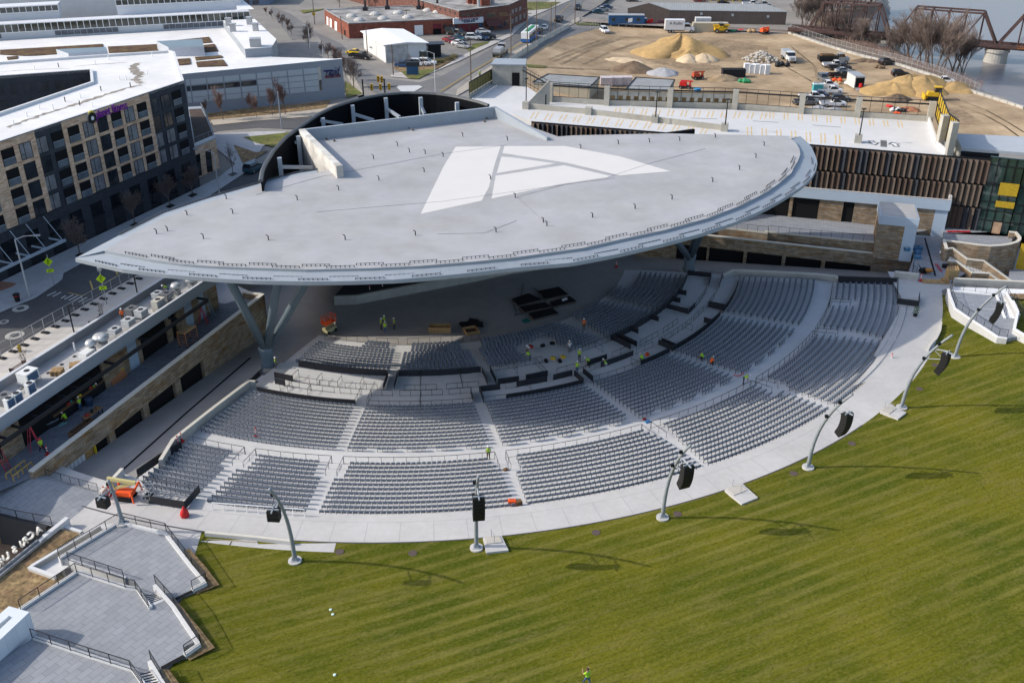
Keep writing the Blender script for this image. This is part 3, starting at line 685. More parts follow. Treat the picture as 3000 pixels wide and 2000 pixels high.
em=[[(1335,431),(1380,430.5),(1455,427.5),(1442,470),(1425,540),(1411,588),(1232,627),(1290,520)],[(1476,427),(1540,427),(1640,432),(1690,447),(1656,455),(1620,474),(1466,455)],[(1462,465),(1585,477),(1447,510)],[(1445,514),(1605,481),(1662,483),(1793,517),(1660,535),(1432,583)],[(1690,480),(1720,462),(1760,459),(1820,461),(1967,502),(1815,514),(1700,487)]]
em=[[(1335,430),(1395,430),(1467,428),(1450,480),(1432,550),(1411,588),(1232,627),(1262,565),(1300,487)],[(1476,427),(1515,426),(1486,455),(1476,452)],[(1478,428),(1655,428),(1815,458),(1965,502),(1815,514),(1660,477),(1500,453),(1472,449)],[(1469,459),(1497,461),(1628,479),(1455,508)],[(1452,515),(1652,484),(1795,517),(1640,540),(1440,582)]]
for e in em[:1]+em[2:]:flat(mb,e,ZE)
mb.build('emblem',mEmb,can,label='pale emblem of an arched triangle with letter-like bars')
def snow(nm,Lp,inset,dy,seg,skip0):
 q=lerp_list(Lp,seg*6+1);m=MB()
 cen=Vector((0,130,0))
 for s_ in range(seg):
  off=inset+(.55 if s_%2 else 0)
  p=[q[s_*6+i]for i in range(7)]
  def mv(v):
   d=Vector((-8-v.x,128-v.y,0)).normalized();return v+d*off+dz*dy
  p=[mv(v)for v in p]
  m.bar(p[0]+dz*.2,p[6]+dz*.2,.04,.05)
  for i in range(7):m.bar(p[i]-dz*.02,p[i]+dz*.24,.09,.09)
 return m.build(nm,mat('snow_guard',(.11,.12,.13),.5,0),can)
snow('snow_guard',Ir[2:-8],.35,.02,34,0);snow('snow_guard',Or[2:-8],.25,.03,36,0)
def chainrow():
 m=MB();q=lerp_list(bo[::-1],150)
 for a in q:m.bar(a+dz*.0,a+dz*.22,.10,.10)
 m.path([a+dz*.2 for a in q],.035,4);return m.build('snow_guard',MATS['snow_guard'],can)
chainrow()
for i,(x,y)in enumerate(T('10',1720,400,1440,570,1540,545,1870,615,2140,385,2080,250)+T('11',380,260,760,170,1130,80,1545,5,115,628,820,625,1465,585,2205,555,2155,70)+T('12',30,240,288,465,320,497,740,420,1130,340,1470,255,1843,95)+T('02',632,1355,977,1315,1263,1300,1540,1285,1868,1255,2315,1330,2240,1440,2090,1550)+T('01',1080,1450,1300,1330,1410,1390,1555,1405,1720,1430,1900,1245,2310,1280)):
 p=P(x,y+3,ZC);m=MB();m.tube(p-dz*.02,p+dz*.5,.07,6);m.tube(p+dz*.55,p+dz*.6+Vector((-.25,0,.03)),.05,5);m.build('vent_pipe',mat('vent_black',(.03,.03,.035),.5,0),can)
m=MB()
for pl in([(1500+880/3.136,500+75/3.136),(1300,590),(1083,608),(930,621)],[(750,571),(940,518),(1292,452),(1485,425)],[(1514,577),(1592,648)],[(1780,520),(1900,480),(2067,436)],[(1515,646),(1420,683),(1281,686)],[(1514,577),(1660,540),(1800,522)]):
 m.path([P(x,y,ZC)+dz*.02 for x,y in pl],.02,4)
m.build('ridge_cable',mat('cable_grey',(.26,.26,.27),.6,0),can)
mCol=mat('column_paint',(.135,.175,.205),.45,.04,.6)
def column(base,tops,rr):
 c=thing('tripod_column','','column')
 bpy.data.objects.remove(c)
 par=bpy.data.objects.new('support_column',MB().lathe([(1.55,-.3),(1.55,.35),(1.05,.36),(1.0,.5)],base,18).mesh('support_column',mConcD,OFF[can.name]));COL.objects.link(par);par.parent=can;OFF[par.name]=OFF[can.name]
 m=MB();m.lathe([(1.0,.45),(.98,.7),(.82,1.1),(.80,1.5),(.95,2.6),(1.0,3.2),(.7,3.6)],base,16);m.build('trunk',mCol,par,smooth=True)
 for t in tops:
  m=MB();d=(t-(base+dz*2.6)).normalized();m.tube(base+dz*2.4,t,rr,12);m.build('strut',mCol,par,smooth=True)
def ray(x,y,z):return P(x,y,z)
b1=P(787,1078,-3.8)
def strut_top(base,x,y,zt=15.2):
 best=None
 for i in range(60):
  z=4+i*.2;p=P(x,y,z);d=p-(base+dz*2.6)
  if d.z<=.5:continue
  t=base+dz*2.6+d*((zt-base.z-2.6)/d.z);rr=(t-base).xy.length
  if best is None or abs(rr-7.5)<best[0]:best=(abs(rr-7.5),t)
 return best[1]
column(b1,[strut_top(b1,672,818),strut_top(b1,812,830),strut_top(b1,893,830)],.53)
b2=P(2017,798,-3.9)
column(b2,[strut_top(b2,1984,707),strut_top(b2,2040,690),strut_top(b2,2052,690)],.52)
sh=thing('stage_house','tall concrete stage house with grey flat roof behind the canopy','building',P(1150,420,17.2))
ZR,ZP=17.22,19.0
pA=P(875,379,ZP);pB=P(1452,311,ZP);pC=P(985,487,ZP)
m=MB();m.face([P(885,402,ZR),P(1462,338,ZR),P(1640,402,ZR),P(1500,411.5,ZR),P(1200,451.5,ZR),P(1015,484.5,ZR),P(975,492,ZR)])
m.build('roof',mMem,sh)
mFormed=mat('board_marked_concrete',(.52,.50,.46),.9,.16,.5,var2=.22,scale2=.25)
m=MB();m.wall([pA.xy,pA.xy.lerp(pC.xy,.45),pC.xy],.9,[-4,6,15.8],ZP);m.build('side_wall',mFormed,sh)
m=MB();m.wall([pA.xy,pB.xy],-.5,-4,ZP-.01);m.build('rear_parapet',mRim,sh)
pD=P(1610,390,ZP-.6);m=MB();m.wall([pB.xy,pD.xy],-.5,8,[ZP-.02,ZP-1.2]);m.build('side_parapet',mRim,sh)
m=MB();m.box(P(935,404,ZR),(1.6,.9,.45),.35);m.build('roof_hatch',mGalv,sh)
for x,y in T('01',650,1285,720,1300,1400,1180,1440,1200,2120,1095,2100,1122):
 m=MB();m.lathe([(.22,0),(.2,.12),(.08,.3)],P(x,y,ZR),8);m.build('roof_drain',mat('drain_brown',(.12,.10,.08),.8,0),sh)
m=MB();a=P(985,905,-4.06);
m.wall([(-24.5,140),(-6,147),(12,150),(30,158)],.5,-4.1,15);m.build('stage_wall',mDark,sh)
m=MB();q=[P(980,893,-4.05),P(1045,891,-4.05),P(1388,825,-4.05),P(1620,775,-4.05)];zt_=zof(P(1045,891,-4.05),866)
m.wall([p.xy for p in q],.4,-4.1,zt_);m.build('stage_front',mConcD,sh)
m=MB();fl=[p for p in q]+[Vector((12,150,0)),Vector((-24.5,140,0))];m.face([(p.x,p.y,zt_-.05)for p in fl]);m.build('stage_deck',mat('stage_deck_dark',(.05,.05,.052),.8,.1,1),sh)
sc=thing('curved_screen','tall curved black screen wall on steel posts wrapping round the stage house','screen',P(1192,273,18.6))
ZS=18.6
crv=[P(x,y,ZS)for x,y in[(764,533),(768,505),(777,484),(802,443),(837,405),(882,373),(934,337),(975,317),(1021,302),(1075,288),(1121,280),(1192,274),(1273,277),(1320,283),(1354,290),(1400,301),(1431,311)]]
cr=lerp_list(crv,60)
m=MB();m.wall([p.xy for p in cr],-.25,1,ZS);m.build('screen_panel',mat('screen_black',(.005,.006,.008),.9,.1,2,spec=.1),sc)
m=MB();m.path([p+dz*.1 for p in cr],.28,6);m.build('top_rail',mat('screen_rim',(.10,.105,.11),.5,.1,2),sc)
mLS=mat('light_steel',(.38,.42,.46),.5,.05,2)
def post(top,bot,brace):
 g=P(*top,ZS-.05);g=g+(Vector((-14,150,g.z))-g).normalized()*.55;f=MB();f.box((g.x,g.y,2),(.6,.6,ZS-2.2),.3);f.build('post',mLS,sc)
 if brace:
  f=MB();f.bar(onwall(g,g+Vector((1,-.12,0)),*brace[0]),P(*brace[1],brace[2]),.4,.45);f.build('brace',mLS,sc)
def zz(x,y,k):return(740+x/3.095,250+y/3.095)
for tp,br in(((210,655),((235,740),(540,745),15.5)),((378,455),((395,518),(425,518),15.8)),((605,288),((622,322),(810,350),15.8)),((885,168),((900,255),(1100,318),15.8)),((1197,100),((1210,210),(1335,290),15.8)),((1523,95),((1527,190),(1560,262),15.8)),((1866,140),((1862,170),(1830,225),16))):
 post(zz(*tp,0),0,(zz(*br[0],0),zz(*br[1],0),br[2]))
wa=P(108,1371,1.8);wb=P(774,861,1.8);wd=(wb-wa).xy.normalized();wn=Vector((-wd.y,wd.x))
def wu(x,y):return(onwall(wa,wb,x,y)-wa).xy.dot(wd)
def wp(u,off=0):q=wa.xy+wd*u+wn*off;return q
L_=(wb-wa).xy.length
rampz=lambda x,y:-4.06+2.95*(1-ss(0,1,0)if 0 else min(1,max(0,(122-y)/38)))
inn=[P(342,1432,-.9).xy,P(469,1343,-.9).xy,P(504,1292,-1.3).xy,P(727,1118,-3).xy,P(775,1082,-3.8).xy]
m=MB();NU=24
def along(pl,t):
 d=[0]
 for a,b in zip(pl,pl[1:]):d.append(d[-1]+(b-a).length)
 s_=t*d[-1]
 for i in range(len(pl)-1):
  if s_<=d[i+1]+1e-6:return pl[i].lerp(pl[i+1],(s_-d[i])/(d[i+1]-d[i]))
 return pl[-1]
g_=[]
for i in range(NU+1):
 t=i/NU;a=wp(-3+t*(L_+2));b=along(inn,t);row=[]
 for j in range(5):p=a.lerp(b,j/4);row.append((p.x,p.y,rampz(p.x,p.y)))
 g_.append(row)
for i in range(NU):
 for j in range(4):m.face([g_[i][j],g_[i][j+1],g_[i+1][j+1],g_[i+1][j]])
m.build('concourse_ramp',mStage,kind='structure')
m=MB();dr=[P(357,1383,-1.4),P(550,1214,-2.6),P(735,1052,-3.7)]
for a,b in zip(dr,dr[1:]):
 for k in range(8):
  u=a.lerp(b,k/8);v=a.lerp(b,(k+1)/8);nn=Vector((wn.x,wn.y,0))*.14
  for t in(u,v):t.z=rampz(t.x,t.y)+.02
  m.face([u-nn,u+nn,v+nn,v-nn])
m.build('drain_channel',mDark,kind='structure')
sw=thing('stone_wall','long stone clad concourse wall with dark service openings left of the seats','wall',(wa.x,wa.y,-1))
ops=[(T('20',905,1112)[0],T('20',1038,1025)[0]),(T('20',1085,962)[0],T('20',1347,768)[0]),(T('20',1393,722)[0],T('20',1635,538)[0]),(T('20',1680,478)[0],T('20',1888,328)[0])]
us=[(wu(*a),wu(*b))for a,b in ops]
panel_u=(wu(*T('20',640,1240)[0]),wu(*T('20',905,1112)[0]))
zo_t=-.55
m=MB();allu=[panel_u]+us
cur=-.6
z_tp=1.68
m.wall([wp(-.6),wp(L_)],.5,zo_t,z_tp)
for a,b in allu:
 if a>cur:m.wall([wp(cur),wp(a)],.5,-5,zo_t-.002)
 cur=b
m.wall([wp(cur),wp(L_)],.5,-5,zo_t-.002)
m.wall([wp(L_),wp(L_)+wn*3.2],.5,-5,z_tp)
m.build('stone_face',mStone,sw)
m=MB();m.wall([wp(-.62,-.04),wp(L_+.04,-.04)],.58,1.685,1.82);m.wall([wp(L_+.04,.54),wp(L_+.04,3.2)],.5,1.685,1.82);m.build('coping',mCap,sw)
for a,b in us:
 f=MB();f.hexa([(*wp(a,.45),-5),(*wp(b,.45),-5),(*wp(b,3),-5),(*wp(a,3),-5)],[(*wp(a,.45),zo_t-.01),(*wp(b,.45),zo_t-.01),(*wp(b,3),zo_t-.01),(*wp(a,3),zo_t-.01)]);f.build('service_opening',mDark,sw)
 f=MB();f.bar((*wp(a+.05,.1),zo_t-.05),(*wp(b-.05,.1),zo_t-.05),.06,.06);f.build('lintel_trim',mat('trim_tan',(.45,.28,.15),.6,0),sw)
pu=panel_u;um=pu[0]+(pu[1]-pu[0])*.66
f=MB();f.hexa([(*wp(pu[0],.15),-5),(*wp(um,.15),-5),(*wp(um,.3),-5),(*wp(pu[0],.3),-5)],[(*wp(pu[0],.15),zo_t-.01),(*wp(um,.15),zo_t-.01),(*wp(um,.3),zo_t-.01),(*wp(pu[0],.3),zo_t-.01)])
for k in range(1,5):
 u=pu[0]+(um-pu[0])*k/5;f.bar((*wp(u,.13),-4),(*wp(u,.13),zo_t-.05),.04,.06,1)
f.build('white_doors',[mat('door_white',(.55,.56,.58),.6,.04,2),mSteel],sw)
f=MB();f.hexa([(*wp(um,.1),-5),(*wp(pu[1]-.15,.1),-5),(*wp(pu[1]-.15,.3),-5),(*wp(um,.3),-5)],[(*wp(um,.1),zo_t-.01),(*wp(pu[1]-.15,.1),zo_t-.01),(*wp(pu[1]-.15,.3),zo_t-.01),(*wp(um,.3),zo_t-.01)]);f.build('plywood_sheet',mat('plywood',(.30,.19,.075),.85,.25,4),sw)
f=MB();f.bar((*wp(pu[1]-.05,-.05),-3.4),(*wp(pu[1]-.05,-.05),zo_t),.2,.2);f.build('yellow_post',mat('yellow_paint',(.62,.42,.02),.6,.05,2),sw)
ca_=P(35,1341,D9).xy;cb_=P(633,908,D9).xy;cd=(cb_-ca_).normalized();cn=Vector((-cd.y,cd.x));CL=(cb_-ca_).length
cp_=lambda u,off=0:ca_+cd*u+cn*off
m=MB();m.face([(*wp(-.5,.45),D9),(*wp(L_-.2,.45),D9),(*cp_(CL+6,0),D9),(*cp_(CL+6,8),D9),(*cp_(-12,8),D9),(*cp_(-12,0),D9)]);m.build('concourse_deck',mPaverD,kind='structure')
m=MB();m.face([(*cp_(CL+2,8),D9+.02),(*cp_(CL+2,0),D9+.02),(*cp_(CL+7,-3),D9+.02),(*wp(L_+1.5,3),D9+.02),(*wp(L_+4,9),D9+.02),(*cp_(CL+12,8),D9+.02)]);m.build('pavement',mConc,kind='structure')
lc=thing('concession_building','long low stone concession building with grey fascia along the left street','building',(ca_.x,ca_.y,D9))
ZF=6.2;U0=-14;U1=CL+1.2
cu=lambda x,y:(onwall(Vector((*ca_,0)),Vector((*cb_,0)),x,y)-Vector((*ca_,0))).xy.dot(cd)
mFas=mat('fascia_panel',(.30,.335,.385),.5,.04,.5)
m=MB();m.wall([cp_(U0,-.45),cp_(U1,-.45)],.25,ZF-1.45,ZF);m.wall([cp_(U1,-.45),cp_(U1,5.4)],.25,ZF-1.45,ZF-.02);m.build('fascia',mFas,lc)
m=MB();m.wall([cp_(U0,-.48),cp_(U1,-.48)],.32,ZF+.003,ZF+.06);m.wall([cp_(U0,5.05),cp_(U1,5.05)],.42,ZF+.003,ZF+.07);m.build('coping',mat('coping_light',(.55,.57,.59),.5,.04,1),lc)
m=MB();m.wall([cp_(U0,5.1),cp_(U1,5.1)],.3,D9,ZF);m.build('rear_parapet',mat('parapet_membrane',(.22,.235,.26),.6,.08,.7),lc)
m=MB();m.face([(*cp_(U0,-.2),5.15),(*cp_(U1,-.2),5.15),(*cp_(U1,5.1),5.15),(*cp_(U0,5.1),5.15)]);m.build('roof',mat('roof_grey',(.40,.395,.385),.8,.08,.8,var2=.12,scale2=.15),lc)
seq=[]
def U(x,y):return cu(x,y)
z3=lambda x,y:(300+x/4.2,780+y/4.2)
z4=lambda x,y:(x/4.9,1100+y/4.9)
marks=[('dark',z4(370,1040),z4(1530,180)),('door',z3(355,1270),z3(470,1185)),('dark',z3(515,1165),z3(830,930)),('dark',z3(885,900),z3(950,850)),('door',z3(1045,750),z3(1140,690)),('door',z3(1220,640),z3(1290,590))]
cur=U0;m=MB();pieces=[]
zt_w=ZF-1.46
for kd,a,b in marks:
 a,b=U(*a),U(*b);pieces.append((kd,a,b))
 m.wall([cp_(cur),cp_(a)],.3,D9,zt_w);cur=b
m.wall([cp_(cur),cp_(U1-.4)],.3,D9,zt_w);m.build('stone_face',mStone,lc)
mDoor=mat('pale_blue_door',(.36,.46,.58),.5,.04,1)
for kd,a,b in pieces:
 f=MB()
 if kd=='dark':
  f.hexa([(*cp_(a,.3),D9),(*cp_(b,.3),D9),(*cp_(b,4),D9),(*cp_(a,4),D9)],[(*cp_(a,.3),zt_w),(*cp_(b,.3),zt_w),(*cp_(b,4),zt_w),(*cp_(a,4),zt_w)]);f.build('serving_opening',mDark,lc)
 else:
  f.hexa([(*cp_(a,.1),D9),(*cp_(b,.1),D9),(*cp_(b,.25),D9),(*cp_(a,.25),D9)],[(*cp_(a,.1),zt_w),(*cp_(b,.1),zt_w),(*cp_(b,.25),zt_w),(*cp_(a,.25),zt_w)])
  f.wall([cp_(a+.1,.06),cp_(b-.1,.06)],.03,3.2,3.35,1);f.build('door',[mDoor,mSteel],lc)
mBeam=mat('beam_black',(.022,.023,.026),.5,.05,1)
zb_=4.3
b0=P(*z4(0,1000),zb_).xy;b1_=P(*z3(1290,420),zb_).xy
pg=MB();pg.bar((*b0,zb_),(*b1_,zb_),.22,.42);pg.build('pergola_beam',mBeam,lc)
bd=(b1_-b0).normalized()
for x,y in(z4(0,880),z4(180,720),z4(400,560),z4(600,420),z4(790,280),z4(985,155),z4(1165,30),z3(40,1180),z3(450,890),z3(830,635),z3(1165,390)):
 p=P(x,y,zb_).xy;t=(p-b0).dot(bd);q=b0+bd*t
 f=MB();f.bar((*q,zb_),(*(q+Vector((-bd.y,bd.x))*2.2),zb_),.14,.3);f.build('cross_beam',mBeam,lc)
ZG=13.0
z5=lambda x,y:(2480+x/4.356,640+y/4.356)
gf0=P(1573,357,ZG);gf1=P(2767,455,ZG);gd=(gf1-gf0).xy.normalized();gn=Vector((-gd.y,gd.x))
gr=thing('parking_garage','large parking garage with pale roof deck and brown ribbed front wall','building',(gf0.x,gf0.y,0))
mDeck=mat('garage_deck',(.55,.55,.545),.85,.04,.5,var2=.06,scale2=.06)
deck_px=[(1400,306),(1573,357),(2767,455),(2722,352),(2505,344),(2345,333),(2150,322),(1960,317),(1611,298),(1545,255),(1442,247),(1381,287)]
m=MB();m.prism([P(x,y,ZG).xy for x,y in deck_px],ZG-1,ZG);m.build('roof_deck',mDeck,gr)
mGar=mat('garage_concrete',(.37,.355,.31),.9,.08,.8,var2=.1,scale2=.2)
bk=[P(x,y,ZG)for x,y in T('02',350,935)+T('02',870,968,1448,985,2043,1000)+T('03',300,1043,815,1078,1480,1118)]
m=MB();m.wall([p.xy for p in bk],.3,ZG-2,ZG+.95);
ba,bb,bc=bk[1],bk[2],bk[3]
m.build('rear_parapet',mGar,gr)
for a,b in((ba,bb),(bb,bc)):
 f=MB();d=(b-a).xy.normalized();nv=Vector((-d.y,d.x));L=(b-a).xy.length;h=2.5
 f.wall([a.xy+nv*.32,b.xy+nv*.32],.25,ZG+1.75,ZG+h);f.wall([a.xy+nv*.32,b.xy+nv*.32],.25,ZG,ZG+.75)
 k=8
 for i in range(k):
  u0=L*(i)/k;u1=u0+L/k*.42
  f.wall([a.xy+nv*.32+d*u0,a.xy+nv*.32+d*u1],.25,ZG+.75,ZG+1.75)
 f.build('opening_wall',mGar,gr)
 f=MB();f.wall([a.xy+nv*1.8,b.xy+nv*1.8],.1,ZG,ZG+2.4);f.build('inner_wall',mat('tan_lining',(.26,.19,.10),.9,.3,.4),gr)
for i,p in enumerate(bk):
 zt=[ZG+3.6]*7
 m=MB();m.box((p.x,p.y,ZG-2),(1.0,.9,5.5),math.atan2(gd.y,gd.x));m.build('parapet_column',mGar,gr)
fb=[p+Vector((0,.2,0))for p in bk]
start=P(*T('02',100,790)[0],ZG)
for a,b in zip([start]+fb,fb):
 f=MB();L=(b-a).length;k=max(2,round(L/1.9))
 for i in range(k+1):
  q=a.lerp(b,i/k);f.tube(q+dz*.3,q+dz*3.7,.045,4)
 f.bar(a+dz*3.65,b+dz*3.65,.07,.09);f.bar(a+dz*3.0,b+dz*3.0,.16,.26);f.bar(a+dz*1.0,b+dz*1.0,.06,.08)
 f.build('screen_fence',mBlk,gr)
mp_=[P(x,y,ZG+.95)for x,y in T('02',130,952,705,1003,1315,1075,1955,1152)]
m=MB();m.wall([p.xy for p in mp_],.3,ZG-.02,ZG+.95);m.build('middle_parapet',mGar,gr)
for p in mp_+[P(*T('03',835,1243)[0],ZG+1.2)]:
 f=MB();f.box((p.x,p.y,ZG-.03),(1.15,1.1,1.35),math.atan2(gd.y,gd.x));f.build('lamp_plinth',mGar,gr)
f=MB();a=P(*T('02',155,965)[0],ZG);b=P(*T('02',345,962)[0],ZG);f.wall([a.xy,b.xy],.3,ZG,[ZG+.6,ZG+4.6]);f.build('ramp_wall',mGar,gr)
f=MB();a=P(*T('02',235,962)[0],ZG);f.wall([(a.x,a.y-.05),(b.x-.6,b.y-.05)],.06,ZG,[ZG+.2,ZG+2.0]);f.build('ramp_opening',mDark,gr)
f=MB();b0_=P(1442,250,ZG);b1_=P(1537,252,ZG);zs=zof(b0_,191);dv=(b1_-b0_).xy;nv=Vector((-dv.y,dv.x)).normalized()*5
f.prism([b0_.xy,b1_.xy,b1_.xy+nv,b0_.xy+nv],ZG-8,zs);f.build('stair_house',mGar,gr)
f=MB();c=P(1511,252,ZG);f.box((c.x,c.y-.08,ZG),(1.5,.12,2.6),0);f.build('stair_door',mDark,gr)
f=MB();f.prism([b0_.xy+Vector((-.2,-.2)),b1_.xy+Vector((.2,-.2)),b1_.xy+nv*1.03,b0_.xy+nv*1.03],zs,zs+.25);f.build('stair_roof',mRim,gr)
lp_=[P(*q,ZG)for q in(T('01',1960,905)[0],T('01',2180,770)[0])]
f=MB();f.wall([p.xy for p in lp_],.3,ZG-3,ZG+.8);f.build('side_parapet',mGar,gr)
f=MB();a,b=lp_;k=9
mYG=mat('yellow_screen',(.42,.28,.02),.6,.2,3)
f.bar(a+dz*1.9,b+dz*1.9,.03,2.0);f.build('side_screen',mat('olive_screen',(.16,.13,.04),.7,.3,2),gr)
f=MB()
for i in range(k+1):
 q=a.lerp(b,i/k);f.tube(q+dz*.5,q+dz*3.0,.07,4)
f.bar(a+dz*3,b+dz*3,.14,.2);f.build('screen_fence',mBlk,gr)
yr=[P(*q,ZG)for q in T('03',1480,1118,1555,1350,1640,1420)]
for q in T('03',1570,1350,1655,1420):
 p=P(*q,ZG);f=MB();f.box((p.x,p.y,ZG),(1.0,1.2,5.2 if q[1]<945 else 3.4),0);f.build('parapet_column',mGar,gr)
f=MB();f.wall([yr[0].xy,yr[1].xy,yr[2].xy],-.3,ZG-2,ZG+.9);f.build('end_parapet',mDeck,gr)
for a,b in zip(yr,yr[1:]):
 f=MB();f.bar(a+dz*3.3+Vector((.9,0,0)),b+dz*3.3+Vector((.9,0,0)),.05,4.2);f.build('yellow_screen',mYG,gr)
 f=MB();k=6
 for i in range(k+1):
  q=a.lerp(b,i/k)+Vector((.82,0,0));f.tube(q+dz*1.2,q+dz*5.4,.07,4)
 for h in(1.2,3.2,5.4):f.bar(a+dz*h+Vector((.82,0,0)),b+dz*h+Vector((.82,0,0)),.14,.2)
 f.build('screen_frame',mBlk,gr)
cols=[mat('rib_brown',(.080,.055,.043),.7,.08,.8),mat('rib_taupe',(.108,.083,.067),.7,.08,.8),mat('rib_slate',(.034,.038,.048),.7,.08,.8),mBlk]
FL=(gf1-gf0).xy.length;endu=(onwall(gf0,gf1,2905,446)-gf0).xy.dot(gd)
def fp(u,off):q=gf0.xy+gd*u-gn*off;return q
rr=random.Random(3)
for z1,z0,sft in((12.75,9.0,0),(8.75,5.2,.5),(4.95,.9,.2)):
 f=MB();f.wall([fp(-1,.02),fp(endu,.02)],.1,z0-.25,z1+.25,3)
 u=-1+sft
 while u<endu-.3:
  wd_=.86;c=rr.choice([0,0,1,1,2,0,1,2])
  a0,a1,a2=fp(u,.1),fp(u+wd_*.72,.55),fp(u+wd_*.98,.1)
  f.face([(*a0,z0),(*a1,z0),(*a1,z1),(*a0,z1)],c);f.face([(*a1,z0),(*a2,z0),(*a2,z1),(*a1,z1)],3 if rr.random()<.6 else c)
  f.face([(*a0,z1),(*a1,z1),(*a2,z1)],c);u+=wd_
 f.build('ribbed_panels',cols,gr)
ZL=13.7
qa,qb=P(2798,391,ZL),P(2817.6,433,ZL)
f=MB();w2=[qa.xy,qb.xy,P(3060,452,ZL).xy,P(3060,403,ZL).xy];f.prism(w2,ZL-.5,ZL);f.build('end_roof',mat('roof_blue_grey',(.40,.43,.46),.7,.04,.4),gr)
f=MB();f.wall([qa.xy+Vector((.05,0)),qb.xy+Vector((.05,0))],-.3,6,ZL-.52);f.build('end_wall',mGar,gr)
f=MB();f.wall([qb.xy+Vector((0,-.05)),P(2930,441,ZL).xy],.2,9,ZL-.53,3)
f.build('end_front',cols,gr)
ut=(P(2905,446,ZG).xy-gf0.xy).dot(gd);gl0=fp(endu,-.2);
mGlass=mat('green_glass',(.028,.055,.048),.05,.5,.18,spec=.8)
f=MB();gp=[fp(endu,.25),fp(endu+5,.7),fp(endu+9,.5),fp(endu+12,-.6)];f.wall([p for p in gp],.3,.9,ZL-.2);f.build('glass_wall',mGlass,gr)
f=MB()
for a,b in zip(gp,gp[1:]):
 k=max(2,round((b-a).length/1.3))
 for i in range(k+1):
  q=a.lerp(b,i/k)-gn*.08;f.bar((*q,.9),(*q,ZL-.2),.1,.12)
 for z in(.95,3.2,4.9,6.3,9.0,9.3,12.2):f.bar((*(a-gn*.06),z),(*(b-gn*.06),z),.14,.12)
f.build('glass_frame',mBlk,gr)
for z0,z1 in((5.6,6.6),(7.6,9.6)):
 f=MB();a=fp(endu+2.2,.75);b=fp(endu+4.9,.95);f.wall([a,b],.12,z0,z1);f.build('yellow_panel',mYG,gr)
f=MB();a=fp(endu+2.6,.8);b=fp(endu+3.8,.9);f.wall([a,b],.12,.9,3.1);f.build('brick_infill',brickmat('tan_brick',(.40,.25,.16),(.50,.33,.21),(.33,.25,.18),.4,.13,.012),gr)
f=MB()
def stripe(p,q,w=.09):
 d=(q-p).xy.normalized();nv=Vector((-d.y,d.x,0))*w;f.face([p-nv,q-nv,q+nv,p+nv])
for i in range(13):
 x,y=205+130*i,1030+11.5*i
 for dx in(0,42):a,b=T('02',x+dx,y,x+dx-38,y+62);stripe(P(*a,ZG+.012),P(*b,ZG+.012))
for i in range(12):
 x,y=960+122*i,985+4*i
 for dx in(0,40):a,b=T('02',x+dx,y+8,x+dx-22,y+66);stripe(P(*a,ZG+.012),P(*b,ZG+.012))
for i in range(10):
 x,y=20+130*i,1030+9.5*i
 for dx in(0,33):a,b=T('03',x+dx,y,x+dx-4+i*2,y+58);stripe(P(*a,ZG+.012),P(*b,ZG+.012))
for i in range(7):
 x,y=0+135*i,1172+12*i
 for dx in(0,36):a,b=T('03',x+dx-190,y-6,x+dx-186,y+85);stripe(P(*a,ZG+.012),P(*b,ZG+.012))
f.build('bay_lines',mat('faded_yellow',(.60,.43,.20),.85,.3,1),gr)
for i,(cx_,cy_,s,rz)in enumerate([(965,1312,1,0),(1163,1328,1,math.pi),(2290-750*3.136+2352,1098,.8,1.6)][:2]):
 p=P(*T('03',cx_,cy_)[0],ZG+.014);f=MB();ca,sa=math.cos(rz),math.sin(rz)
 F2=lambda x,y:(p.x+(x*ca-y*sa)*1.25,p.y+(x*sa+y*ca)*1.25,p.z)
 f.face([F2(-.9,0),F2(0,-1.1),F2(.9,0),F2(.4,0),F2(.4,1),F2(-.4,1),F2(-.4,0)]);f.build('arrow_border',mBlk,gr)
 p=p+dz*.004;f=MB();f.face([F2(-.55,-.1),F2(0,-.75),F2(.55,-.1),F2(.22,-.1),F2(.22,.8),F2(-.22,.8),F2(-.22,-.1)]);f.build('direction_arrow',mWhP,gr)
f=MB()
for a,b in((T('03',410,1150)[0],T('03',672,1170)[0]),(T('02',1640,1086)[0],T('02',1886,1094)[0]),(T('03',-140,1112)[0],T('03',95,1126)[0])):stripe(P(*a,ZG+.012),P(*b,ZG+.012),.12)
a,b=T('03',1062,1290,1064,1350);stripe(P(*a,ZG+.012),P(*b,ZG+.012),.5)
f.build('drain_grate',mat('grate_grey',(.12,.12,.12),.8,0),gr)
for i,(q,k)in enumerate(zip(T('02',130,938,1320,1075,1960,1147)+T('03',842,1243),('beside the ramp wall of the garage roof','in the middle of the garage roof deck','near the canopy on the garage roof deck','at the right end of the garage roof deck'))):
 p=P(*q,ZG+(1.3 if i else .4));t=thing('lamp_post','slim black lamp post '+k,'lamp post',p,group='lamp posts on the garage roof')
 f=MB();f.tube(p,p+dz*4.3,.11,6,r2=.08);f.build('pole',mBlk,t);f=MB();f.box(p+dz*4.25,(.7,.35,.14));f.build('lamp_head',mBlk,t)
ZT=6.3
rc=thing('concession_building','stone concession building with pale blue fascia and square stair box, right of the seats','building',P(2563,737,.9))
mBlue=mat('pale_blue_panel',(.44,.52,.61),.5,.04,.5)
fa,fb_=P(2250,541,ZT),P(2789,588,ZT)
rd=(fb_-fa).xy.normalized();rn=Vector((-rd.y,rd.x))
f=MB();f.wall([fa.xy-rd*8,fb_.xy],.3,ZT-1.75,ZT);f.wall([fb_.xy+rn*.31,fb_.xy+rn*3.3],.35,ZT-1.75,ZT-.004)
f.build('fascia',mBlue,rc)
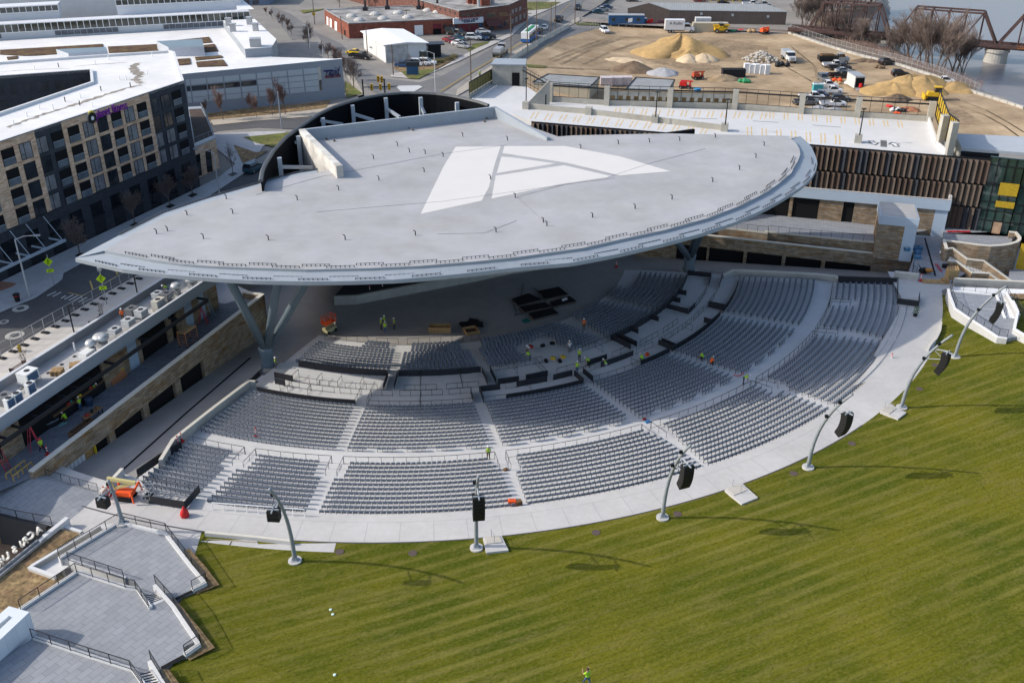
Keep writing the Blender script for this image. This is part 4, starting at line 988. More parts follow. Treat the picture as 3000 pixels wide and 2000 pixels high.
f=MB();f.wall([fa.xy-rd*8-rn*.03,fb_.xy-rn*.03],.36,ZT+.003,ZT+.06);f.wall([fb_.xy+rn*.4,fb_.xy+rn*3.2],.4,ZT-.001,ZT+.55);f.build('coping',mWalk,rc)
f=MB();q0=fa.xy-rd*8+rn*.3;q1=fb_.xy+rn*.3;f.prism([q0,q1,q1+rn*3.4,q0+rn*3.4],ZT-.7,ZT-.45);f.build('roof',mat('roof_grey',(0,0,0)),rc)
zd=.9;wo=.35
wpt=lambda x,y,off=0.0:None
Wa=Vector((fa.x,fa.y,0))+Vector((*rn,0))*wo;Wb=Vector((fb_.x,fb_.y,0))+Vector((*rn,0))*wo
ru=lambda x,y:(onwall(Wa,Wb,x,y)-Wa).xy.dot(rd)
rp=lambda u,off=0:Wa.xy+rd*u+rn*off
edges=[('w',-10,ru(*T('13',190,330)[0])-8),('o',None,ru(*T('13',190,350)[0])),('w',None,ru(*T('13',225,330)[0])),('o',None,ru(*T('13',465,350)[0])),('w',None,ru(*T('13',683,380)[0])),('o',None,ru(*T('13',785,380)[0])),('w',None,ru(*T('13',1520,450)[0])),('b',None,ru(*T('13',1640,450)[0]))]
cur=-10
for k,_,e in edges:
 f=MB()
 if k=='w':f.wall([rp(cur),rp(e)],.3,zd-1,ZT-1.76);f.build('stone_face',mStone,rc)
 elif k=='b':f.wall([rp(cur,-.05),rp(e,-.05)],.3,zd-1,ZT-1.76);f.build('pale_panel',mBlue,rc)
 else:f.hexa([(*rp(cur,.2),zd-.5),(*rp(e,.2),zd-.5),(*rp(e,3),zd-.5),(*rp(cur,3),zd-.5)],[(*rp(cur,.2),ZT-1.77),(*rp(e,.2),ZT-1.77),(*rp(e,3),ZT-1.77),(*rp(cur,3),ZT-1.77)]);f.build('serving_opening',mDark,rc)
 cur=e
bx=[P(x,y,ZT-.2)for x,y in T('13',1030,412,1395,447,1355,312,1015,282)]
f=MB();f.prism([p.xy for p in bx],ZT-1.6,ZT-.2,0);f.build('stair_box_fascia',mBlue,rc)
f=MB();cx2=sum((p.xy for p in bx),Vector((0,0)))/4;f.prism([cx2+(p.xy-cx2)*.93 for p in bx],ZT-.2,ZT-.12);f.build('stair_box_roof',MATS['roof_grey'],rc)
inn_=[cx2+(p.xy-cx2)*.97 for p in bx];cut=inn_[0].lerp(inn_[1],.68)
f=MB();f.prism([inn_[0],cut,inn_[2].lerp(inn_[3],.32),inn_[3]],-1,ZT-1.61);f.build('stair_box_wall',mStone,rc)
f=MB();f.prism([cut,inn_[1],inn_[2],inn_[2].lerp(inn_[3],.32)],-1,ZT-1.62);f.build('pale_panel',mBlue,rc)
dk=[P(x,y,zd)for x,y in T('12',1500,460,1780,508,2352,572)+T('13',0,562,975,657)]
f=MB();f.face([(*p.xy,zd)for p in dk]+[(*rp(ru(*T('13',1500,450)[0]),.2),zd),(*rp(-10,.2),zd)]);f.build('upper_deck',mPaverR,rc)
f=MB();f.wall([p.xy for p in dk],.4,-4.5,zd-.16);f.build('deck_wall',mStone,rc)
f=MB();f.wall([p.xy-rn*.05 for p in dk],.5,zd-.155,zd+.02);f.build('deck_coping',mCap,rc)
rail('thin black guard along the upper deck of the right concession building',[(*p.xy,zd)for p in dk[1:]],1.05,False,gap=1.6,wires=2)
l0=onwall(dk[2],dk[4],2250,745);
lw0=P(1978,760,-4.05);lw1=P(2671,795,-3.2)
ld=(lw1-lw0).xy.normalized();ln=Vector((-ld.y,ld.x));LU=lambda x,y:(onwall(lw0,lw1,x,y)-lw0).xy.dot(ld);LP=lambda u,off=0:lw0.xy+ld*u+ln*off
zc1=zof(Vector((*LP(LU(2250,745)),-4)),711);zc2=zof(Vector((*LP(LU(2560,790)),-4)),745)
zo1=zof(Vector((*LP(LU(2250,760)),-4)),745);zo2=zof(Vector((*LP(LU(2540,790)),-4)),779)
u2250,u2560,uE=LU(2250,745),LU(2562,770),LU(2673,780)
lt=lambda u,a,b:a+(b-a)*(u-u2250)/(u2560-u2250)
LWt=thing('stone_wall','stone clad retaining wall with dark openings below the right concession deck','wall',(*LP(u2250),-4))
f=MB();us_=[LU(*T('12',1130,800)[0]),LU(*T('12',1505,800)[0])]
ops_=[(LU(*T('12',1510,750)[0]),LU(*T('12',1785,780)[0])),(LU(*T('12',1808,780)[0]),LU(*T('12',2125,800)[0])),(LU(*T('12',2155,800)[0]),LU(*T('13',125,840)[0])),(LU(*T('13',157,840)[0]),LU(*T('13',485,880)[0])),(LU(*T('13',517,900)[0]),LU(*T('13',938,930)[0]))]
cur=us_[0]
f.wall([LP(cur),LP(u2250),LP(u2560)],.45,[lt(cur,zo1,zo2),zo1,zo2],[lt(cur,zc1,zc2),zc1,zc2])
for a,b in ops_:
 f.wall([LP(cur),LP(a)],.45,-5,[lt(cur,zo1,zo2)-.003,lt(a,zo1,zo2)-.003]);cur=b
f.wall([LP(cur),LP(u2560)],.45,-5,[lt(cur,zo1,zo2)-.003,zo2-.003]);f.wall([LP(u2560)+ld*.002,LP(uE)],.45,-5,[zc2+.75,zc2+.7]);f.build('stone_face',mStone,LWt)
f=MB();f.wall([LP(us_[0],-.04),LP(u2560,-.04)],.53,[lt(us_[0],zc1,zc2)+.003,zc2+.003],[lt(us_[0],zc1,zc2)+.12,zc2+.12]);f.wall([LP(u2560-.05,-.04),LP(uE,-.04)],.53,[zc2+.753,zc2+.703],[zc2+.88,zc2+.83]);f.build('coping',mCap,LWt)
for a,b in ops_:
 za,zb2=lt(a,zo1,zo2)-.01,lt(b,zo1,zo2)-.01
 f=MB();f.hexa([(*LP(a,.5),-5),(*LP(b,.5),-5),(*LP(b,3.5),-5),(*LP(a,3.5),-5)],[(*LP(a,.5),za),(*LP(b,.5),zb2),(*LP(b,3.5),zb2),(*LP(a,3.5),za)]);f.build('service_opening',mDark,LWt)
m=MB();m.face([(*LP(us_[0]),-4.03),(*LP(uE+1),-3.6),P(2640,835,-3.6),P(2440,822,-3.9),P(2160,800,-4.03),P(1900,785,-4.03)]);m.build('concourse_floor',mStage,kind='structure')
zc=2.3
cv=[z5(*p)for p in((1225,272),(1290,285),(1500,312),(1700,340),(1850,352),(1990,345),(2100,328),(2190,300),(2230,270),(2233,240),(2210,205),(2178,168),(2075,158))]
cvp=[P(x,y,zc)for x,y in cv]
cw=cap_wall('curved_stone_wall','curved stone wall with pale cap round the terrace below the glass tower',cvp,.45,-4,mStone)
m=MB();m.prism([P(x,y,1.25).xy for x,y in[z5(*p)for p in((1240,190),(1240,285),(1290,300),(1850,365),(2100,345),(2200,290),(2150,180),(2100,160))]]+[fp(endu+14,0),fp(FL+2,0)],.6,1.22);m.build('upper_terrace',mPaverR,kind='structure')
def stepwall(lbl,pts,zs,zb,mt,t=.45):
 return cap_wall('stair_wall',lbl,[P(*z5(*p),z)for p,z in zip(pts,zs)],t,zb,mt)
cap_wall('stair_wall','short stone wall with pale cap at the left end of the terrace stairs',[P(*z5(1225,275),2.3),P(*z5(1262,385),2.1)],.45,-2,mStone)
stepwall('stone stair wall stepping down below the curved stone wall',((1262,383),(1360,383),(1540,518),(1755,543),(2105,800)),(2.1,2.0,1.3,1.2,-.6),-4,mStone,.4)
stepwall('lower stone stair wall stepping down beside the timber pallet',((1300,538),(1405,548),(1600,693),(1825,703),(1938,788)),(1.2,1.15,.5,.45,-.2),-4,mStone,.4)
cap_wall('retaining_wall','long pale concrete wall behind the right terrace rails',[P(*z5(1385,768),1.15),P(*z5(1800,785),1.15),P(*z5(2330,812),1.15)],.4,-3,mConcD)
mStair=mat('stair_concrete',(.45,.45,.43),.9,.1,.8)
m=MB()
for i in range(16):
 a=Vector(z5(1330,560)).lerp(Vector(z5(1990,795)),i/16);b=Vector(z5(1330,560)).lerp(Vector(z5(1990,795)),(i+1)/16);zz_=.7-.11*i
 p,q=P(*a,zz_),P(*b,zz_);e=Vector((.9,3.6,0))
 m.hexa([p-dz*.6,q-dz*.6,q+e-dz*.6,p+e-dz*.6],[p,q,q+e,p+e])
m.build('terrace_stairs',mStair,kind='structure')
m=MB();m.face([P(*z5(2080,660),-2),P(*z5(2400,620),-2),P(*z5(2400,860),-2),P(*z5(2060,830),-2)]);m.build('lower_pavement',mPaverR,kind='structure')
yb=thing('yellow_panel_door','large yellow door panel beside the curved stone wall at the right edge','door',P(*z5(2200,640),-2))
m=MB();a,b=P(*z5(2150,640),-2),P(*z5(2330,668),-2);m.wall([a.xy,b.xy],.15,-2,2.2);m.build('panel',mYG,yb)
m=MB();m.wall([a.xy.lerp(b.xy,.62),a.xy.lerp(b.xy,.64)],-.03,-2,2.2);m.build('seam',mDark,yb)
zt2=1.25
ta=[z5(*p)for p in((1335,925),(1910,985),(2010,1262),(2150,1275),(2120,1430),(2225,1500),(2050,1528),(1930,1502),(1740,1385),(1540,1258),(1368,1135),(1325,960))]
m=MB();m.prism([P(x,y,zt2).xy for x,y in ta],-1,zt2);m.build('terrace_right',mPaverR,kind='structure')
tw=[P(*z5(*p),zt2+.2)for p in((1285,893),(1300,960),(1366,1140),(1540,1260),(1740,1388),(1925,1512),(2050,1532))]
cap_wall('terrace_wall','white concrete wall with railing round the right terrace',tw,.3,-.6,mConc,capm=mWhite)
rail('black wire railing along the white wall of the right terrace',[P(*z5(*p),zt2+.2)+Vector((.15,.1,0))for p in((1310,900),(1330,1000),(1385,1130),(1540,1250),(1740,1380),(1930,1500),(2040,1515))],1.0,False,wires=4)
rail('black wire railing at the rear edge of the right terrace',[P(*z5(*p),zt2)for p in((1340,910),(1640,935),(1920,980))],1.0,False,wires=4)
cap_wall('terrace_curb','white curb between right terrace and the ramp beside it',[P(*z5(*p),zt2+.15)for p in((1340,922),(1905,975),(2010,1262))],.25,.5,mWhite,capm=mWhite)
m=MB();m.prism([P(*z5(*p),.9).xy for p in((1920,970),(2020,960),(2190,1240),(2150,1280),(2015,1262))],-1,.9);m.prism([P(*z5(*p),.5).xy for p in((1350,870),(2340,905),(2340,960),(1900,960),(1340,915))],-1,.5);m.build('terrace_ramp',mWhite,kind='structure')
rail('black wire railing along the ramp beyond the right terrace',[P(*z5(*p),1.0)for p in((1925,960),(2030,1255))],1.0,False,wires=4)
rail('second black wire railing along the ramp beyond the right terrace',[P(*z5(*p),1.0)for p in((2030,950),(2180,1230))],1.0,False,wires=4)
cap_wall('ramp_wall','white concrete ramp wall at the right edge of the picture',[P(*z5(*p),2.0)for p in((2110,1040),(2170,1180),(2125,1400),(2330,1520))],.3,-.6,mConc,capm=mWhite)
cap_wall('ramp_wall','pale concrete wall rising beside the ramp right of the terrace',[P(*z5(*p),1.9)for p in((2030,935),(2195,1225))],.2,-.5,mConc,capm=mWhite)
rail('black wire railing on the white ramp wall at the right edge',[P(*z5(*p),2.0)for p in((2130,1040),(2300,1330))],1.0,False,wires=4)
sheet('mulch_bed',[z5(*p)for p in((1540,1335),(1740,1400),(1925,1525),(2060,1540),(2330,1500),(2330,1560),(1920,1568),(1700,1450))],mMulch,z=.35,kind='structure')
sheet('mulch_bed',[z5(*p)for p in((2060,955),(2340,960),(2340,1040),(2130,1010))],mMulch,z=1.2,kind='structure')
sheet('grey_ground_area',[z5(*p)for p in((1210,925),(1250,900),(1285,895),(1278,1000),(1240,1000))],mat('patch_grey',(.16,.155,.145),.9,.1,2),z=.016,kind='structure')  # small flat area, darker grey than the walkway around it
cap_wall('planter_wall','low pale concrete wall along the walkway at the right rear seats',[P(*z5(*p),.5)for p in((1195,1315),(1180,1420),(1130,1520),(1085,1565),(1030,1640))],.25,-.3,mConc)
cap_wall('retaining_wall','pale concrete wall at the end of the right concourse by the platform',[P(*z5(625,680),1.1),P(*z5(930,712),1.0)],.4,-3.5,mConcD)
rail('black railing between the right plaza and the lower concourse',[P(*z5(850,600),.1),P(*z5(840,690),.1),P(*z5(890,700),.1)],1.1,False,wires=3)
m=MB();m.face([P(2627,832,-.02),P(2700,830,-.02),P(2700,960,-.02),P(2640,1050,-.02),P(2560,1110,-.02),P(2500,1130,-.02),P(2560,1060,-.02),P(2640,930,-.02),P(2645,870,-.02)]);m.build('plaza_fill',mWalk,kind='structure')
t3=lambda*p:T('30',*p)
def slab(nm,pts,z,mt):
 m=MB();m.prism([P(x,y,z).xy for x,y in pts],-2,z);return m.build(nm,mt,kind='structure')
ZA,ZB,ZCc=1.0,1.85,2.7
slab('terrace_upper',t3(1115,85,1530,180,1770,490,1895,635,1765,705,1768,728,1590,812,1540,770,1340,770,1250,650,1150,605,630,445,545,425),ZA,mPaver)
slab('terrace_middle',t3(712,552,1155,682,1255,703,1365,872,1500,812,1600,850,1815,1170,1690,1235,1700,1312,1480,1437,1410,1470,1290,1500,1205,1442,830,1325,290,1165,190,892),ZB,mPaver)
slab('terrace_lower',t3(290,1165,830,1335,1205,1450,1320,1620,1500,1570,1600,1650,1600,1900,0,1900,-400,1650),ZCc,mPaver)
mCurb=mat('curb_concrete',(.60,.60,.59),.85,.05,1.5)
def curb(lbl,pts,z,rl=True,h=.22,t=.3,rlbl=None,zb=-1):
 c=[P(x,y,z+h)for x,y in pts];m=MB();m.wall([p.xy for p in c],t,zb,z+h);o=m.build('terrace_curb',mCurb);tag(o,lbl,'curb','white terrace curbs')
 if rl:rail(rlbl or lbl.replace('white concrete curb','black wire railing'),[p+dz*0 for p in c],1.0,False,wires=6,gap=1.7,group='wire railings on the left terraces',thick=.035)
curb('white concrete curb down the left edge of the upper left terrace',t3(1118,78,548,420),ZA,t=-.3)
curb('white concrete curb along the walkway side of the upper left terrace',t3(1118,78,1530,178,1768,485,1900,640,1770,708),ZA,t=-.3)
curb('white concrete curb between ramp and upper left terrace',t3(632,445,1140,610),ZA,h=.1)
curb('white concrete curb down the left edge of the middle left terrace',t3(190,888,706,548),ZB)
curb('white concrete curb between upper and middle left terraces',t3(706,548,1152,690,1252,706,1368,876),ZB)
curb('white concrete curb along the lawn side of the middle left terrace',t3(1432,655,1605,850,1845,1205,1702,1305),ZB,t=-.3)
curb('white concrete curb between middle and lower left terraces',t3(298,1152,830,1328,1208,1448,1322,1610),ZCc)
curb('white concrete curb along the lawn side of the lower left terrace',t3(1388,1352,1490,1520,1600,1690),ZCc,t=-.3)
def stairs(lbl,a,b,c,d,z0,z1,n):
 m=MB()
 A_,B_,C_,D_=P(*a,z0),P(*b,z0),P(*c,z1),P(*d,z1)
 for i in range(n):
  p,q=A_.xy.lerp(D_.xy,i/n),B_.xy.lerp(C_.xy,i/n);r,s_=A_.xy.lerp(D_.xy,(i+1)/n),B_.xy.lerp(C_.xy,(i+1)/n);z=z0+(z1-z0)*(i+1)/n
  m.hexa([(*p,z0-.5),(*q,z0-.5),(*s_,z0-.5),(*r,z0-.5)],[(*p,z),(*q,z),(*s_,z),(*r,z)])
  m.hexa([(*p,z+.002),(*q,z+.002),(*p.lerp(r,.25).lerp(q.lerp(s_,.25),1),z+.002),(*p.lerp(r,.25),z+.002)],[(*p,z+.012),(*q,z+.012),(*q.lerp(s_,.25),z+.012),(*p.lerp(r,.25),z+.012)],1)
 o=m.build('terrace_stairs',[mCurb,mBlk]);tag(o,lbl,'stairs')
stairs('short concrete stairs with dark nosings between upper and middle left terraces',*t3(1345,775,1465,760,1530,800,1372,868),ZA,ZB,5)
stairs('short concrete stairs with dark nosings between middle and lower left terraces',*t3(1290,1500,1410,1470,1500,1580,1330,1620),ZB,ZCc,5)
for i,(a,z)in enumerate(((t3(1590,808,1768,722),ZA),(t3(1482,1432,1690,1318),ZB))):
 m=MB();m.bar(P(*a[0],z+.01),P(*a[1],z+.01),.35,.03);m.build('slot_drain',mDark,kind='structure')
for pp,z in((t3(1740,330,1900,510,2015,665,1800,752,1770,700,1900,635,1770,480,1690,345),.82),(t3(1640,830,1700,900,1830,1060,1975,1240,1740,1360,1700,1310,1850,1210,1600,850),1.72),(t3(1550,1440,1640,1560,1720,1700,1600,1700,1500,1520,1490,1440),2.55)):
 sheet('mulch_bed',pp,mMulch,z=z,kind='structure')
sheet('mulch_bed',t3(530,150,735,192,285,478,300,525,515,575,600,600,180,890,0,930,-300,1100,-300,800,0,602,420,215),mMulch,z=.55,kind='structure')
cap_wall('planter_wall','board marked concrete wall with slot lights beside the planting strip',[P(*p,.95)for p in t3(905,108,278,482)],.3,-.5,mConcD,capm=mCurb)
cap_wall('planter_wall','white concrete wall closing the lower end of the ramp',[P(*p,.95)for p in t3(278,486,520,572)],-.3,-.5,mConc,capm=mCurb)
cap_wall('planter_wall','low white wall between planting strip and plaza',[P(*p,.5)for p in t3(530,118,735,185)],.3,-.5,mConc,capm=mCurb)
sheet('ramp_floor',t3(905,118,1118,95,550,425,690,470,520,575,300,490),mCurb,z=.35,kind='structure')
sg=thing('sign_wall','low concrete wall with steel channel carrying tall letters over the sunken entrance','sign wall',P(*t3(300,260)[0],1.0))
sa_,sb_=[P(*p,1.0)for p in t3(600,40,-150,640)]
sd=(sb_-sa_).xy.normalized()
m=MB();m.wall([sa_.xy,sa_.xy+sd*3.6],.45,-1,1.0);m.build('wall_end',mCurb,sg)
m=MB();m.wall([sa_.xy+sd*3.62,sb_.xy],.35,-4,.62);m.build('wall',mConcD,sg)
m=MB();m.wall([sa_.xy+sd*3.0,sb_.xy],.12,.63,1.0);m.wall([sa_.xy+sd*3.0-Vector((-sd.y,sd.x))*-.45,sb_.xy-Vector((-sd.y,sd.x))*-.45],.08,.63,.9);m.build('steel_channel',mGalv,sg)
mLet=mat('letter_white',(.62,.60,.55),.6,.04,2)
for ch,(x,y)in zip('ACRISUR',((368,185),(298,232),(240,288),(190,330),(138,372),(72,430),(14,488))):
 p=P(*t3(x,y)[0],.95);q=P(*t3(x+2,y)[0],.95)
 up=Vector((0,0,1));me=place_text('letter',ch,1.05,mLet,p+Vector((*sd,0))*-.28,Vector((*sd,0)),up,sg,.12)
m=MB();m.face([P(*p,-3.6)for p in t3(-250,60,450,130,420,300,-200,900)]);m.build('sunken_floor',mat('entrance_brown',(.26,.175,.115),.9,.15,1),kind='structure')
m=MB();m.wall([p.xy for p in[P(*q,.0)for q in t3(-250,-10,0,32,415,140)]],.3,-3.7,-.02);o=m.build('entrance_beam',mat('dark_concrete',(.04,.042,.047),.8,.1,1));tag(o,'dark beam under the plaza edge over the sunken entrance','beam')
tw_=thing('timber_wall','timber slat wall in the sunken entrance at the left edge','wall',P(*t3(60,250)[0],-3.6))
m=MB();a,b=P(*t3(-120,330)[0],-3.6),P(*t3(100,260)[0],-3.6);c=a+Vector((1.5,4,0));d=b+Vector((1.2,3.5,0));m.prism([a.xy,b.xy,d.xy,c.xy],-3.6,-1.2);m.build('slat_wall',brickmat('timber_slats',(.30,.20,.09),(.36,.25,.12),(.14,.09,.04),3.5,.12,.012),tw_)
rail('black wire railing along the plaza edge above the sunken entrance',[P(*p,.02)for p in t3(-150,-10,0,25,160,62,480,118)],1.05,False,wires=6,gap=1.8,thick=.035)
rail('black wire railing from the stone wall end along the ramp head',[P(*q,.05)for q in T('20',350,1240,430,1250,570,1290,740,1340,905,1385)],1.05,False,gap=1.5,wires=5)
cap_wall('retaining_wall','short pale concrete wall between the ramp head and the boom lift',[P(*q,1.0)for q in T('20',903,1378,1105,1160)],-.35,-2,mConc)
lb=thing('white_box_building','white panel clad box with open top on the left terraces','building',P(*t3(300,1135)[0],ZB))
p0=P(*t3(302,1132)[0],ZB);ztb=zof(p0,t3(270,912)[0][1])
tq=[P(*p,ztb).xy for p in t3(82,860,270,914,-330,1480,-560,1400)]
m=MB();m.wall(tq,-.75,ZB-.5,ztb,closed=True)if 0 else None
ar=sum(tq[i].x*tq[(i+1)%4].y-tq[(i+1)%4].x*tq[i].y for i in range(4))
if ar<0:tq=tq[::-1]
m.wall(tq,.85,ZB-.5,ztb,closed=True);m.build('walls',brickmat('white_panels',(.62,.66,.70),(.66,.70,.74),(.42,.46,.50),1.1,6,.012,rough=.5,var=.03),lb)
m=MB();cc=sum(tq,Vector((0,0)))/4;m.face([(*(cc+(q-cc)*.9),ZB+.6)for q in tq]);m.build('sunken_roof',MATS['roof_grey'],lb)
m=MB();m.wall([cc+(q-cc)*1.006 for q in tq],-.1,ZB,ZB+.22,closed=True);m.build('base_trim',mSteel,lb)
cap_wall('planter_wall','low pale concrete wall along the walkway above the left ramp',[P(*p,.45)for p in T('30',1878,188,2352,232)+T('31',340,272)],.25,-.4,mConc)
sheet('lower_ramp',T('30',1780,292,1850,262,2352,250)+T('31',20,292,735,282,710,385,600,385,600,398,0,372)+T('30',1900,318),mWalk,z=.03,kind='structure')
m=MB()
for a,b in((T('30',1890,275)[0],T('30',1915,245)[0]),(T('30',1915,245)[0],T('30',2352,275)[0]),(T('30',2105,300)[0],T('30',2125,265)[0])):m.bar(P(*a,.06),P(*b,.06),.06,.06)
o=m.build('skate_rail',mat('rail_tan',(.35,.30,.22),.6,.05,2));tag(o,'thin tan metal edging on the pale lower ramp','edging')
for lbl,pts in(('below the middle of the lawn edge',T('31',2085,235,2255,215,2320,350,2115,372)),('between the third and fourth curved speaker poles',T('22',1955,1362,2110,1300,2260,1435,2110,1495)),('beside the fifth curved speaker pole',T('23',1030,645,1120,575,1270,655,1195,712))):
 pd=thing('utility_pad','white concrete pad in the lawn '+lbl,'pad',P(*pts[3],.2),group='white pads cut into the lawn edge')
 m=MB();m.prism([P(x,y,.25).xy for x,y in pts],-.3,.3);m.build('slab',mWalk,pd)
 m=MB();a,b,c,d=[P(x,y,.3)for x,y in pts];e=a.lerp(d,.45);g_2=b.lerp(c,.45);m.hexa([e.lerp(g_2,.1),e.lerp(g_2,.9),a.lerp(b,.9),a.lerp(b,.1)],[e.lerp(g_2,.1)+dz*.07,e.lerp(g_2,.9)+dz*.07,a.lerp(b,.9)+dz*.07,a.lerp(b,.1)+dz*.07]);m.build('kerb_block',mat('pad_tan',(.46,.43,.38),.9,.06,1),pd)
 m=MB();f1,f2=e.lerp(g_2,.5),a.lerp(b,.45);m.path([f1,f1+dz*.9,f2+dz*.9,f2],.03,5);m.build('grab_rail',mSteel,pd)
for i,(x,y)in enumerate(T('31',768,365,1440,378)+T('32',772,188,1520,18)+T('23',237,1213,770,938,1392,437,1535,218)):
 p=P(x,y,.02);p.z=lawnz(p.x,p.y)+.03;m=MB();m.lathe([(.42,-.05),(.42,.02),(.36,.03),(.36,.015)],p,16);o=m.build('drain_cover',mat('iron_cover',(.10,.075,.065),.8,.2,6))
 tag(o,'round iron drain cover in the lawn, %s from the left'%WORD[i],'drain cover','drain covers in the lawn')
def wr(par,name,a,b,pts,m,out=.05,th=.04):
 d=(b-a).xy.normalized();n=Vector((d.y,-d.x));
 if n.y>0:n=-n
 n3=Vector((*n,0));q=[onwall(a,b,*p)+n3*out for p in pts];back=[p-n3*(out+th)for p in q]
 f=MB();k=len(q);f.face(q)
 for i in range(k):f.face([q[i],back[i],back[(i+1)%k],q[(i+1)%k]])
 return f.build(name,m,par)
def wz(par,name,a,d,u0,u1,z0,z1,n,m,out=.05):
 p=a.xy+d*u0+n*out;q=a.xy+d*u1+n*out;f=MB();f.hexa([(*p,z0),(*q,z0),(*(q-n*(out+.05)),z0),(*(p-n*(out+.05)),z0)],[(*p,z1),(*q,z1),(*(q-n*(out+.05)),z1),(*(p-n*(out+.05)),z1)])
 return f.build(name,m,par)
t0=lambda*p:T('00',*p)
A0,B0=G(13,819),G(526,576)
zr=(onwall(A0,B0,539,236).z+onwall(A0,B0,0,415).z)/2
C0=onwall(A0,B0,539,236);ad=(A0-B0).xy.normalized();an=Vector((ad.y,-ad.x))
if an.x<0:an=-an
ap_=thing('apartment_building','six storey apartment block with tan brick and charcoal front and white roof','building',(C0.x,C0.y,5))
mChar=brickmat('charcoal_brick',(.040,.045,.055),(.055,.061,.072),(.028,.03,.036),.45,.15,.008,var=.1)
mTan=brickmat('tan_brick_wall',(.60,.41,.28),(.72,.52,.37),(.50,.37,.26),.62,.16,.01,var=.16,c3=(.44,.26,.16))
mWRoof=mat('white_roof',(.70,.69,.67),.7,.05,.5,var2=.08,scale2=.07)
left=C0.xy+ad*((C0.y-106.5)/-ad.y)
rf=[C0.xy,P(512,152,zr).xy,P(497,148,zr).xy,P(250,164,zr).xy,P(0,182,zr).xy,P(-40,185,zr).xy,P(-40,226,zr).xy,P(0,223,zr).xy,P(263,204.5,zr).xy,P(266,240,zr).xy,P(-40,342,zr).xy,left+Vector((-9,3)),left]
f=MB();f.prism(rf,4,zr,cap=False);f.build('wall',mChar,ap_)
bm=bmesh.new();vs=[bm.verts.new((*p,zr-.35))for p in rf];es=[bm.edges.new((vs[i],vs[(i+1)%len(vs)]))for i in range(len(vs))];bmesh.ops.triangle_fill(bm,use_beauty=True,edges=es);f=MB()
for q in bm.faces:
 v=[w.co.copy()for w in q.verts];f.face(v if q.normal.z>0 else v[::-1])
bm.free();f.build('roof',mWRoof,ap_)
f=MB();ar=sum(rf[i].x*rf[(i+1)%len(rf)].y-rf[(i+1)%len(rf)].x*rf[i].y for i in range(len(rf)));rfo=rf if ar>0 else rf[::-1]
f.wall(rfo,.45,zr-.4,zr+.06,closed=True);f.build('parapet',mat('parapet_white',(.62,.62,.62),.7,.04,1),ap_)
uz=lambda x,y:((onwall(C0,A0,x,y)-C0).xy.dot(ad),onwall(C0,A0,x,y).z)
o0=lambda x,y:T('00',x,y)[0]
o1=lambda x,y:T('10',x,y)[0]
o01=lambda x,y:T('01',x,y)[0]
o02=lambda x,y:T('02',x,y)[0]
zrow=[uz(*o0(*q))[1]for q in((675,1230),(710,1405),(745,1570),(783,1733))]
ubr=[uz(*o0(1360,865))[0],uz(*o0(555,1125))[0],uz(*o0(305,1208))[0]]
zlow=uz(*o1(735,258))[1]
zlow2=uz(*o1(90,525))[1]
wz(ap_,'tan_brick_front',C0,ad,ubr[0],ubr[1],zlow,zr-.1,an,mTan,.12)
wz(ap_,'tan_brick_front',C0,ad,ubr[2],ubr[2]+26,zlow2,zr-.1,an,mTan,.12)
mPane=mat('window_glass',(.03,.036,.045),.06,.5,.35,spec=.9)
mPaneL=mat('window_blind',(.20,.20,.21),.3,.4,.5)
ww,wh=2.0,2.25
wm=MB();wm.wall([Vector((-ww/2,0)),Vector((ww/2,0))],.2,-wh/2,wh/2,1)
def window(u,z,kind,out):
 p=C0.xy+ad*u+an*out
 o=bpy.data.objects.new('balcony' if kind==0 else 'window',WM[kind]);COL.objects.link(o);o.parent=ap_;q=Vector((p.x,p.y,z))-Vector(OFF[ap_.name]);o.location=q;o.rotation_euler=(0,0,math.atan2(-an.x,an.y)+math.pi)
 if kind==0:
  r=bpy.data.objects.new('balustrade',WM[3]);COL.objects.link(r);r.parent=o
 else:
  r=bpy.data.objects.new('pane',WM[4 if kind==1 else 5]);COL.objects.link(r);r.parent=o
def frame_mesh():
 m=MB();
 for x in(-ww/2+.04,-.25,ww/2-.04):m.box((x,.0,-wh/2),(.09,.07,wh))
 for z in(-wh/2,wh/2-.08):m.box((0,.001,z),(ww,.066,.08))
 m.box((-.6,.002,-wh/2+.7),(.65,.06,.07));return m.mesh('window_frame',mBlk)
def pane_mesh(mt):
 m=MB();m.face([(-ww/2,-.012,-wh/2),(ww/2,-.012,-wh/2),(ww/2,-.012,wh/2),(-ww/2,-.012,wh/2)]);return m.mesh('pane',mt)
def balc():
 m=MB();m.face([(-ww/2,-.02,-wh/2),(ww/2,-.02,-wh/2),(ww/2,-.02,wh/2),(-ww/2,-.02,wh/2)])
 for x in(-ww/2,ww/2):m.box((x,-.03,-wh/2),(.06,.05,wh))
 return m.mesh('balcony',mDark)
def balu():
 m=MB();m.box((0,-.06,-wh/2),(ww-.06,.03,.85));m.box((0,-.07,-wh/2+.88),(ww,.06,.07),0,1);return m.mesh('balustrade',[mat('smoked_glass',(.13,.15,.17),.2,.3,.6),mSteel])
WM={0:balc(),1:frame_mesh(),2:None,3:balu(),4:pane_mesh(mPane),5:pane_mesh(mPaneL)};WM[2]=WM[1]
colsA=[(o0(675,1230),0,1),(o0(810,1185),2,1),(o0(938,1140),1,1),(o0(1065,1095),0,1),(o0(1185,1050),2,1),(o0(1300,1010),0,1),(o0(1408,965),2,0),(o0(1518,925),2,0),(o0(1622,890),0,0),(o0(385,1335),2,0),(o0(530,1280),0,0),(o0(235,1390),1,1),(o0(75,1450),0,1)]
ul=uz(*o0(75,1450))[0]
rr=random.Random(11)
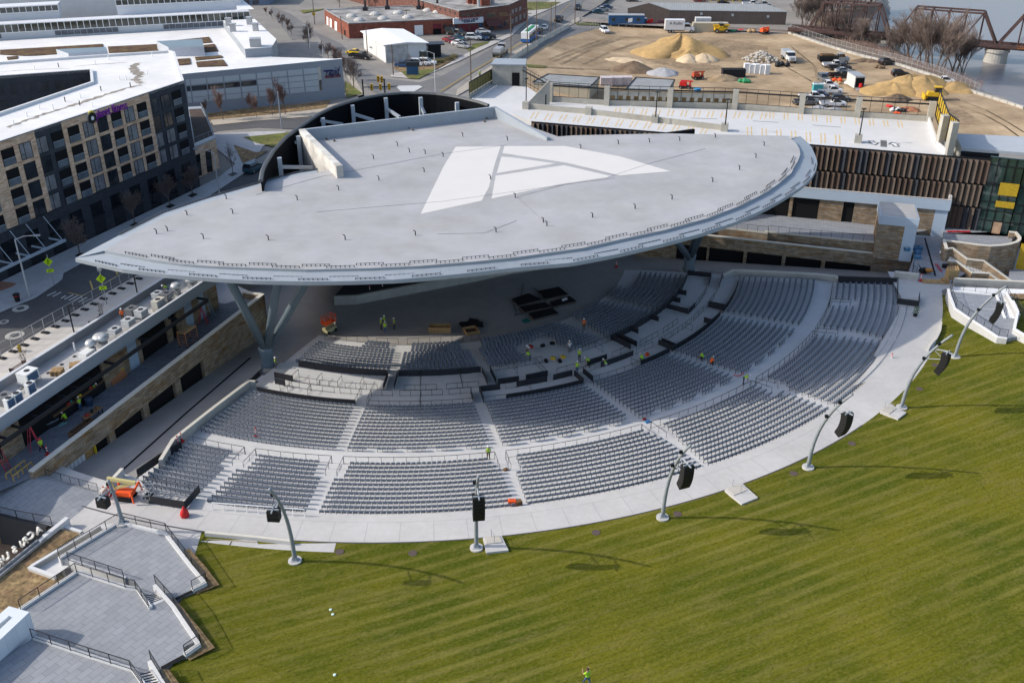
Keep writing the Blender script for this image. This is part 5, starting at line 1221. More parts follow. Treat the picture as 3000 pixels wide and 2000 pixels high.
ulist=[(uz(*c)[0],k,br)for c,k,br in colsA]+[(ul+4.1*i,i%2+(0 if i%2 else 1)if i%2==0 else 0,1)for i in(1,2,3)]
for u,k,br in ulist:
 for i,z in enumerate(zrow):
  kk=k if k==0 else rr.choice([1,2,k])
  window(u,z,kk,.13 if br else .03)
u=uz(*o1(1650,60))[0]*0+1.5
k=0
mFront=mat('shopfront_glass',(.010,.012,.016),.12,.4,.6,spec=.6)
while u<54:
 wz(ap_,'shopfront',C0,ad,u,u+2.3,5.15,9.9,an,mFront,.03);wz(ap_,'shopfront_transom',C0,ad,u-.05,u+2.35,8.0,8.12,an,mBlk,.45);u+=4.05;k+=1
ca2,cb2=P(0,223,zr),P(263,204.5,zr)
for x,y,w_,h_ in((15,820,30,100),(130,815,60,95),(248,805,65,95),(395,795,105,95),(560,778,105,85),(725,748,100,55),(40,945,60,50),(155,925,60,30)):
 wr(ap_,'court_window',ca2,cb2,[o0(x-w_/2,y+h_/2+3),o0(x+w_/2,y+h_/2-3),o0(x+w_/2-6,y-h_/2),o0(x-w_/2-6,y-h_/2+4)],mPane,.04)
mStain=mat('roof_stain',(.27,.24,.20),.9,.35,.8,var2=.3,scale2=.5)
def ragged(pts,w0,w1,seed):
 r=random.Random(seed);q=lerp_list([P(x,y,zr-.335)for x,y in pts],40);f=MB();pr=None
 for i,p in enumerate(q):
  d=(q[min(i+1,39)]-q[max(0,i-1)]).xy.normalized();n=Vector((-d.y,d.x,0));a=r.uniform(w0,w1)*math.sin(math.pi*(i+.7)/41)**.4;b=r.uniform(w0,w1)
  c=(p+n*a,p-n*b)
  if pr:f.face([pr[0],c[0],c[1],pr[1]])
  pr=c
 return f.build('ponding_stain',mStain,ap_)
ragged([o0(60,1170),o0(400,1050),o0(700,960),o0(1000,860),o0(1200,800),o0(1290,780)],.08,.75,1);ragged([o0(1290,770),o0(1240,730),o0(1290,690),o0(1220,640),o0(1250,580)],.2,1.1,2);ragged([o0(680,610),o0(900,592),o0(1170,575)],.04,.18,3);ragged([o0(0,660),o0(300,640),o0(640,630)],.03,.12,4)
for x,y in((250,1075),(365,1000),(490,1005),(600,935),(735,970),(850,980),(930,835),(1100,735),(1160,735),(1355,685),(320,640),(540,620),(1000,550),(1400,520),(875,590),(740,900),(1200,800),(130,1150)):
 p=P(*o0(x,y),zr-.34);f=MB();f.tube(p,p+dz*.7,.08,5);f.build('roof_vent',mWhite if x%3 else MATS['vent_black'],ap_)
pa_,pb_=onwall(C0,A0,*o0(870,1085)),onwall(C0,A0,*o0(1158,985))
wdir=-ad;mPur=mat('sign_purple',(.22,.025,.32),.5,0)
zs=(onwall(C0,A0,*o0(1000,1035)).z)-.2
place_text('sign_lettering','planet fitness',1.75,mPur,(*(pa_.xy+an*.2),zs),Vector((*wdir,0)),(0,0,1),ap_,.08,(pb_-pa_).xy.length)
ce=onwall(C0,A0,*o0(832,1072));f=MB();f.tube((*(ce.xy+an*.14),ce.z),(*(ce.xy+an*.26),ce.z),.85,20);f.tube((*(ce.xy+an*.14),ce.z+.3),(*(ce.xy+an*.29),ce.z+.3),.6,16,1);f.tube((*(ce.xy+an*.14),ce.z-.15),(*(ce.xy+an*.32),ce.z-.15),.78,16,2);f.tube((*(ce.xy+an*.14),ce.z-.2),(*(ce.xy+an*.35),ce.z-.2),.3,8,3)
f.build('round_emblem',[mat('emblem_grey',(.45,.42,.40),.6,0),mat('emblem_yellow',(.65,.50,.05),.5,0),mBlk,mWhite],ap_)
f=MB();e0,e1=P(*o1(-60,945),8.6),P(*o1(600,638),8.6);f.bar(e0,e1,.25,.35);
for t in(.05,.27,.5,.72,.97):
 q=e0.lerp(e1,t);f.bar(q,q-Vector((*an,0))*2.6,.16,.2);f.tube(q,q-Vector((*an,0))*2.7+dz*3.2,.05,5)
f.build('entrance_awning',mat('awning_steel',(.40,.46,.52),.4,.05,1),ap_)
za=10.6
an_px=[o0(1720,985),o0(1850,978),o0(1905,1080),o0(1978,1262),o0(1782,1345),o0(1760,1200)]
ax=thing('brick_annex','low tan brick annex with curved roof terrace at the end of the apartment block','building',P(*o0(1780,1345),za-5))
pl=[P(x,y,za).xy for x,y in an_px];f=MB();f.prism(pl,4.5,za-.3);f.build('wall',mTan,ax)
c2=sum(pl,Vector((0,0)))/6;f=MB();f.prism([c2+(p-c2)*1.01 for p in pl],za-.298,za);f.build('coping',mGalv,ax)
f=MB();f.prism([c2+(p-c2)*.86 for p in pl],za+.002,za+.02);f.build('terrace_floor',mat('terrace_brown',(.07,.05,.04),.9,.2,.8),ax)
a_,b_=P(*o0(1782,1345),za),P(*o0(1978,1262),za)
for x0,x1,y0 in((1790,1835,1420),(1885,1935,1385)):
 wr(ax,'shopfront',a_,b_,[o0(x0,y0+10),o0(x1,y0-12),o0(x1+20,y0+190),o0(x0+20,y0+200)],mFront,.04)
rail('glass guard round the annex roof terrace',[(*(c2+(p-c2)*.9),za+.02)for p in pl[1:]],1.0,False,wires=1,m=mSteel)
TA,TB=G(750,314),G(1011,285)
zt=(zof(TB,173)+zof(TA,198.5))/2
td=(TB-TA).xy.normalized();tn=Vector((td.y,-td.x))
tr=thing('transit_building','pale panelled transit operations centre with white roofs and saw-tooth skylights','building',(TA.x,TA.y,5))
mPan=mat('panel_blue_grey',(.27,.30,.335),.5,.04,.4);mPanL=mat('panel_pale',(.44,.49,.52),.4,.05,.4)
main=[TB.xy,P(797,167,zt).xy,P(782,154,zt).xy,P(717,158,zt).xy,P(653,75,zt).xy,P(574,86,zt).xy,P(0,121,zt).xy,P(-150,130,zt).xy,TA.xy-td*45]
f=MB();f.prism(main,4,zt-.01,cap=True,m=0,mt=1);f.build('wall',[mPan,mWRoof],tr)
f=MB();f.wall([TA.xy-td*45,TB.xy],.5,zt-.009,zt+.05);f.build('roof_edge',mWhite,tr)
for i in range(6):
 for j in range(4):
  y0=735-9*i*1.0
  x0,x1=1700+i*0,0
gx=[1700,1745,1895,2050,2200,2352+0,2352+140,2352+284,2352+428,2352+575]
for i in range(len(gx)-1):
 for j in range(4):
  xa,xb=gx[i]+6,gx[i+1]-6
  ty=lambda x:735-(x-1700)*.0915;hh=[58,52,52,58]
  off=sum((0,62,118,176)[j:j+1])
  if j==0:y_a,y_b=0,50
  elif j==1:y_a,y_b=62,106
  elif j==2:y_a,y_b=112,162
  else:y_a,y_b=168,212
  dark=(j==1 and i<5)
  wr(tr,'ribbon_window' if dark else 'pale_panel',TA,TB,[o0(xa+y_a*.12,ty(xa)+y_a),o0(xb+y_a*.12,ty(xb)+y_a),o0(xb+y_b*.12,ty(xb)+y_b),o0(xa+y_b*.12,ty(xa)+y_b)],mPane if dark else mPanL,.06)
wr(tr,'slot_panel',TA,TB,[o01(567,617),o01(590,614),o01(600,735),o01(578,738)],mat('slot_white',(.5,.48,.42),.6,.1,1),.12)
wr(tr,'slot_window',TA,TB,[o01(578,740),o01(600,737),o01(605,830),o01(584,832)],mPane,.1)
la,lbp=onwall(TA,TB,*o01(640,697)),onwall(TA,TB,*o01(772,682));n3=Vector((*tn,0))
if tn.y>0:n3=-n3
mNavy=mat('sign_navy',(.008,.015,.10),.5,0);mMar=mat('sign_maroon',(.22,.03,.06),.5,0)
place_text('logo_lettering','rapid',2.5,mNavy,la+n3*.1,Vector((*td,0)),(0,0,1),tr,.06,(lbp-la).xy.length*.98,shear=.35)
f=MB();q=la+n3*.14+dz*1.05;f.bar(q-Vector((*td,0))*.4,q+Vector((*td,0))*1.6,.1,.28);f.build('logo_bar',mNavy,tr)
la,lbp=onwall(TA,TB,*o01(633,721)),onwall(TA,TB,*o01(778,705))
place_text('sign_lettering','OPERATIONS CENTER',.85,mMar,la+n3*.1,Vector((*td,0)),(0,0,1),tr,.06,(lbp-la).xy.length)
z3b=lambda x,y:(600+x/5.88,y/5.88)
zb2=zt+1.9
vb=[P(*z3b(*q),zb2).xy for q in((310,355),(860,330),(1235,680),(1150,815),(690,845))]
f=MB();f.prism(vb,4,zb2,0,1);f.build('upper_volume',[mPan,mWRoof],tr)
for x,y in((415,420),(490,520),(775,400),(880,510)):
 f=MB();p=P(*z3b(x,y+25),zb2);f.box(p,(1.2,1.0,1.6));f.box(p+dz*1.6,(1.5,1.3,.25));f.build('exhaust_fan',mGalv,tr)
f=MB();p=P(*z3b(880,800),zb2);f.box(p,(2.4,2.2,1.8),.2);f.build('air_handler',mGalv,tr)
mSed=mat('sedum',(.075,.026,.022),.95,.3,1.2,bump=.5,var2=.3,scale2=.3,tint=(.11,.085,.03))
for pp in(((0,460),(945,405),(950,465),(330,510),(220,512),(0,500)),((990,430),(1485,405),(1510,445),(1430,470),(1000,485)),((1530,380),(1920,340),(1950,390),(1550,420)),((1870,415),(1970,405),(2005,470),(1885,480)),((1620,545),(1745,535),(1755,590),(1640,600)),((1790,525),(2035,510),(2050,530),(1800,555)),((1800,570),(2050,548),(2090,605),(1815,615)),((60,525),(165,515),(160,540),(70,548))):
 f=MB();f.prism([P(*o0(*q),zt+.12).xy for q in pp],zt,zt+.15);f.build('green_roof_bed',mSed,tr)
for pp,h in((((1560,520),(1885,515),(1868,440),(1450,462)),2.0),(((640,560),(1000,535),(985,500),(530,522)),1.6)):
 q=[P(*o0(*w_),zt)for w_ in pp];f=MB();f.prism([w_.xy for w_ in q],zt-.01,zt+h,0,1);f.build('skylight_box',[mat('corrugated',(.42,.45,.5),.4,.1,3),mPane],tr)
def clere(base0,base1,top0,zl,ex0,ex1,glass0,glass1,roofback,nm):
 a,b=P(*o0(*base0),zl),P(*o0(*base1),zl);d=(b-a).xy.normalized()
 a2=Vector((*(a.xy-d*ex0),zl));b2=Vector((*(b.xy+d*ex1),zl));zh=zof(a,o0(*top0)[1]);n=Vector((d.y,-d.x))
 if n.y>0:n=-n
 up=-n
 f=MB();bk0=a2.xy+up*roofback;bk1=b2.xy+up*roofback
 f.hexa([(*a2.xy,zl-1),(*b2.xy,zl-1),(*bk1,zl-1),(*bk0,zl-1)],[(*a2.xy,zh),(*b2.xy,zh),(*bk1,zh-1.2),(*bk0,zh-1.2)]);f.build('sawtooth_roof',mat('sawtooth_white',(.60,.61,.63),.6,.04,.4),tr)
 L=(b2-a2).xy.length;z0=zl+(zh-zl)*glass0;z1=zl+(zh-zl)*glass1
 f=MB();p,q=a2.xy+n*.06,b2.xy+n*.06;f.face([(*p,z0),(*q,z0),(*q,z1),(*p,z1)]);f.build('clerestory_glass',mat('clerestory_tint',(.045,.05,.04),.1,.6,.25,spec=.8),tr)
 f=MB();k=int(L/1.45)
 for i in range(k+1):
  q=a2.xy+d*(L*i/k)+n*.12;f.box((*q,z0),(.14,.1,z1-z0),math.atan2(d.y,d.x))
 f.bar((*(a2.xy+n*.12),z1),(*(b2.xy+n*.12),z1),.16,.2);f.bar((*(a2.xy+n*.12),z0),(*(b2.xy+n*.12),z0),.16,.16);f.build('mullions',mWhite,tr)
 return zh,a2,b2,d,n
h1,a1_,b1c,dc,nc=clere((0,365),(1800,262),(0,225),zt,10,13.5,.42,.97,11,'front')
for u0,u1 in((0,6),(19,33),(44,60)):
 f=MB()
 for i in range(int((u1-u0)/1.45)+1):
  p=a1_.xy+dc*(4+u0+i*1.45)+nc*.1;f.box((*p,zt+.3),(1.28,.08,1.35),math.atan2(dc.y,dc.x))
 f.build('lower_glazing',mat('grey_glazing',(.12,.13,.15),.2,.2,.6),tr)
h2,a2_,b2c,d2_,n2_=clere((0,188),(630,152),(0,68),h1-1.2,10,-2,.5,.96,13,'left')
clere((1085,148),(2150,95),(1085,-5),h1-1.2,0,2,.62,.97,13,'right')
f=MB();q=[P(*z3b(*w_),h1-.5)for w_ in((525,30),(850,160),(560,180))];f.face([q[0]+dz*2.2,q[1],q[2]]);f.face([q[0]+dz*2.2,q[2]-dz*3,q[2]]);f.build('hip_roof',mWhite,tr)
f=MB();p=P(-150,12,h2-2);q=P(345,-10,h2-2);f.hexa([(p.x,p.y,5),(q.x,q.y,5),(q.x,q.y+30,5),(p.x,p.y+30,5)],[(p.x,p.y,h2-1.2),(q.x,q.y,h2-1.2),(q.x,q.y+30,h2-1),(p.x,p.y+30,h2-1)]);f.build('rear_roof',mWRoof,tr)
WA,WB,WC=G(1131,185),G(1067,143),G(1250,178)
wt_=zof(WA,133);wbld=thing('white_building','white single storey block building with white metal roof by the avenue','building',WA)
WD=WB.xy+(WC-WA).xy
f=MB();f.prism([WA.xy,WC.xy,WD,WB.xy],0,wt_,cap=False);f.build('wall',mat('white_block',(.66,.66,.65),.8,.05,.8),wbld)
f=MB();e=(WC-WA).xy.normalized()*.6;g_=(WB-WA).xy.normalized()*.6;m0=(WA.xy-e-g_).lerp(WC.xy+e-g_,.5);m1=(WB.xy-e+g_).lerp(WD+e+g_,.5)
f.hexa([(*(WA.xy-e-g_),wt_),(*m0,wt_+.2),(*m1,wt_+.2),(*(WB.xy-e+g_),wt_)],[(*(WA.xy-e-g_),wt_+.15),(*m0,wt_+.6),(*m1,wt_+.6),(*(WB.xy-e+g_),wt_+.15)])
f.hexa([(*m0,wt_+.2),(*(WC.xy+e-g_),wt_),(*(WD+e+g_),wt_),(*m1,wt_+.2)],[(*m0,wt_+.6),(*(WC.xy+e-g_),wt_+.15),(*(WD+e+g_),wt_+.15),(*m1,wt_+.6)]);f.build('roof',mWhite,wbld)
wr(wbld,'block_wall',WA,WC,[o01(1198,425),o01(1398,412),o01(1395,552),o01(1200,580)],brickmat('grey_block',(.40,.40,.39),(.46,.46,.45),(.33,.33,.32),.8,.4,.02),.05)
wr(wbld,'dark_recess',WA,WC,[o01(1500,470),o01(1568,465),o01(1566,540),o01(1502,545)],mat('shade_olive',(.09,.085,.07),.9,.2,2),.05)
for p in((1045,435),(1060,440)):wr(wbld,'small_window',WA,WB,[o01(p[0],p[1]-10),o01(p[0]+8,p[1]-6),o01(p[0]+8,p[1]+10),o01(p[0],p[1]+6)],mPane,.05)
f=MB();p=G(*o01(1640,515),.1);f.box(p,(3.2,2.6,3),.2);f.box(p+dz*3,(5,3.6,.35),.2,1);o=thing('drive_up_kiosk','dark drive-up kiosk with flat canopy beside the white building','kiosk',p);f.build('kiosk_body',[mBlk,mat('canopy_navy',(.03,.035,.05),.5,.1,2)],o)
f=MB();f.box(p+Vector((-1.0,-1.36,.8)),(.7,.1,.9));f.build('service_screen',mWhite,o)
o=thing('monument_sign','blue monument sign with dark cap standing on the corner lawn','sign',G(*o01(1440,685),.2));f=MB();f.box(G(*o01(1440,685),.2),(2.8,.8,2.0));f.build('base',mat('sign_blue',(.03,.09,.18),.5,.05,2),o);f=MB();f.box(G(*o01(1445,685),.2)+dz*2.002,(3.2,.9,1.0));f.build('cap',mat('sign_dark',(.03,.035,.04),.5,.1,2),o)
b1z=lambda x,y:(940+x/3.794,y/3.794)
mRedB=brickmat('red_brick',(.20,.058,.038),(.26,.085,.055),(.16,.08,.06),.8,.22,.015,var=.2)
mBrnB=brickmat('brown_brick',(.13,.055,.045),(.17,.08,.06),(.12,.07,.06),.8,.22,.015,var=.2)
mTarR=mat('weathered_roof',(.36,.35,.33),.9,.35,.35,var2=.3,scale2=.12,tint=(.16,.155,.15))
RA,RB,RC=G(*b1z(318,432)),G(*b1z(50,265)),G(*b1z(1540,372))
rz_=zof(RA,b1z(312,262)[1]);rw=thing('brick_warehouse','long red brick warehouse with patched flat roof and white dock doors','building',RA)
RD=RB.xy+(RC-RA).xy
f=MB();f.prism([RA.xy,RC.xy,RD,RB.xy],0,rz_,cap=False);f.build('wall',mRedB,rw)
f=MB();f.face([(*p,rz_-.25)for p in(RA.xy,RC.xy,RD,RB.xy)]);f.build('roof',mTarR,rw)
rp_=[RA.xy,RC.xy,RD,RB.xy];ar=sum(rp_[i].x*rp_[(i+1)%4].y-rp_[(i+1)%4].x*rp_[i].y for i in range(4));rp_=rp_ if ar>0 else rp_[::-1]
f=MB();f.wall(rp_,.35,rz_-.25,rz_+.05,closed=True);f.build('coping',mat('coping_grey',(.4,.4,.39),.7,.1,1),rw)
wr(rw,'dock_door',RA,RC,[b1z(1040,285),b1z(1133,280),b1z(1138,398),b1z(1045,403)],mWhite,.06)
wr(rw,'roller_door',RA,RC,[b1z(1245,270),b1z(1335,264),b1z(1336,318),b1z(1246,322)],mat('maroon_door',(.16,.02,.03),.6,.05,2),.06)
wr(rw,'open_dock',RA,RC,[b1z(1247,322),b1z(1336,318),b1z(1338,390),b1z(1249,394)],mDark,.06)
for x in(1375,1440,1505):wr(rw,'window',RA,RC,[b1z(x-15,278),b1z(x+15,275),b1z(x+16,318),b1z(x-14,321)],mPane,.06)
for x0,y0,x1,y1,h in((65,185,85,198,90),(100,205,122,218,92),(155,235,180,250,110)):wr(rw,'dock_door',RA,RB,[b1z(x0,y0),b1z(x1,y1),b1z(x1+1,y1+h),b1z(x0+1,y0+h)],mWhite,.06)
wr(rw,'side_door',RA,RB,[b1z(258,332),b1z(275,342),b1z(277,400),b1z(260,390)],mDark,.06)
for x,y in((340,185),(425,230),(600,165),(690,212),(860,150),(965,198),(1190,122),(1300,140)):
 f=MB();f.lathe([(1.6,0),(1.5,.3),(.9,.7),(.2,.85)],P(*b1z(x,y),rz_-.25),12);f.build('roof_dome',mat('dome_grey',(.45,.44,.42),.6,.15,1),rw)
for x,y in((495,120),(740,105),(1090,105),(1297,118)):
 f=MB();p=P(*b1z(x,y),rz_-.25);f.box(p,(1.4,1.4,1.0));f.tube(p+dz,p+dz*3,.35,8);f.build('roof_stack',MATS['vent_black'],rw)
BA,BB,BC=G(*b1z(1540,372)),G(*b1z(2092,330)),G(*b1z(2292,238))
bz_=zof(BA,b1z(1535,122)[1]);bb_=thing('brick_building','two storey brown brick building with white banner sign and chimneys','building',BA)
fd=(BB-BA).xy.normalized();fn=Vector((-fd.y,fd.x));bpoly=[BA.xy,BB.xy,BC.xy,BC.xy+fn*40-fd*12,BA.xy+fn*75]
f=MB();f.prism(bpoly,0,bz_,cap=False);f.build('wall',mBrnB,bb_)
f=MB();f.face([(*p,bz_-.3)for p in bpoly]);f.build('roof',mTarR,bb_)
f=MB();f.wall(bpoly if sum(bpoly[i].x*bpoly[(i+1)%5].y-bpoly[(i+1)%5].x*bpoly[i].y for i in range(5))>0 else bpoly[::-1],.4,bz_-.3,bz_+.05,closed=True);f.build('coping',MATS['coping_grey'],bb_)
sp=[b1z(1468,208),b1z(1798,188),b1z(1800,250),b1z(1470,270)]
wr(bb_,'banner_sign',BA,BB,sp,mat('banner_white',(.62,.64,.68),.6,.03,2),.35)
a_=onwall(BA,BB,*b1z(1525,228));b_=onwall(BA,BB,*b1z(1765,213));nb=Vector((fd.y,-fd.x,0))
place_text('banner_lettering','EIKENHOUT',1.35,mat('sign_red',(.30,.04,.04),.6,0),a_+nb*.42,Vector((*fd,0)),(0,0,1),bb_,.04,(b_-a_).xy.length)
a_=onwall(BA,BB,*b1z(1560,243));b_=onwall(BA,BB,*b1z(1740,232));place_text('banner_lettering','BUILDING SUPPLIES',.7,mNavy,a_+nb*.42,Vector((*fd,0)),(0,0,1),bb_,.04,(b_-a_).xy.length)
a_=onwall(BA,BB,*b1z(1585,256));b_=onwall(BA,BB,*b1z(1705,248));place_text('banner_lettering','ROOFING SIDING',.55,mNavy,a_+nb*.42,Vector((*fd,0)),(0,0,1),bb_,.04,(b_-a_).xy.length)
for x,y,w_,h_ in((1580,175,35,45),(1640,172,38,45),(1703,168,40,45),(1760,165,35,45),(1888,165,95,45),(2025,158,95,45),(1775,280,40,45),(1900,300,40,70),(1990,285,50,50),(2052,262,35,50)):
 wr(bb_,'window',BA,BB,[b1z(x-w_/2,y-h_/2+2),b1z(x+w_/2,y-h_/2-2),b1z(x+w_/2+1,y+h_/2-2),b1z(x-w_/2+1,y+h_/2+2)],mPane,.06)
for x,y,w_,h_ in((2130,132,24,44),(2170,115,24,44),(2215,98,22,44),(2128,240,24,50),(2172,218,24,60),(2215,195,22,60),(2262,180,16,50)):
 wr(bb_,'window',BB,BC,[b1z(x-w_/2,y-h_/2+5),b1z(x+w_/2,y-h_/2-5),b1z(x+w_/2,y+h_/2-5),b1z(x-w_/2,y+h_/2+5)],mPaneL,.06)
wr(bb_,'red_door',BA,BB,[b1z(1548,270),b1z(1640,264),b1z(1643,362),b1z(1550,370)],MATS['maroon_door'],.07);wr(bb_,'red_door',BA,BB,[b1z(1662,280),b1z(1740,275),b1z(1742,332),b1z(1664,338)],MATS['maroon_door'],.07)
f=MB();a_,b_=onwall(BA,BB,*b1z(1825,265)),onwall(BA,BB,*b1z(1965,255));f.hexa([a_,b_,b_+nb*2-dz*.6,a_+nb*2-dz*.6],[a_+dz*1.2,b_+dz*1.2,b_+nb*2.05-dz*.5,a_+nb*2.05-dz*.5]);f.build('porch_roof',mat('porch_brown',(.10,.04,.035),.8,.1,2),bb_)
for x,y,h in((1675,38,3.2),(1735,45,3.2),(1825,60,5.5)):
 p=P(*b1z(x,y),bz_-.3);f=MB();f.box(p,(2.6,2.2,h),.2);f.build('chimney',mRedB,bb_)
for x,y in((1885,45),(1915,45),(1755,75)):
 f=MB();p=P(*b1z(x,y),bz_-.3);f.tube(p,p+dz*2.2,.5,8);f.build('roof_duct',mGalv,bb_)
for i in range(5):
 x,y=1265+55*i,72+16*i;wr(bb_,'window',BA,Vector((*(BA.xy+fn*75),0)),[b1z(x,y-2),b1z(x+14,y+3),b1z(x+14,y+25),b1z(x,y+20)],mPane,.06)
s5=lambda x,y:(1740+x/2.24,y/2.24)
SA,SB_,SC=G(*s5(218,140)),G(*s5(490,152)),G(*s5(1256,165))
sz=zof(SB_,s5(490,66)[1]);shd=thing('metal_shed','long brown metal shed with grey ribbed roof beyond the building site','building',SB_)
ed=(SC-SB_).xy.normalized();SD=SA.xy+(SC-SB_).xy
mRib=brickmat('brown_siding',(.105,.085,.075),(.115,.093,.082),(.075,.06,.055),.45,8,.03,var=.08);mSr=brickmat('ribbed_roof',(.40,.42,.43),(.42,.44,.45),(.30,.32,.33),.7,40,.06,flat=math.atan2(ed.y,ed.x)*-1,var=.05)
pk0=SA.xy.lerp(SB_.xy,.5);pk1=pk0+(SC-SB_).xy
f=MB();f.prism([SB_.xy,SC.xy,SD,SA.xy],0,sz,cap=False);f.face([(*SA.xy,sz),(*SB_.xy,sz),(*pk0,sz+1.9)]);f.build('wall',mRib,shd)
f=MB();h_=.18;o_=(SB_-SA).xy.normalized()*.4
f.hexa([(*(SB_.xy+o_),sz-.15),(*(SC.xy+o_),sz-.15),(*pk1,sz+1.9),(*pk0,sz+1.9)],[(*(SB_.xy+o_),sz+.05),(*(SC.xy+o_),sz+.05),(*pk1,sz+2.1),(*pk0,sz+2.1)])
f.hexa([(*pk0,sz+1.9),(*pk1,sz+1.9),(*(SD-o_),sz-.15),(*(SA.xy-o_),sz-.15)],[(*pk0,sz+2.1),(*pk1,sz+2.1),(*(SD-o_),sz+.05),(*(SA.xy-o_),sz+.05)]);f.build('roof',mSr,shd)
for x,y in((705,92),(910,100),(1142,110)):wr(shd,'window',SB_,SC,[s5(x-7,y-8),s5(x+8,y-8),s5(x+8,y+8),s5(x-7,y+8)],mat('fogged_glass',(.35,.40,.42),.4,.05,2),.06)
mFarG=mat('far_grey_wall',(.20,.21,.23),.8,.15,.3)
fb=thing('far_building','grey blue low building at the top of the picture behind the transit roofs','building',G(700,8));a_,b_=G(560,20),G(790,14);f=MB();f.prism([a_.xy,b_.xy,b_.xy+Vector((0,12)),a_.xy+Vector((0,12))],0,11);f.build('wall',mat('far_blue_wall',(.16,.20,.28),.7,.15,.3),fb)
f=MB();f.prism([a_.xy+Vector((-.3,-.3)),b_.xy+Vector((.3,-.3)),b_.xy+Vector((.3,12)),a_.xy+Vector((-.3,12))],11.01,11.3);f.build('roof',mFarG,fb)
for i in range(6):wr(fb,'window',a_,b_,[(600+28*i,2),(618+28*i,1),(618+28*i,12),(600+28*i,13)],mPane,.06)
yb2=thing('yellow_building','low building with yellow posts at the top edge beyond the shed','building',G(*s5(860,8)));a_,b_=G(*s5(720,4)),G(*s5(960,10));f=MB();f.prism([a_.xy,b_.xy,b_.xy+Vector((0,10)),a_.xy+Vector((0,10))],0,4.5);f.build('wall',mat('tan_wall',(.35,.30,.24),.8,.1,1),yb2)
for i in range(6):
 p=a_.lerp(b_,i/5);f=MB();f.box((p.x,p.y-.4,0),(.5,.5,4));f.build('yellow_post',mYG,yb2)
mSkin=mat('skin',(.42,.24,.16),.6,0);mHair=mat('hair_brown',(.06,.04,.03),.7,0);mBoot=mat('boot',(.05,.035,.025),.7,0)
def clothes(nm,c):return mat('cloth_'+nm,c,.85,.1,6,obj=True)
mLime=clothes('lime',(.33,.62,.03));mOrg=clothes('orange',(.85,.13,.02));mJean=clothes('jeans',(.05,.09,.20));mBlkP=clothes('black',(.015,.015,.018));mBrn=clothes('brown',(.10,.06,.035));mGryP=clothes('grey',(.12,.12,.13));mWht=clothes('white',(.6,.6,.6))
mHatW=mat('hat_white',(.75,.75,.73),.4,0);mHatR=mat('hat_red',(.6,.03,.02),.4,0);mHatB=mat('hat_blue',(.06,.12,.35),.4,0)
POSES={}
def joints(pose):
 V=lambda*p:Vector(p)
 J=dict(pel=V(0,0,.94),sp=V(0,.01,1.16),ch=V(0,.01,1.38),nk=V(0,.01,1.50),hd=V(0,.03,1.63),tp=V(0,.02,1.73))
 for s,k in((-1,'l'),(1,'r')):
  J['sh'+k]=V(.19*s,0,1.42);J['el'+k]=V(.25*s,-.03,1.14);J['wr'+k]=V(.25*s,.06,.89);J['hn'+k]=V(.245*s,.09,.81)
  J['hp'+k]=V(.095*s,0,.90);J['kn'+k]=V(.11*s,.03,.49);J['an'+k]=V(.115*s,-.02,.09);J['to'+k]=V(.13*s,.17,.045)
 def rot(names,piv,ang):
  p=J[piv].copy();M=Matrix.Rotation(ang,3,'X')
  for n in names:J[n]=p+M@(J[n]-p)
 up=['sp','ch','nk','hd','tp','shl','shr','ell','elr','wrl','wrr','hnl','hnr']
 if pose=='walk':
  rot(['knl','anl','tol'],'hpl',.45);rot(['knr','anr','tor'],'hpr',-.38);rot(['anr','tor'],'knr',-.35)
  rot(['ell','wrl','hnl'],'shl',-.4);rot(['elr','wrr','hnr'],'shr',.4);rot(['wrr','hnr'],'elr',.5)
 if pose in('talk','work'):
  for k in 'lr':rot(['wr'+k,'hn'+k],'el'+k,1.35 if pose=='work' else(1.5 if k=='r' else .5))
 if pose=='phone':
  rot(['knl','anl','tol'],'hpl',.42);rot(['knr','anr','tor'],'hpr',-.42)
  for k in 'lr':rot(['el'+k,'wr'+k,'hn'+k],'sh'+k,.7);rot(['wr'+k,'hn'+k],'el'+k,1.6)
 if pose=='bend':
  rot(up,'pel',-.95)
  for k in 'lr':rot(['el'+k,'wr'+k,'hn'+k],'sh'+k,1.0)
 if pose=='crouch':
  for k in 'lr':
   rot(['kn'+k,'an'+k,'to'+k],'hp'+k,1.45);rot(['an'+k,'to'+k],'kn'+k,-2.0);rot(['to'+k],'an'+k,.55)
  rot(up,'pel',-.6)
  for k in 'lr':rot(['el'+k,'wr'+k,'hn'+k],'sh'+k,.8);rot(['wr'+k,'hn'+k],'el'+k,.5)
 m=min(J['tol'].z,J['tor'].z,J['anl'].z-.05,J['anr'].z-.05)-.03
 for n in J:J[n].z-=m
 return J
RAD=dict(pel=(.165,.125),sp=(.15,.11),ch=(.185,.12),nk=(.06,.06),hd=(.085,.10),tp=(.06,.07),sh=(.075,.07),el=(.05,.05),wr=(.034,.034),hn=(.04,.025),hp=(.10,.10),kn=(.065,.065),an=(.05,.05),to=(.045,.035))
ED=[('pel','sp'),('sp','ch'),('ch','nk'),('nk','hd'),('hd','tp')]+[(a+k if a not in('ch','pel')else a,b+k)for k in 'lr' for a,b in(('ch','sh'),('sh','el'),('el','wr'),('wr','hn'),('pel','hp'),('hp','kn'),('kn','an'),('an','to'))]
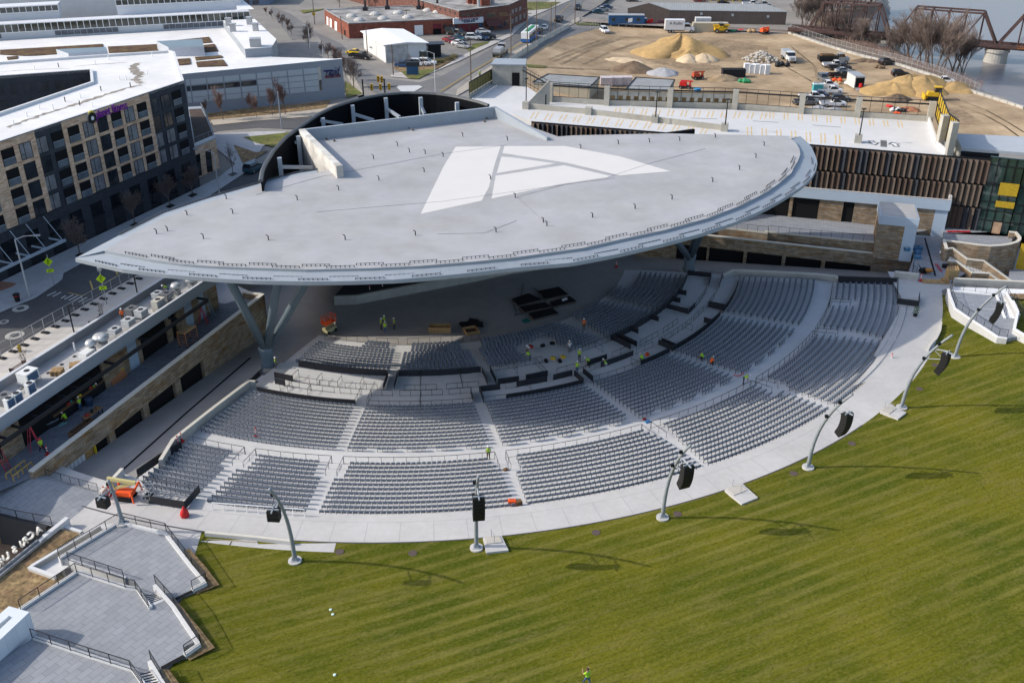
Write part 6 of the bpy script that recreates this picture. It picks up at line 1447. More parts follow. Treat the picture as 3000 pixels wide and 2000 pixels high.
def body(pose):
 if pose in POSES:return POSES[pose]
 J=joints(pose);nm=list(J);me=bpy.data.meshes.new('body_cage');me.from_pydata([J[n]for n in nm],[(nm.index(a),nm.index(b))for a,b in ED],[])
 o=bpy.data.objects.new('body_cage',me);COL.objects.link(o)
 sk=o.modifiers.new('skin','SKIN');sv=me.skin_vertices[0].data
 for i,n in enumerate(nm):sv[i].radius=RAD[n if n in RAD else n[:-1]];sv[i].use_root=n=='pel'
 o.modifiers.new('sub','SUBSURF').levels=1
 dg=bpy.context.evaluated_depsgraph_get();em=bpy.data.meshes.new_from_object(o.evaluated_get(dg));bpy.data.objects.remove(o);bpy.data.meshes.remove(me)
 bm=bmesh.new();bm.from_mesh(em)
 def stick(a,b,r):
  d=(b-a).normalized();u=d.orthogonal().normalized();w=d.cross(u);q=[]
  for c,k in((a,r),(b,r*.7)):q+=[bm.verts.new(c+u*k),bm.verts.new(c+w*k),bm.verts.new(c-u*k),bm.verts.new(c-w*k)]
  for i in range(4):bm.faces.new((q[i],q[(i+1)%4],q[4+(i+1)%4],q[4+i]))
  bm.faces.new(q[4:])
 for k,s in(('l',-1),('r',1)):
  d=(J['hn'+k]-J['wr'+k]).normalized();side=d.cross(Vector((1,0,0))).normalized()
  for i,L in enumerate((.07,.085,.08,.06)):
   a=J['hn'+k]+side*(.03-.02*i);m_=a+d*L*.6;stick(a,m_,.010);stick(m_,m_+d*L*.45+Vector((-s*.02,0,0)),.009)
  stick(J['wr'+k]+d*.03+side*.03,J['hn'+k]+side*.065,.011)
 f=(J['hd']-J['nk']).normalized();fw=Vector((0,f.z,-f.y));stick(J['hd']+fw*.085,J['hd']+fw*.118-f*.015,.016)
 for s in(-1,1):stick(J['hd']+fw*.088+f*.03+Vector((.032*s,0,0)),J['hd']+fw*.098+f*.03+Vector((.032*s,0,0)),.010);stick(J['hd']+Vector((.085*s,0,0)),J['hd']+Vector((.105*s,0,0))+f*.02,.02)
 kind={'sp':0,'ch':0,'pel':0,'sh':0,'el':3,'wr':3,'hn':3,'nk':3,'hd':3,'tp':3,'hp':1,'kn':1,'an':2,'to':2}
 segs=[(J[a],J[b],a,b)for a,b in ED]
 for fc in bm.faces:
  c=fc.calc_center_median();best=(9,0)
  for a,b,na,nb in segs:
   d=b-a;t=max(0,min(1,(c-a).dot(d)/d.length_squared));dd=(c-(a+d*t)).length
   if dd<best[0]:
    ka=na if na in kind else na[:-1];kb=nb if nb in kind else nb[:-1]
    m_=kind[kb]
    if(ka,kb)==('sh','el'):m_=0 if t<.6 else 3
    if(ka,kb)==('kn','an'):m_=1 if t<.85 else 2
    if(ka,kb)==('pel','sp'):m_=0 if t>.12 else 1
    if(ka,kb)==('ch','nk'):m_=0 if t<.7 else 3
    if(ka,kb)==('pel','hp'):m_=1
    best=(dd,m_)
  fc.material_index=best[1];fc.smooth=True
 em.materials.clear()
 for q in(mLime,mJean,mBoot,mSkin):em.materials.append(q)
 bm.to_mesh(em);bm.free()
 POSES[pose]=(em,J['hd'],f,fw);return POSES[pose]
HATM={}
def person(p,rz,pose,top,leg,hat,label,stripes=True):
 em,hd,f,fw=body(pose)
 o=bpy.data.objects.new('person',em);COL.objects.link(o);o.location=p;o.rotation_euler=(0,0,rz);o.scale=(1.06,)*3
 for i,m_ in enumerate((top,leg)):o.material_slots[i].link='OBJECT';o.material_slots[i].material=m_
 tag(o,label,'person','workers on the site')
 key=(pose,hat.name if hat else '')
 if key not in HATM:
  m=MB()
  if hat:m.lathe([(.155,.03),(.115,.035),(.115,.08),(.085,.125),(.03,.145)],(0,0,0),10)
  else:m.lathe([(.10,-.02),(.112,.04),(.09,.09),(.04,.11)],(0,0,0),10)
  me=m.mesh('hat',hat or mHair,smooth=True);M=Matrix((fw.cross(f),fw,f)).transposed().to_4x4();M.translation=hd+f*.02;me.transform(M);HATM[key]=me
 h=bpy.data.objects.new('hard_hat' if hat else 'hair',HATM[key]);COL.objects.link(h);h.parent=o
 return o
mPaint=lambda nm,c,me=0:mat('paint_'+nm,c,.3,0,spec=.5)
PT={k:mPaint(k,c)for k,c in dict(white=(.70,.70,.70),black=(.012,.012,.014),silver=(.32,.33,.34),grey=(.12,.125,.13),blue=(.03,.07,.16),teal=(.015,.08,.11),red=(.28,.02,.025),maroon=(.14,.012,.03),yellow=(.72,.48,.01),dark=(.03,.032,.036),tan=(.5,.45,.35)).items()}
mTyre=mat('tyre',(.015,.015,.016),.9,0);mRim_=mat('wheel_rim',(.35,.35,.36),.4,0,metal=.5);mWin=mat('car_glass',(.015,.018,.022),.06,0,spec=.8);mLampW=mat('headlight',(.6,.6,.58),.2,0);mLampR=mat('tail_light',(.35,.02,.02),.3,0)
def wheel(par,x,y,r=.36,w=.24):
 o=MB().tube((0,-w/2,0),(0,w/2,0),r,14).build('wheel',mTyre,par,local=True);o.location=(x,y,r)
 s=1 if y>0 else-1
 q=MB().tube((0,s*w/2,0),(0,s*(w/2+.012),0),r*.62,10).build('rim',mRim_,o,local=True)
def sec(x,z0,z1,w,wt=None,ch=.1):
 wt=wt if wt is not None else w*.94
 return[(x,-w,z0),(x,w,z0),(x,w,z0+(z1-z0)*.6),(x,wt,z1),(x,-wt,z1),(x,-w,z0+(z1-z0)*.6)]
def car(kind,label='',cat='car'):
 t=thing({'sedan':'sedan_car','suv':'suv_car','pickup':'pickup_truck','van':'panel_van','hatch':'hatchback_car'}[kind],label,cat)
 b=MB()
 if kind in('sedan','hatch'):
  L,W,hb=4.5,.88,.92
  b.loft([sec(-2.2,.35,.78,.72),sec(-2.05,.22,.92,.84),sec(-1.2,.2,.95,W),sec(.7,.2,.93,W),sec(1.7,.22,.78,.86),sec(2.15,.28,.66,.76),sec(2.25,.34,.58,.66)])
  g=[sec(-1.75,.9,.93,.80,.74),sec(-.95,.9,1.40,.80,.62),sec(.2,.9,1.42,.80,.62),sec(1.05,.9,.94,.80,.76)];roof=(-.95,.2,1.405,.60);wx=(1.38,-1.3);r=.33
 elif kind in('suv','van'):
  L,W=4.8,.94
  b.loft([sec(-2.3,.4,1.0,.86),sec(-2.2,.28,1.08,.92),sec(-1,.25,1.08,W),sec(.9,.25,1.06,W),sec(1.9,.28,.98,.92),sec(2.3,.32,.82,.84),sec(2.38,.4,.7,.76)])
  if kind=='suv':g=[sec(-2.22,1.04,1.12,.86,.82),sec(-1.9,1.04,1.70,.86,.70),sec(.1,1.04,1.73,.86,.70),sec(1.0,1.04,1.1,.86,.82)];roof=(-1.88,.12,1.715,.70)
  else:g=[sec(-2.28,1.04,1.1,.9,.88),sec(-2.2,1.04,2.1,.9,.8),sec(.3,1.04,2.12,.9,.8),sec(1.2,1.04,1.1,.9,.86)];roof=(-2.2,.3,2.11,.80)
  wx=(1.5,-1.4);r=.38
 else:
  L,W=5.9,.98
  b.loft([sec(.55,.4,1.15,.95),sec(.9,.35,1.15,W),sec(2.0,.35,1.12,W),sec(2.8,.4,1.02,.93),sec(2.95,.45,.85,.86)])
  b.loft([sec(-.3-.02,.4,1.15,W),sec(.56,.4,1.15,W)])
  for s in(-1,1):b.box((-1.75,s*.93,.5),(2.9,.1,.68))
  b.box((-1.75,0,.5),(2.9,1.78,.12),0,1);b.box((-3.18,0,.5),(.08,1.9,.66));b.box((-.36,0,.5),(.08,1.8,.68));b.box((-3.3,0,.42),(.18,1.8,.2),0,1)
  g=[sec(-.38,1.12,1.2,.9,.86),sec(-.2,1.12,1.82,.9,.74),sec(1.0,1.12,1.84,.9,.74),sec(1.75,1.12,1.18,.9,.84)];roof=(-.2,1.0,1.825,.74);wx=(1.95,-1.85);r=.42
 x0,x1,z,w_=roof;b.hexa([(x0,-w_,z),(x1,-w_,z),(x1,w_,z),(x0,w_,z)],[(x0+.1,-w_*.9,z+.05),(x1-.1,-w_*.9,z+.05),(x1-.1,w_*.9,z+.05),(x0+.1,w_*.9,z+.05)])
 ga,gb,gc,gd_=g
 for s in(-1,1):
  for p,q in((ga[3 if s>0 else 4],gb[3 if s>0 else 4]),(gc[3 if s>0 else 4],gd_[3 if s>0 else 4])):b.bar(p,q,.07,.07)
  m_=(Vector(gb[3 if s>0 else 4])+Vector(gc[3 if s>0 else 4]))/2;b.bar(m_,m_+Vector((.05,s*.14,-(m_.z-ga[0][2]))),.08,.06)
  b.box((gd_[0][0]-.15,s*(W+.07),ga[0][2]),(.12,.18,.13))
 b.build('body',[PT['white'],mBlk],t,local=True)
 o=MB().loft(g);o.build('window_glass',mWin,t,local=True)
 xe=2.24 if kind in('sedan','hatch')else 2.36 if kind in('suv','van')else 2.93
 xr=-2.2 if kind in('sedan','hatch')else-2.3 if kind in('suv','van')else-3.2
 zl=.60 if kind in('sedan','hatch')else .76 if kind in('suv','van')else .86
 for s in(-1,1):
  MB().box((xe-.05,s*.6,zl-.06),(.12,.32,.13)).build('headlight',mLampW,t,local=True);MB().box((xr,s*.7,zl+.08),(.08,.2,.2)).build('tail_light',mLampR,t,local=True)
 for x in wx:
  for s in(-1,1):wheel(t,x,s*(W-.12),r)
 return t
PROTO={}
def parked(kind,col,p,rz,label,cat=None,group=None):
 if kind not in PROTO:PROTO[kind]=car(kind);o=PROTO[kind];o.location=p;o.rotation_euler=(0,0,rz)
 else:o=dup(PROTO[kind],p,rz)
 OFF[o.name]=tuple(p)
 tag(o,label,cat or{'sedan':'car','hatch':'car','suv':'car','pickup':'pickup truck','van':'van'}[kind],group or 'parked cars and trucks')
 for c in o.children:
  if c.name.startswith('body'):c.material_slots[0].link='OBJECT';c.material_slots[0].material=PT[col]
 return o
def bare_tree(seed,h,spread,depth=5,trunk_r=.16,up=.35,clear=.25,kids_=3,shag=1.0):
 r=random.Random(seed);T_=MB();Cn=MB()
 def grow(p,d,L,rad,lv):
  n=3 if lv<2 else 2;q=p;dd=d.copy()
  for i in range(n):
   e=q+dd*(L/n);ra=rad*(1-.35*i/n);rb=rad*(1-.35*(i+1)/n)
   (T_ if lv==0 else Cn).tube(q,e,ra,6 if lv==0 else 4 if lv<3 else 3,0,rb,cap=False)
   q=e;dd=(dd+Vector((r.uniform(-1,1),r.uniform(-1,1),r.uniform(-.2,.6)))*.14).normalized()
   if lv<depth and(lv>0 or i>=0)and i>0:
    for _ in range(kids_ if lv<depth-1 else kids_+1):
     a=r.uniform(0,6.28);s=r.uniform(.55,1.0)*spread
     nd=(dd+Vector((math.cos(a)*s,math.sin(a)*s,r.uniform(-.1,up)))).normalized();grow(q-dd*(L/n)*r.uniform(0,.8),nd,L*r.uniform(.48,.72),max(rb*.5,.018),lv+1)
  if lv<depth:grow(q,(dd+Vector((r.uniform(-.3,.3),r.uniform(-.3,.3),.3))).normalized(),L*.66,rad*.6,lv+1)
 grow(Vector((0,0,-.1)),Vector((r.uniform(-.06,.06),r.uniform(-.06,.06),1)).normalized(),h*.42,trunk_r,0)
 return T_,Cn
mBark=mat('bark',(.12,.095,.08),.95,.25,3,obj=True);mTwig=mat('twig_brown',(.165,.13,.115),.95,.2,3,obj=True);mTwigR=mat('twig_russet',(.22,.15,.13),.95,.2,3,obj=True)
TREE={}
def tree(kind,p,h,label,group,rz=None,cat='tree'):
 """kind -> shared trunk and crown meshes, built 10 m tall"""
 if kind not in TREE:
  k=kind[0]
  a=dict(r=dict(h=10,spread=.85,depth=4,trunk_r=.17,kids_=4),f=dict(h=10,spread=.5,depth=4,trunk_r=.13,up=.8,kids_=4),w=dict(h=10,spread=.95,depth=4,trunk_r=.24,up=.5,kids_=4),y=dict(h=10,spread=.55,depth=3,trunk_r=.10,kids_=3))[k]
  if k=='w':
   T_,Cn=MB(),MB();r_=random.Random(hash_(kind))
   for q in range(4):
    t1,c1=bare_tree(hash_(kind)+q*7,h=r_.uniform(8,11),spread=.62,depth=4,trunk_r=.13,up=.9,kids_=3);ln=Matrix.Rotation(r_.uniform(-.32,.32),3,'X')@Matrix.Rotation(r_.uniform(-.32,.32),3,'Y');o_=Vector((r_.uniform(-.8,.8),r_.uniform(-.8,.8),0))
    for d_,s_ in((T_,t1),(Cn,c1)):kk=len(d_.v);d_.v+=[tuple(ln@Vector(v)+o_)for v in s_.v];d_.f+=[tuple(i+kk for i in f)for f in s_.f];d_.m+=s_.m
  else:T_,Cn=bare_tree(hash_(kind),**a)
  mm=mTwigR if k=='f' else mTwig
  TREE[kind]=(T_.mesh('trunk',mBark),Cn.mesh('crown',mm))
 t=thing('bare_tree' if cat=='tree' else 'bare_shrub',label,cat,p,rnd.uniform(0,6.28)if rz is None else rz,group)
 s=h/TREE_H(kind);t.scale=(s,s,s)
 for nm,me in zip(('trunk','crown'),TREE[kind]):
  c=bpy.data.objects.new(nm,me);COL.objects.link(c);c.parent=t
 return t
def hash_(s):return sum(ord(c)*(i*37+11)for i,c in enumerate(s))
TH_={}
def TREE_H(kind):
 if kind not in TH_:TH_[kind]=max(v.co.z for v in TREE[kind][1].vertices)
 return TH_[kind]
def cone(p,label,kind='cone',group='traffic cones and delineators'):
 t=thing('traffic_cone' if kind=='cone' else 'delineator_post',label,'traffic cone',p,group=group)
 b=MB();w_=MB()
 if kind=='cone':b.box(p,(.42,.42,.05));b.lathe([(.17,.05),(.12,.32)],p,10);w_.lathe([(.12,.321),(.09,.5)],p,10);b.lathe([(.09,.501),(.04,.85)],p,10)
 else:b.box(p,(.5,.5,.07));b.lathe([(.09,.07),(.08,.5)],p,8);w_.lathe([(.085,.501),(.08,.68)],p,8);b.lathe([(.08,.681),(.08,.82)],p,8);w_.lathe([(.082,.821),(.08,.96)],p,8);b.lathe([(.07,.961),(.06,1.15),(.03,1.2)],p,8)
 b.build('cone_body',mRed if kind!='cone' else mat('cone_red',(.62,.04,.02),.5,0),t);w_.build('reflective_band',mWhite,t);return t
Z=lambda p,z:P(p[0],p[1],z)
fl=lambda p:Vector((p.x,p.y,0))
z2=lambda x,y:(x/4.9,780+y/4.9)
def spk(base,H,label_p,label_s,small=False,out=3.6):
 d=Vector((base.x-CX,base.y-CY,0)).normalized()
 t=thing('speaker_pole',label_p,'pole',base,group='curved steel speaker poles round the lawn')
 MB().lathe([(.62,-.3),(.62,.18)],base,20).build('footing',mWalk,t)
 q=base+dz*.18;f=MB();f.box(q,(.62,.62,.06));f.box(q+dz*.06,(.40,.40,.35));f.build('base_plate',mSteel,t)
 pt=[base+dz*(.2+H*k/14)+d*(out*(k/14)**2.3)for k in range(15)]
 MB().path(pt,[.21-.085*k/14 for k in range(15)],10).build('shaft',mat('pole_grey',(.24,.265,.285),.45,.05,2),t,smooth=True)
 k=11;a=pt[k];f=MB();tip_=a+d*1.5+dz*.25;f.tube(a,tip_,.07,6);f.tube(pt[9],tip_-dz*1.1-d*.3,.05,6);f.tube(a-dz*.1,a+d*1.3-dz*.9,.04,6);f.build('bracket',mSteel,t)
 for kk in(12,9):MB().box(pt[kk]+Vector((d.y,-d.x,0))*.25,(.3,.25,.3)).build('fitting',mBlk,t)
 s=thing('line_array_speaker',label_s,'speaker',tip_-dz*3,group='black line array speakers hung from the poles')
 w_=Vector((-d.y,d.x,0));n=3 if small else 8;p=tip_-dz*.25-d*.2;ang=.12
 for i in range(n):
  ang_n=ang-.085*i;e=Vector((d.x*math.sin(ang_n),d.y*math.sin(ang_n),-math.cos(ang_n)));fr=Vector((d.x*math.cos(ang_n),d.y*math.cos(ang_n),math.sin(ang_n)))
  h=.33;c=p;f=MB();hw=.52;bk=.42
  top_=[c-w_*hw-fr*bk*.8,c+w_*hw-fr*bk*.8,c+w_*hw+fr*bk,c-w_*hw+fr*bk];p=p+e*h
  bot_=[p-w_*hw-fr*bk*.6+e*-.02,p+w_*hw-fr*bk*.6-e*.02,p+w_*hw+fr*bk-e*.02,p-w_*hw+fr*bk-e*.02];f.hexa(bot_,top_);f.build('cabinet',mat('speaker_black',(.014,.014,.015),.6,.1,3),s)
 f=MB();f.bar(tip_-dz*.12-w_*.5,tip_-dz*.12+w_*.5,.1,.12);f.bar(tip_-dz*.12-d*.5,tip_-dz*.12+d*.5,.1,.12);f.build('rigging_frame',mSteel,s)
bases=[(865,1647),(1396,1606),(1941,1517),(2367,1370),(2641,1195),(2798,1047)]
for i,b in enumerate(bases):
 p=P(*b,.02);p.z=lawnz(p.x,p.y)
 if i==5:p=P(*b,.05)
 spk(p,10.6,'grey curved steel pole on a round footing, %s from the left along the lawn'%WORD[i],'black curved stack of speakers on the %s pole from the left'%WORD[i],small=(i==0))
p=P(*T('30',1125,105)[0],ZA);spk(p,5.2,'short grey pole at the corner of the upper left terrace','small black speaker on the short pole by the left terrace',True,.5)
def who(px,z,rz,pose,top,leg,hat,lb):
 p=P(*px,z);return person(p,rz,pose,top,leg,hat,lb)
who((362,943),5.15,.6,'talk',mOrg,mBrn,mHatW,'worker in orange shirt standing on the left roof beside the parapet')
who((495,862),5.15,2.2,'bend',mLime,mJean,mHatW,'worker in lime vest and jeans bending on the left roof')
who((126,1325),.9,-2.2,'walk',mLime,mBlkP,mHatR,'worker in lime shirt and red hard hat walking across the left deck')
who((238,1203),.9,1.2,'work',mLime,mJean,mHatW,'worker in lime vest standing at the timber bar counter')
who((197,1236),.9,1.2,'crouch',mLime,mBrn,mHatW,'worker in lime shirt crouching in front of the bar counter')
who((153,1216),.9,-1.8,'bend',mLime,mGryP,mHatW,'worker in lime vest bending behind the bar counter')
who((270,1158),.9,-1.2,'bend',mLime,mGryP,mHatW,'worker in lime shirt reaching over the far end of the bar')
who((1126,957),-4.06,-2.2,'talk',mLime,mBlkP,mHatW,'rearmost worker of the group talking on the stage floor')
who((1117,966),-4.06,-1.2,'stand',mLime,mBlkP,mHatW,'worker half hidden at the left of the group on the stage floor')
who((1129,976),-4.06,.2,'stand',mLime,mJean,mHatW,'worker in lime vest and jeans nearest the front of the stage group')
who((1156,965),-4.06,1.5,'talk',mLime,mBlkP,mHatW,'worker in black trousers standing right of the stage group')
who((809,1082),-3.3,-1.5,'stand',mLime,mGryP,mHatW,'worker in striped vest beside the left tripod column')
who((1710,967),-3.5,.3,'stand',mOrg,mBrn,mHatW,'worker in orange shirt standing in the aisle of the shaded lower seats')
who((1668,1034),-3.1,.3,'talk',mWht,mGryP,mHatW,'worker in white shirt beside the sound platform')
who((1697,1058),-3.1,-.6,'work',mLime,mBlkP,mHatW,'worker in lime vest working over a crate on the box terrace')
who((1690,1094),-2.9,.2,'stand',mLime,mJean,mHatW,'worker in lime shirt and jeans in the box walk')
who((1728,1076),-3.0,1.4,'bend',mLime,mBlkP,mHatW,'worker in lime vest bending beside a black panel in the boxes')
who((1777,1074),-2.9,1.5,'crouch',mLime,mWht,mHatW,'kneeling worker in lime vest and pale trousers in the boxes')
who((1883,1061),-2.85,.8,'crouch',mLime,mGryP,mHatW,'worker crouching by an orange bucket at the middle seat front')
who((2060,1056),-2.1,1.0,'crouch',mLime,mBlkP,None,'bare headed worker in lime crouching among the right middle seats')
who((2081,1071),-2.0,-.8,'crouch',mOrg,mBlkP,mHatW,'worker in red orange jacket crouching among the right middle seats')
who((1553,1060),-3.3,.9,'bend',mLime,mGryP,None,'worker in lime bending low at the edge of the lower seats')
who((1551,1030),-3.1,2.4,'crouch',mWht,mGryP,mHatW,'worker in pale shirt crouching on the sound platform')
who((1431,1347),-1.76,.1,'stand',mLime,mBrn,mHatW,'worker in lime vest standing in the cross aisle seen from behind')
who((2177,1125),-1.76,-1.9,'bend',mLime,mBlkP,mHatW,'worker in lime vest bending at the right cross aisle rail')
p=P(1720,2009,2);
for _ in range(6):p=P(1720,2009,lawnz(p.x,p.y))
person(p,.5,'phone',mLime,mJean,None,'striding person in lime shirt and jeans on the lawn at the bottom edge')
person(G(1406,229,.15),.4,'stand',mLime,mBlkP,mHatW,'worker in lime vest standing beside the avenue fence')
who((6,1345),2.6,1.2,'work',mBlkP,mBlkP,mHatR,'dark clad worker with red hard hat up a ladder at the left edge')
ra=math.atan2(cd.y,cd.x);ROOF=5.16
def hvac(px,s,h,lb,m_,stand=True,fan=False):
 p=P(*px,ROOF);t=thing('hvac_unit',lb,'air conditioner',p,group='air units on the left roof')
 b=MB();z0=.45 if stand else .05
 b.box(p+dz*z0,(s[0],s[1],h),ra);b.box(p+dz*(z0+h),(s[0]+.08,s[1]+.08,.06),ra);b.build('casing',m_,t)
 MB().lathe([(.32,z0+h+.065),(.32,z0+h+.09),(.1,z0+h+.095)],p,12).build('fan_grille',MATS['vent_black'],t)
 g_=MB();c,s_=math.cos(ra),math.sin(ra)
 g_.hexa(*[[(p.x+x*c-y*s_,p.y+x*s_+y*c,p.z+z0+zz)for x,y in((-s[0]*.4,-s[1]/2-.03),(s[0]*.4,-s[1]/2-.03),(s[0]*.4,-s[1]/2+.01),(-s[0]*.4,-s[1]/2+.01))]for zz in(.1,h-.1)]);g_.build('louvre',mat('louvre_blue',(.05,.10,.18),.4,.1,5)if fan else mSteel,t)
 if stand:
  f=MB()
  for x in(-1,1):
   for y in(-1,1):
    q=p+Vector((x*s[0]*.55*c-y*s[1]*.5*s_,x*s[0]*.55*s_+y*s[1]*.5*c,0));f.tube(q,q+dz*.45,.04,4)
   a=p+Vector((x*s[0]*.55*c+s[1]*.5*s_,x*s[0]*.55*s_-s[1]*.5*c,.42));b2=p+Vector((x*s[0]*.55*c-s[1]*.5*s_,x*s[0]*.55*s_+s[1]*.5*c,.42));f.tube(a,b2,.04,4)
  f.build('stand',mGalv,t)
hv=mat('unit_grey',(.45,.47,.48),.5,.06,2,obj=True);hvd=mat('unit_dark',(.16,.165,.17),.5,.1,3,obj=True);hvw=mat('unit_white',(.68,.69,.68),.5,.04,2,obj=True);hvb=mat('unit_beige',(.50,.48,.42),.6,.06,2,obj=True)
for px,s,h,lb,m_,st_,fn_ in((z3(690,425),(1.2,1.0),.7,'grey air unit on a stand, second from the far end of the left roof',hv,1,0),(z3(805,430),(1.3,1.1),.7,'dark grilled air unit on a stand near the far end of the left roof',hvd,1,0),(z3(705,545),(1.6,.9),1.5,'tall beige louvred air unit on the left roof',hvb,0,0),(z3(375,620),(1.4,1.1),.75,'dark sided air unit beside the orange worker on the left roof',hvd,1,0),(z3(490,640),(1.3,1.1),.75,'pale square air unit right of the orange worker',hv,1,0),(z3(335,760),(1.3,1.1),.75,'pale air unit on a tall frame in the middle of the left roof',hv,1,0),(z3(170,860),(1.2,1.0),.6,'small grey air unit beside the large mushroom fan',hv,1,0),(z4(430,110),(1.8,1.4),1.1,'large white air unit raised on black legs near the pallets',hvw,1,1),(z4(460,265),(1.1,.5),1.3,'upright white condenser with blue grille, farthest of three',hvw,0,1),(z4(270,400),(1.1,.5),1.2,'upright white condenser with blue grille, middle of three',hvw,0,1),(z4(160,470),(1.1,.5),1.2,'upright white condenser with blue grille, nearest of three',hvw,0,1),(z4(90,400),(1.4,1.2),1.0,'grey machine with pipes at the near left end of the roof',hvd,0,0)):
 hvac(px,s,h,lb,m_,st_,fn_)
for px,r,lb in((z2(1470,1150),.75,'large silver mushroom exhaust fan on the left roof'),(z2(1330,1235),.5,'smaller silver exhaust fan beside the large one'),(z3(920,345),.55,'silver exhaust fan near the bending worker'),(z3(1105,265),.6,'silver exhaust fan at the far end of the left roof'),(z3(20,1000),.5,'silver exhaust fan low on the left roof edge')):
 p=P(*px,ROOF);t=thing('exhaust_fan',lb,'exhaust fan',p,group='exhaust fans on the left roof');MB().box(p,(r*1.3,r*1.3,.7),ra).build('curb',mGalv,t);MB().lathe([(r*.5,.7),(r*.6,.95),(r*1.25,1.05),(r*1.25,1.3),(r*.95,1.55),(r*.3,1.62)],p,18).build('fan_hood',mat('fan_silver',(.50,.51,.51),.4,.06,3,metal=.3),t,smooth=True)
p=P(*z2(1260,1300),ROOF);t=thing('duct_box','pale square duct box with slots beside the smaller exhaust fan','duct',p);MB().box(p,(1.5,1.1,.8),ra).build('box',hvw,t);f=MB();[f.box(p+Vector((cd.x*(k-1)*.4+cn.x*-.56,cd.y*(k-1)*.4+cn.y*-.56,.3)),(.22,.06,.25),ra)for k in range(3)];f.build('slots',mBlk,t)
p=P(*z3(1090,225),ROOF);t=thing('roof_panel','pale metal panel standing beside the far exhaust fan','panel',p);MB().box(p,(.1,1.9,1.3),ra+.3).build('sheet',hv,t);MB().box(p+Vector((.5,0,0)),(.8,.1,.1),ra).build('foot',mGalv,t)
def pallet(p,n,rz,lb,grp=None):
 t=thing('pallet_stack',lb,'pallets',p,group=grp)
 for k in range(n):
  f=MB();q=p+dz*.16*k;c,s_=math.cos(rz+k*.06),math.sin(rz+k*.06)
  for i in range(6):x=-.5+.2*i;f.box((q.x+x*c,q.y+x*s_,q.z+.11),(.12,1.2,.03),rz+k*.06)
  for i in range(3):y=-.5+.5*i;f.box((q.x-y*s_,q.y+y*c,q.z),(1.15,.1,.11),rz+k*.06)
  f.build('pallet',mWood,t)
 return t
pallet(P(*z2(830,1545),ROOF),4,ra+.2,'stack of raw timber pallets on the left roof');pallet(P(*z2(1080,1430),ROOF),2,ra+.6,'loose pallet and scraps on the left roof edge')
f=MB();q=[P(*z4(x,y),ROOF+.3)for x,y in((140,300),(330,180),(345,90))];f.path(q,.07,6);o=f.build('black_pipe',mBlk);tag(o,'black pipe run between the air units on the left roof','pipe')
for i,(x,y)in enumerate(((1715,868),(1555,975),(1390,1090),(1215,1200),(1070,1295),(885,1410),(690,1532))):
 p=P(*z2(x,y),ROOF-.005);f=MB();f.lathe([(.22,0),(.2,.06),(.1,.08)],p,8);o=f.build('roof_drain',MATS['vent_black']);tag(o,'black round roof drain, %s from the far end of the left roof'%WORD[i],'roof drain','black drains along the left roof')
p=P(*z2(1080,1215),ROOF);o=MB().tube(p,p+dz*1.1,.09,8).build('vent_pipe',mWhite);tag(o,'white vent pipe standing on the left roof by the parapet','vent pipe')
def counter(pts,z,h,w_,lb,mt):
 t=thing('bar_counter',lb,'bar counter',P(*pts[0],z));q=[P(x,y,z)for x,y in pts]
 f=MB();f.wall([p.xy for p in q],w_,z,z+h);f.build('front',mBlk,t);f=MB();f.wall([p.xy+cn*-.06 for p in q],w_+.15,z+h+.002,z+h+.06);f.build('top',mt,t);return t
mTop=mat('bar_top',(.22,.125,.065),.6,.2,3)
counter([z4(800,720),z4(1010,580),z4(1530,190)],D9,1.15,.75,'long bar counter with brown timber top strewn with tools',mTop)
counter([z4(520,800),z4(620,800),z4(760,745),z4(860,690)],D9,.6,.9,'low curved grey bench in front of the bar',mat('bench_grey',(.20,.22,.25),.6,.08,2))
t=thing('work_table','timber topped table with tools against the deck parapet','table',P(*z4(1340,640),D9));c=P(*z4(1345,625),D9);MB().box(c+dz*.85,(2.7,.8,.06),ra).build('top',mTop,t)
for x in(-1,1):
 for y in(-1,1):MB().box(c+Vector((cd.x*x*1.2+cn.x*y*.3,cd.y*x*1.2+cn.y*y*.3,0)),(.07,.07,.85),ra).build('leg',mBlk,t)
rr=random.Random(5)
TOOLC=[mat('tool_red',(.35,.04,.03),.6,0),mat('tool_grey',(.3,.3,.3),.6,0),mBlk,mat('tool_yellow',(.6,.42,.03),.6,0),mat('tool_brown',(.2,.11,.05),.8,0),mat('tool_teal',(.05,.22,.2),.6,0),mWhite]
TN={'tool_red':'red','tool_grey':'grey','black_metal':'black','tool_yellow':'yellow','tool_brown':'brown','tool_teal':'teal','white_paint':'white'}
def toolbox(p,rz,m_,lb,s=(.5,.3,.28)):
 t=thing('tool_box',lb,'tool box',p,group='tool boxes and tools');c,s_=math.cos(rz),math.sin(rz)
 b=MB();b.box(p,s,rz);b.box(p+dz*(s[2]+.001),(s[0]*.94,s[1]*.9,.05),rz);b.build('case',m_,t);f=MB();a=p+Vector((c*s[0]*.25,s_*s[0]*.25,s[2]+.05));b2=p-Vector((c*s[0]*.25,s_*s[0]*.25,-s[2]-.05));f.path([a,a+dz*.09,b2+dz*.09,b2],.018,4);f.build('handle',mBlk,t)
for i in range(9):
 u=.06+.1*i;a=Vector(z4(1010,565)).lerp(Vector(z4(1530,175)),u);p=P(*a,D9+1.22);p=Vector((*(P(*z4(1010,580),D9).xy.lerp(P(*z4(1530,190),D9).xy,u)+cn*(.3+.12*(i%3))),D9+1.22));m_=TOOLC[(i*5)%6]
 toolbox(p,ra+i,m_,'%s %s tool box on the bar top, counted from the near end'%(WORD[i],TN[m_.name]),(.42,.26,.2))
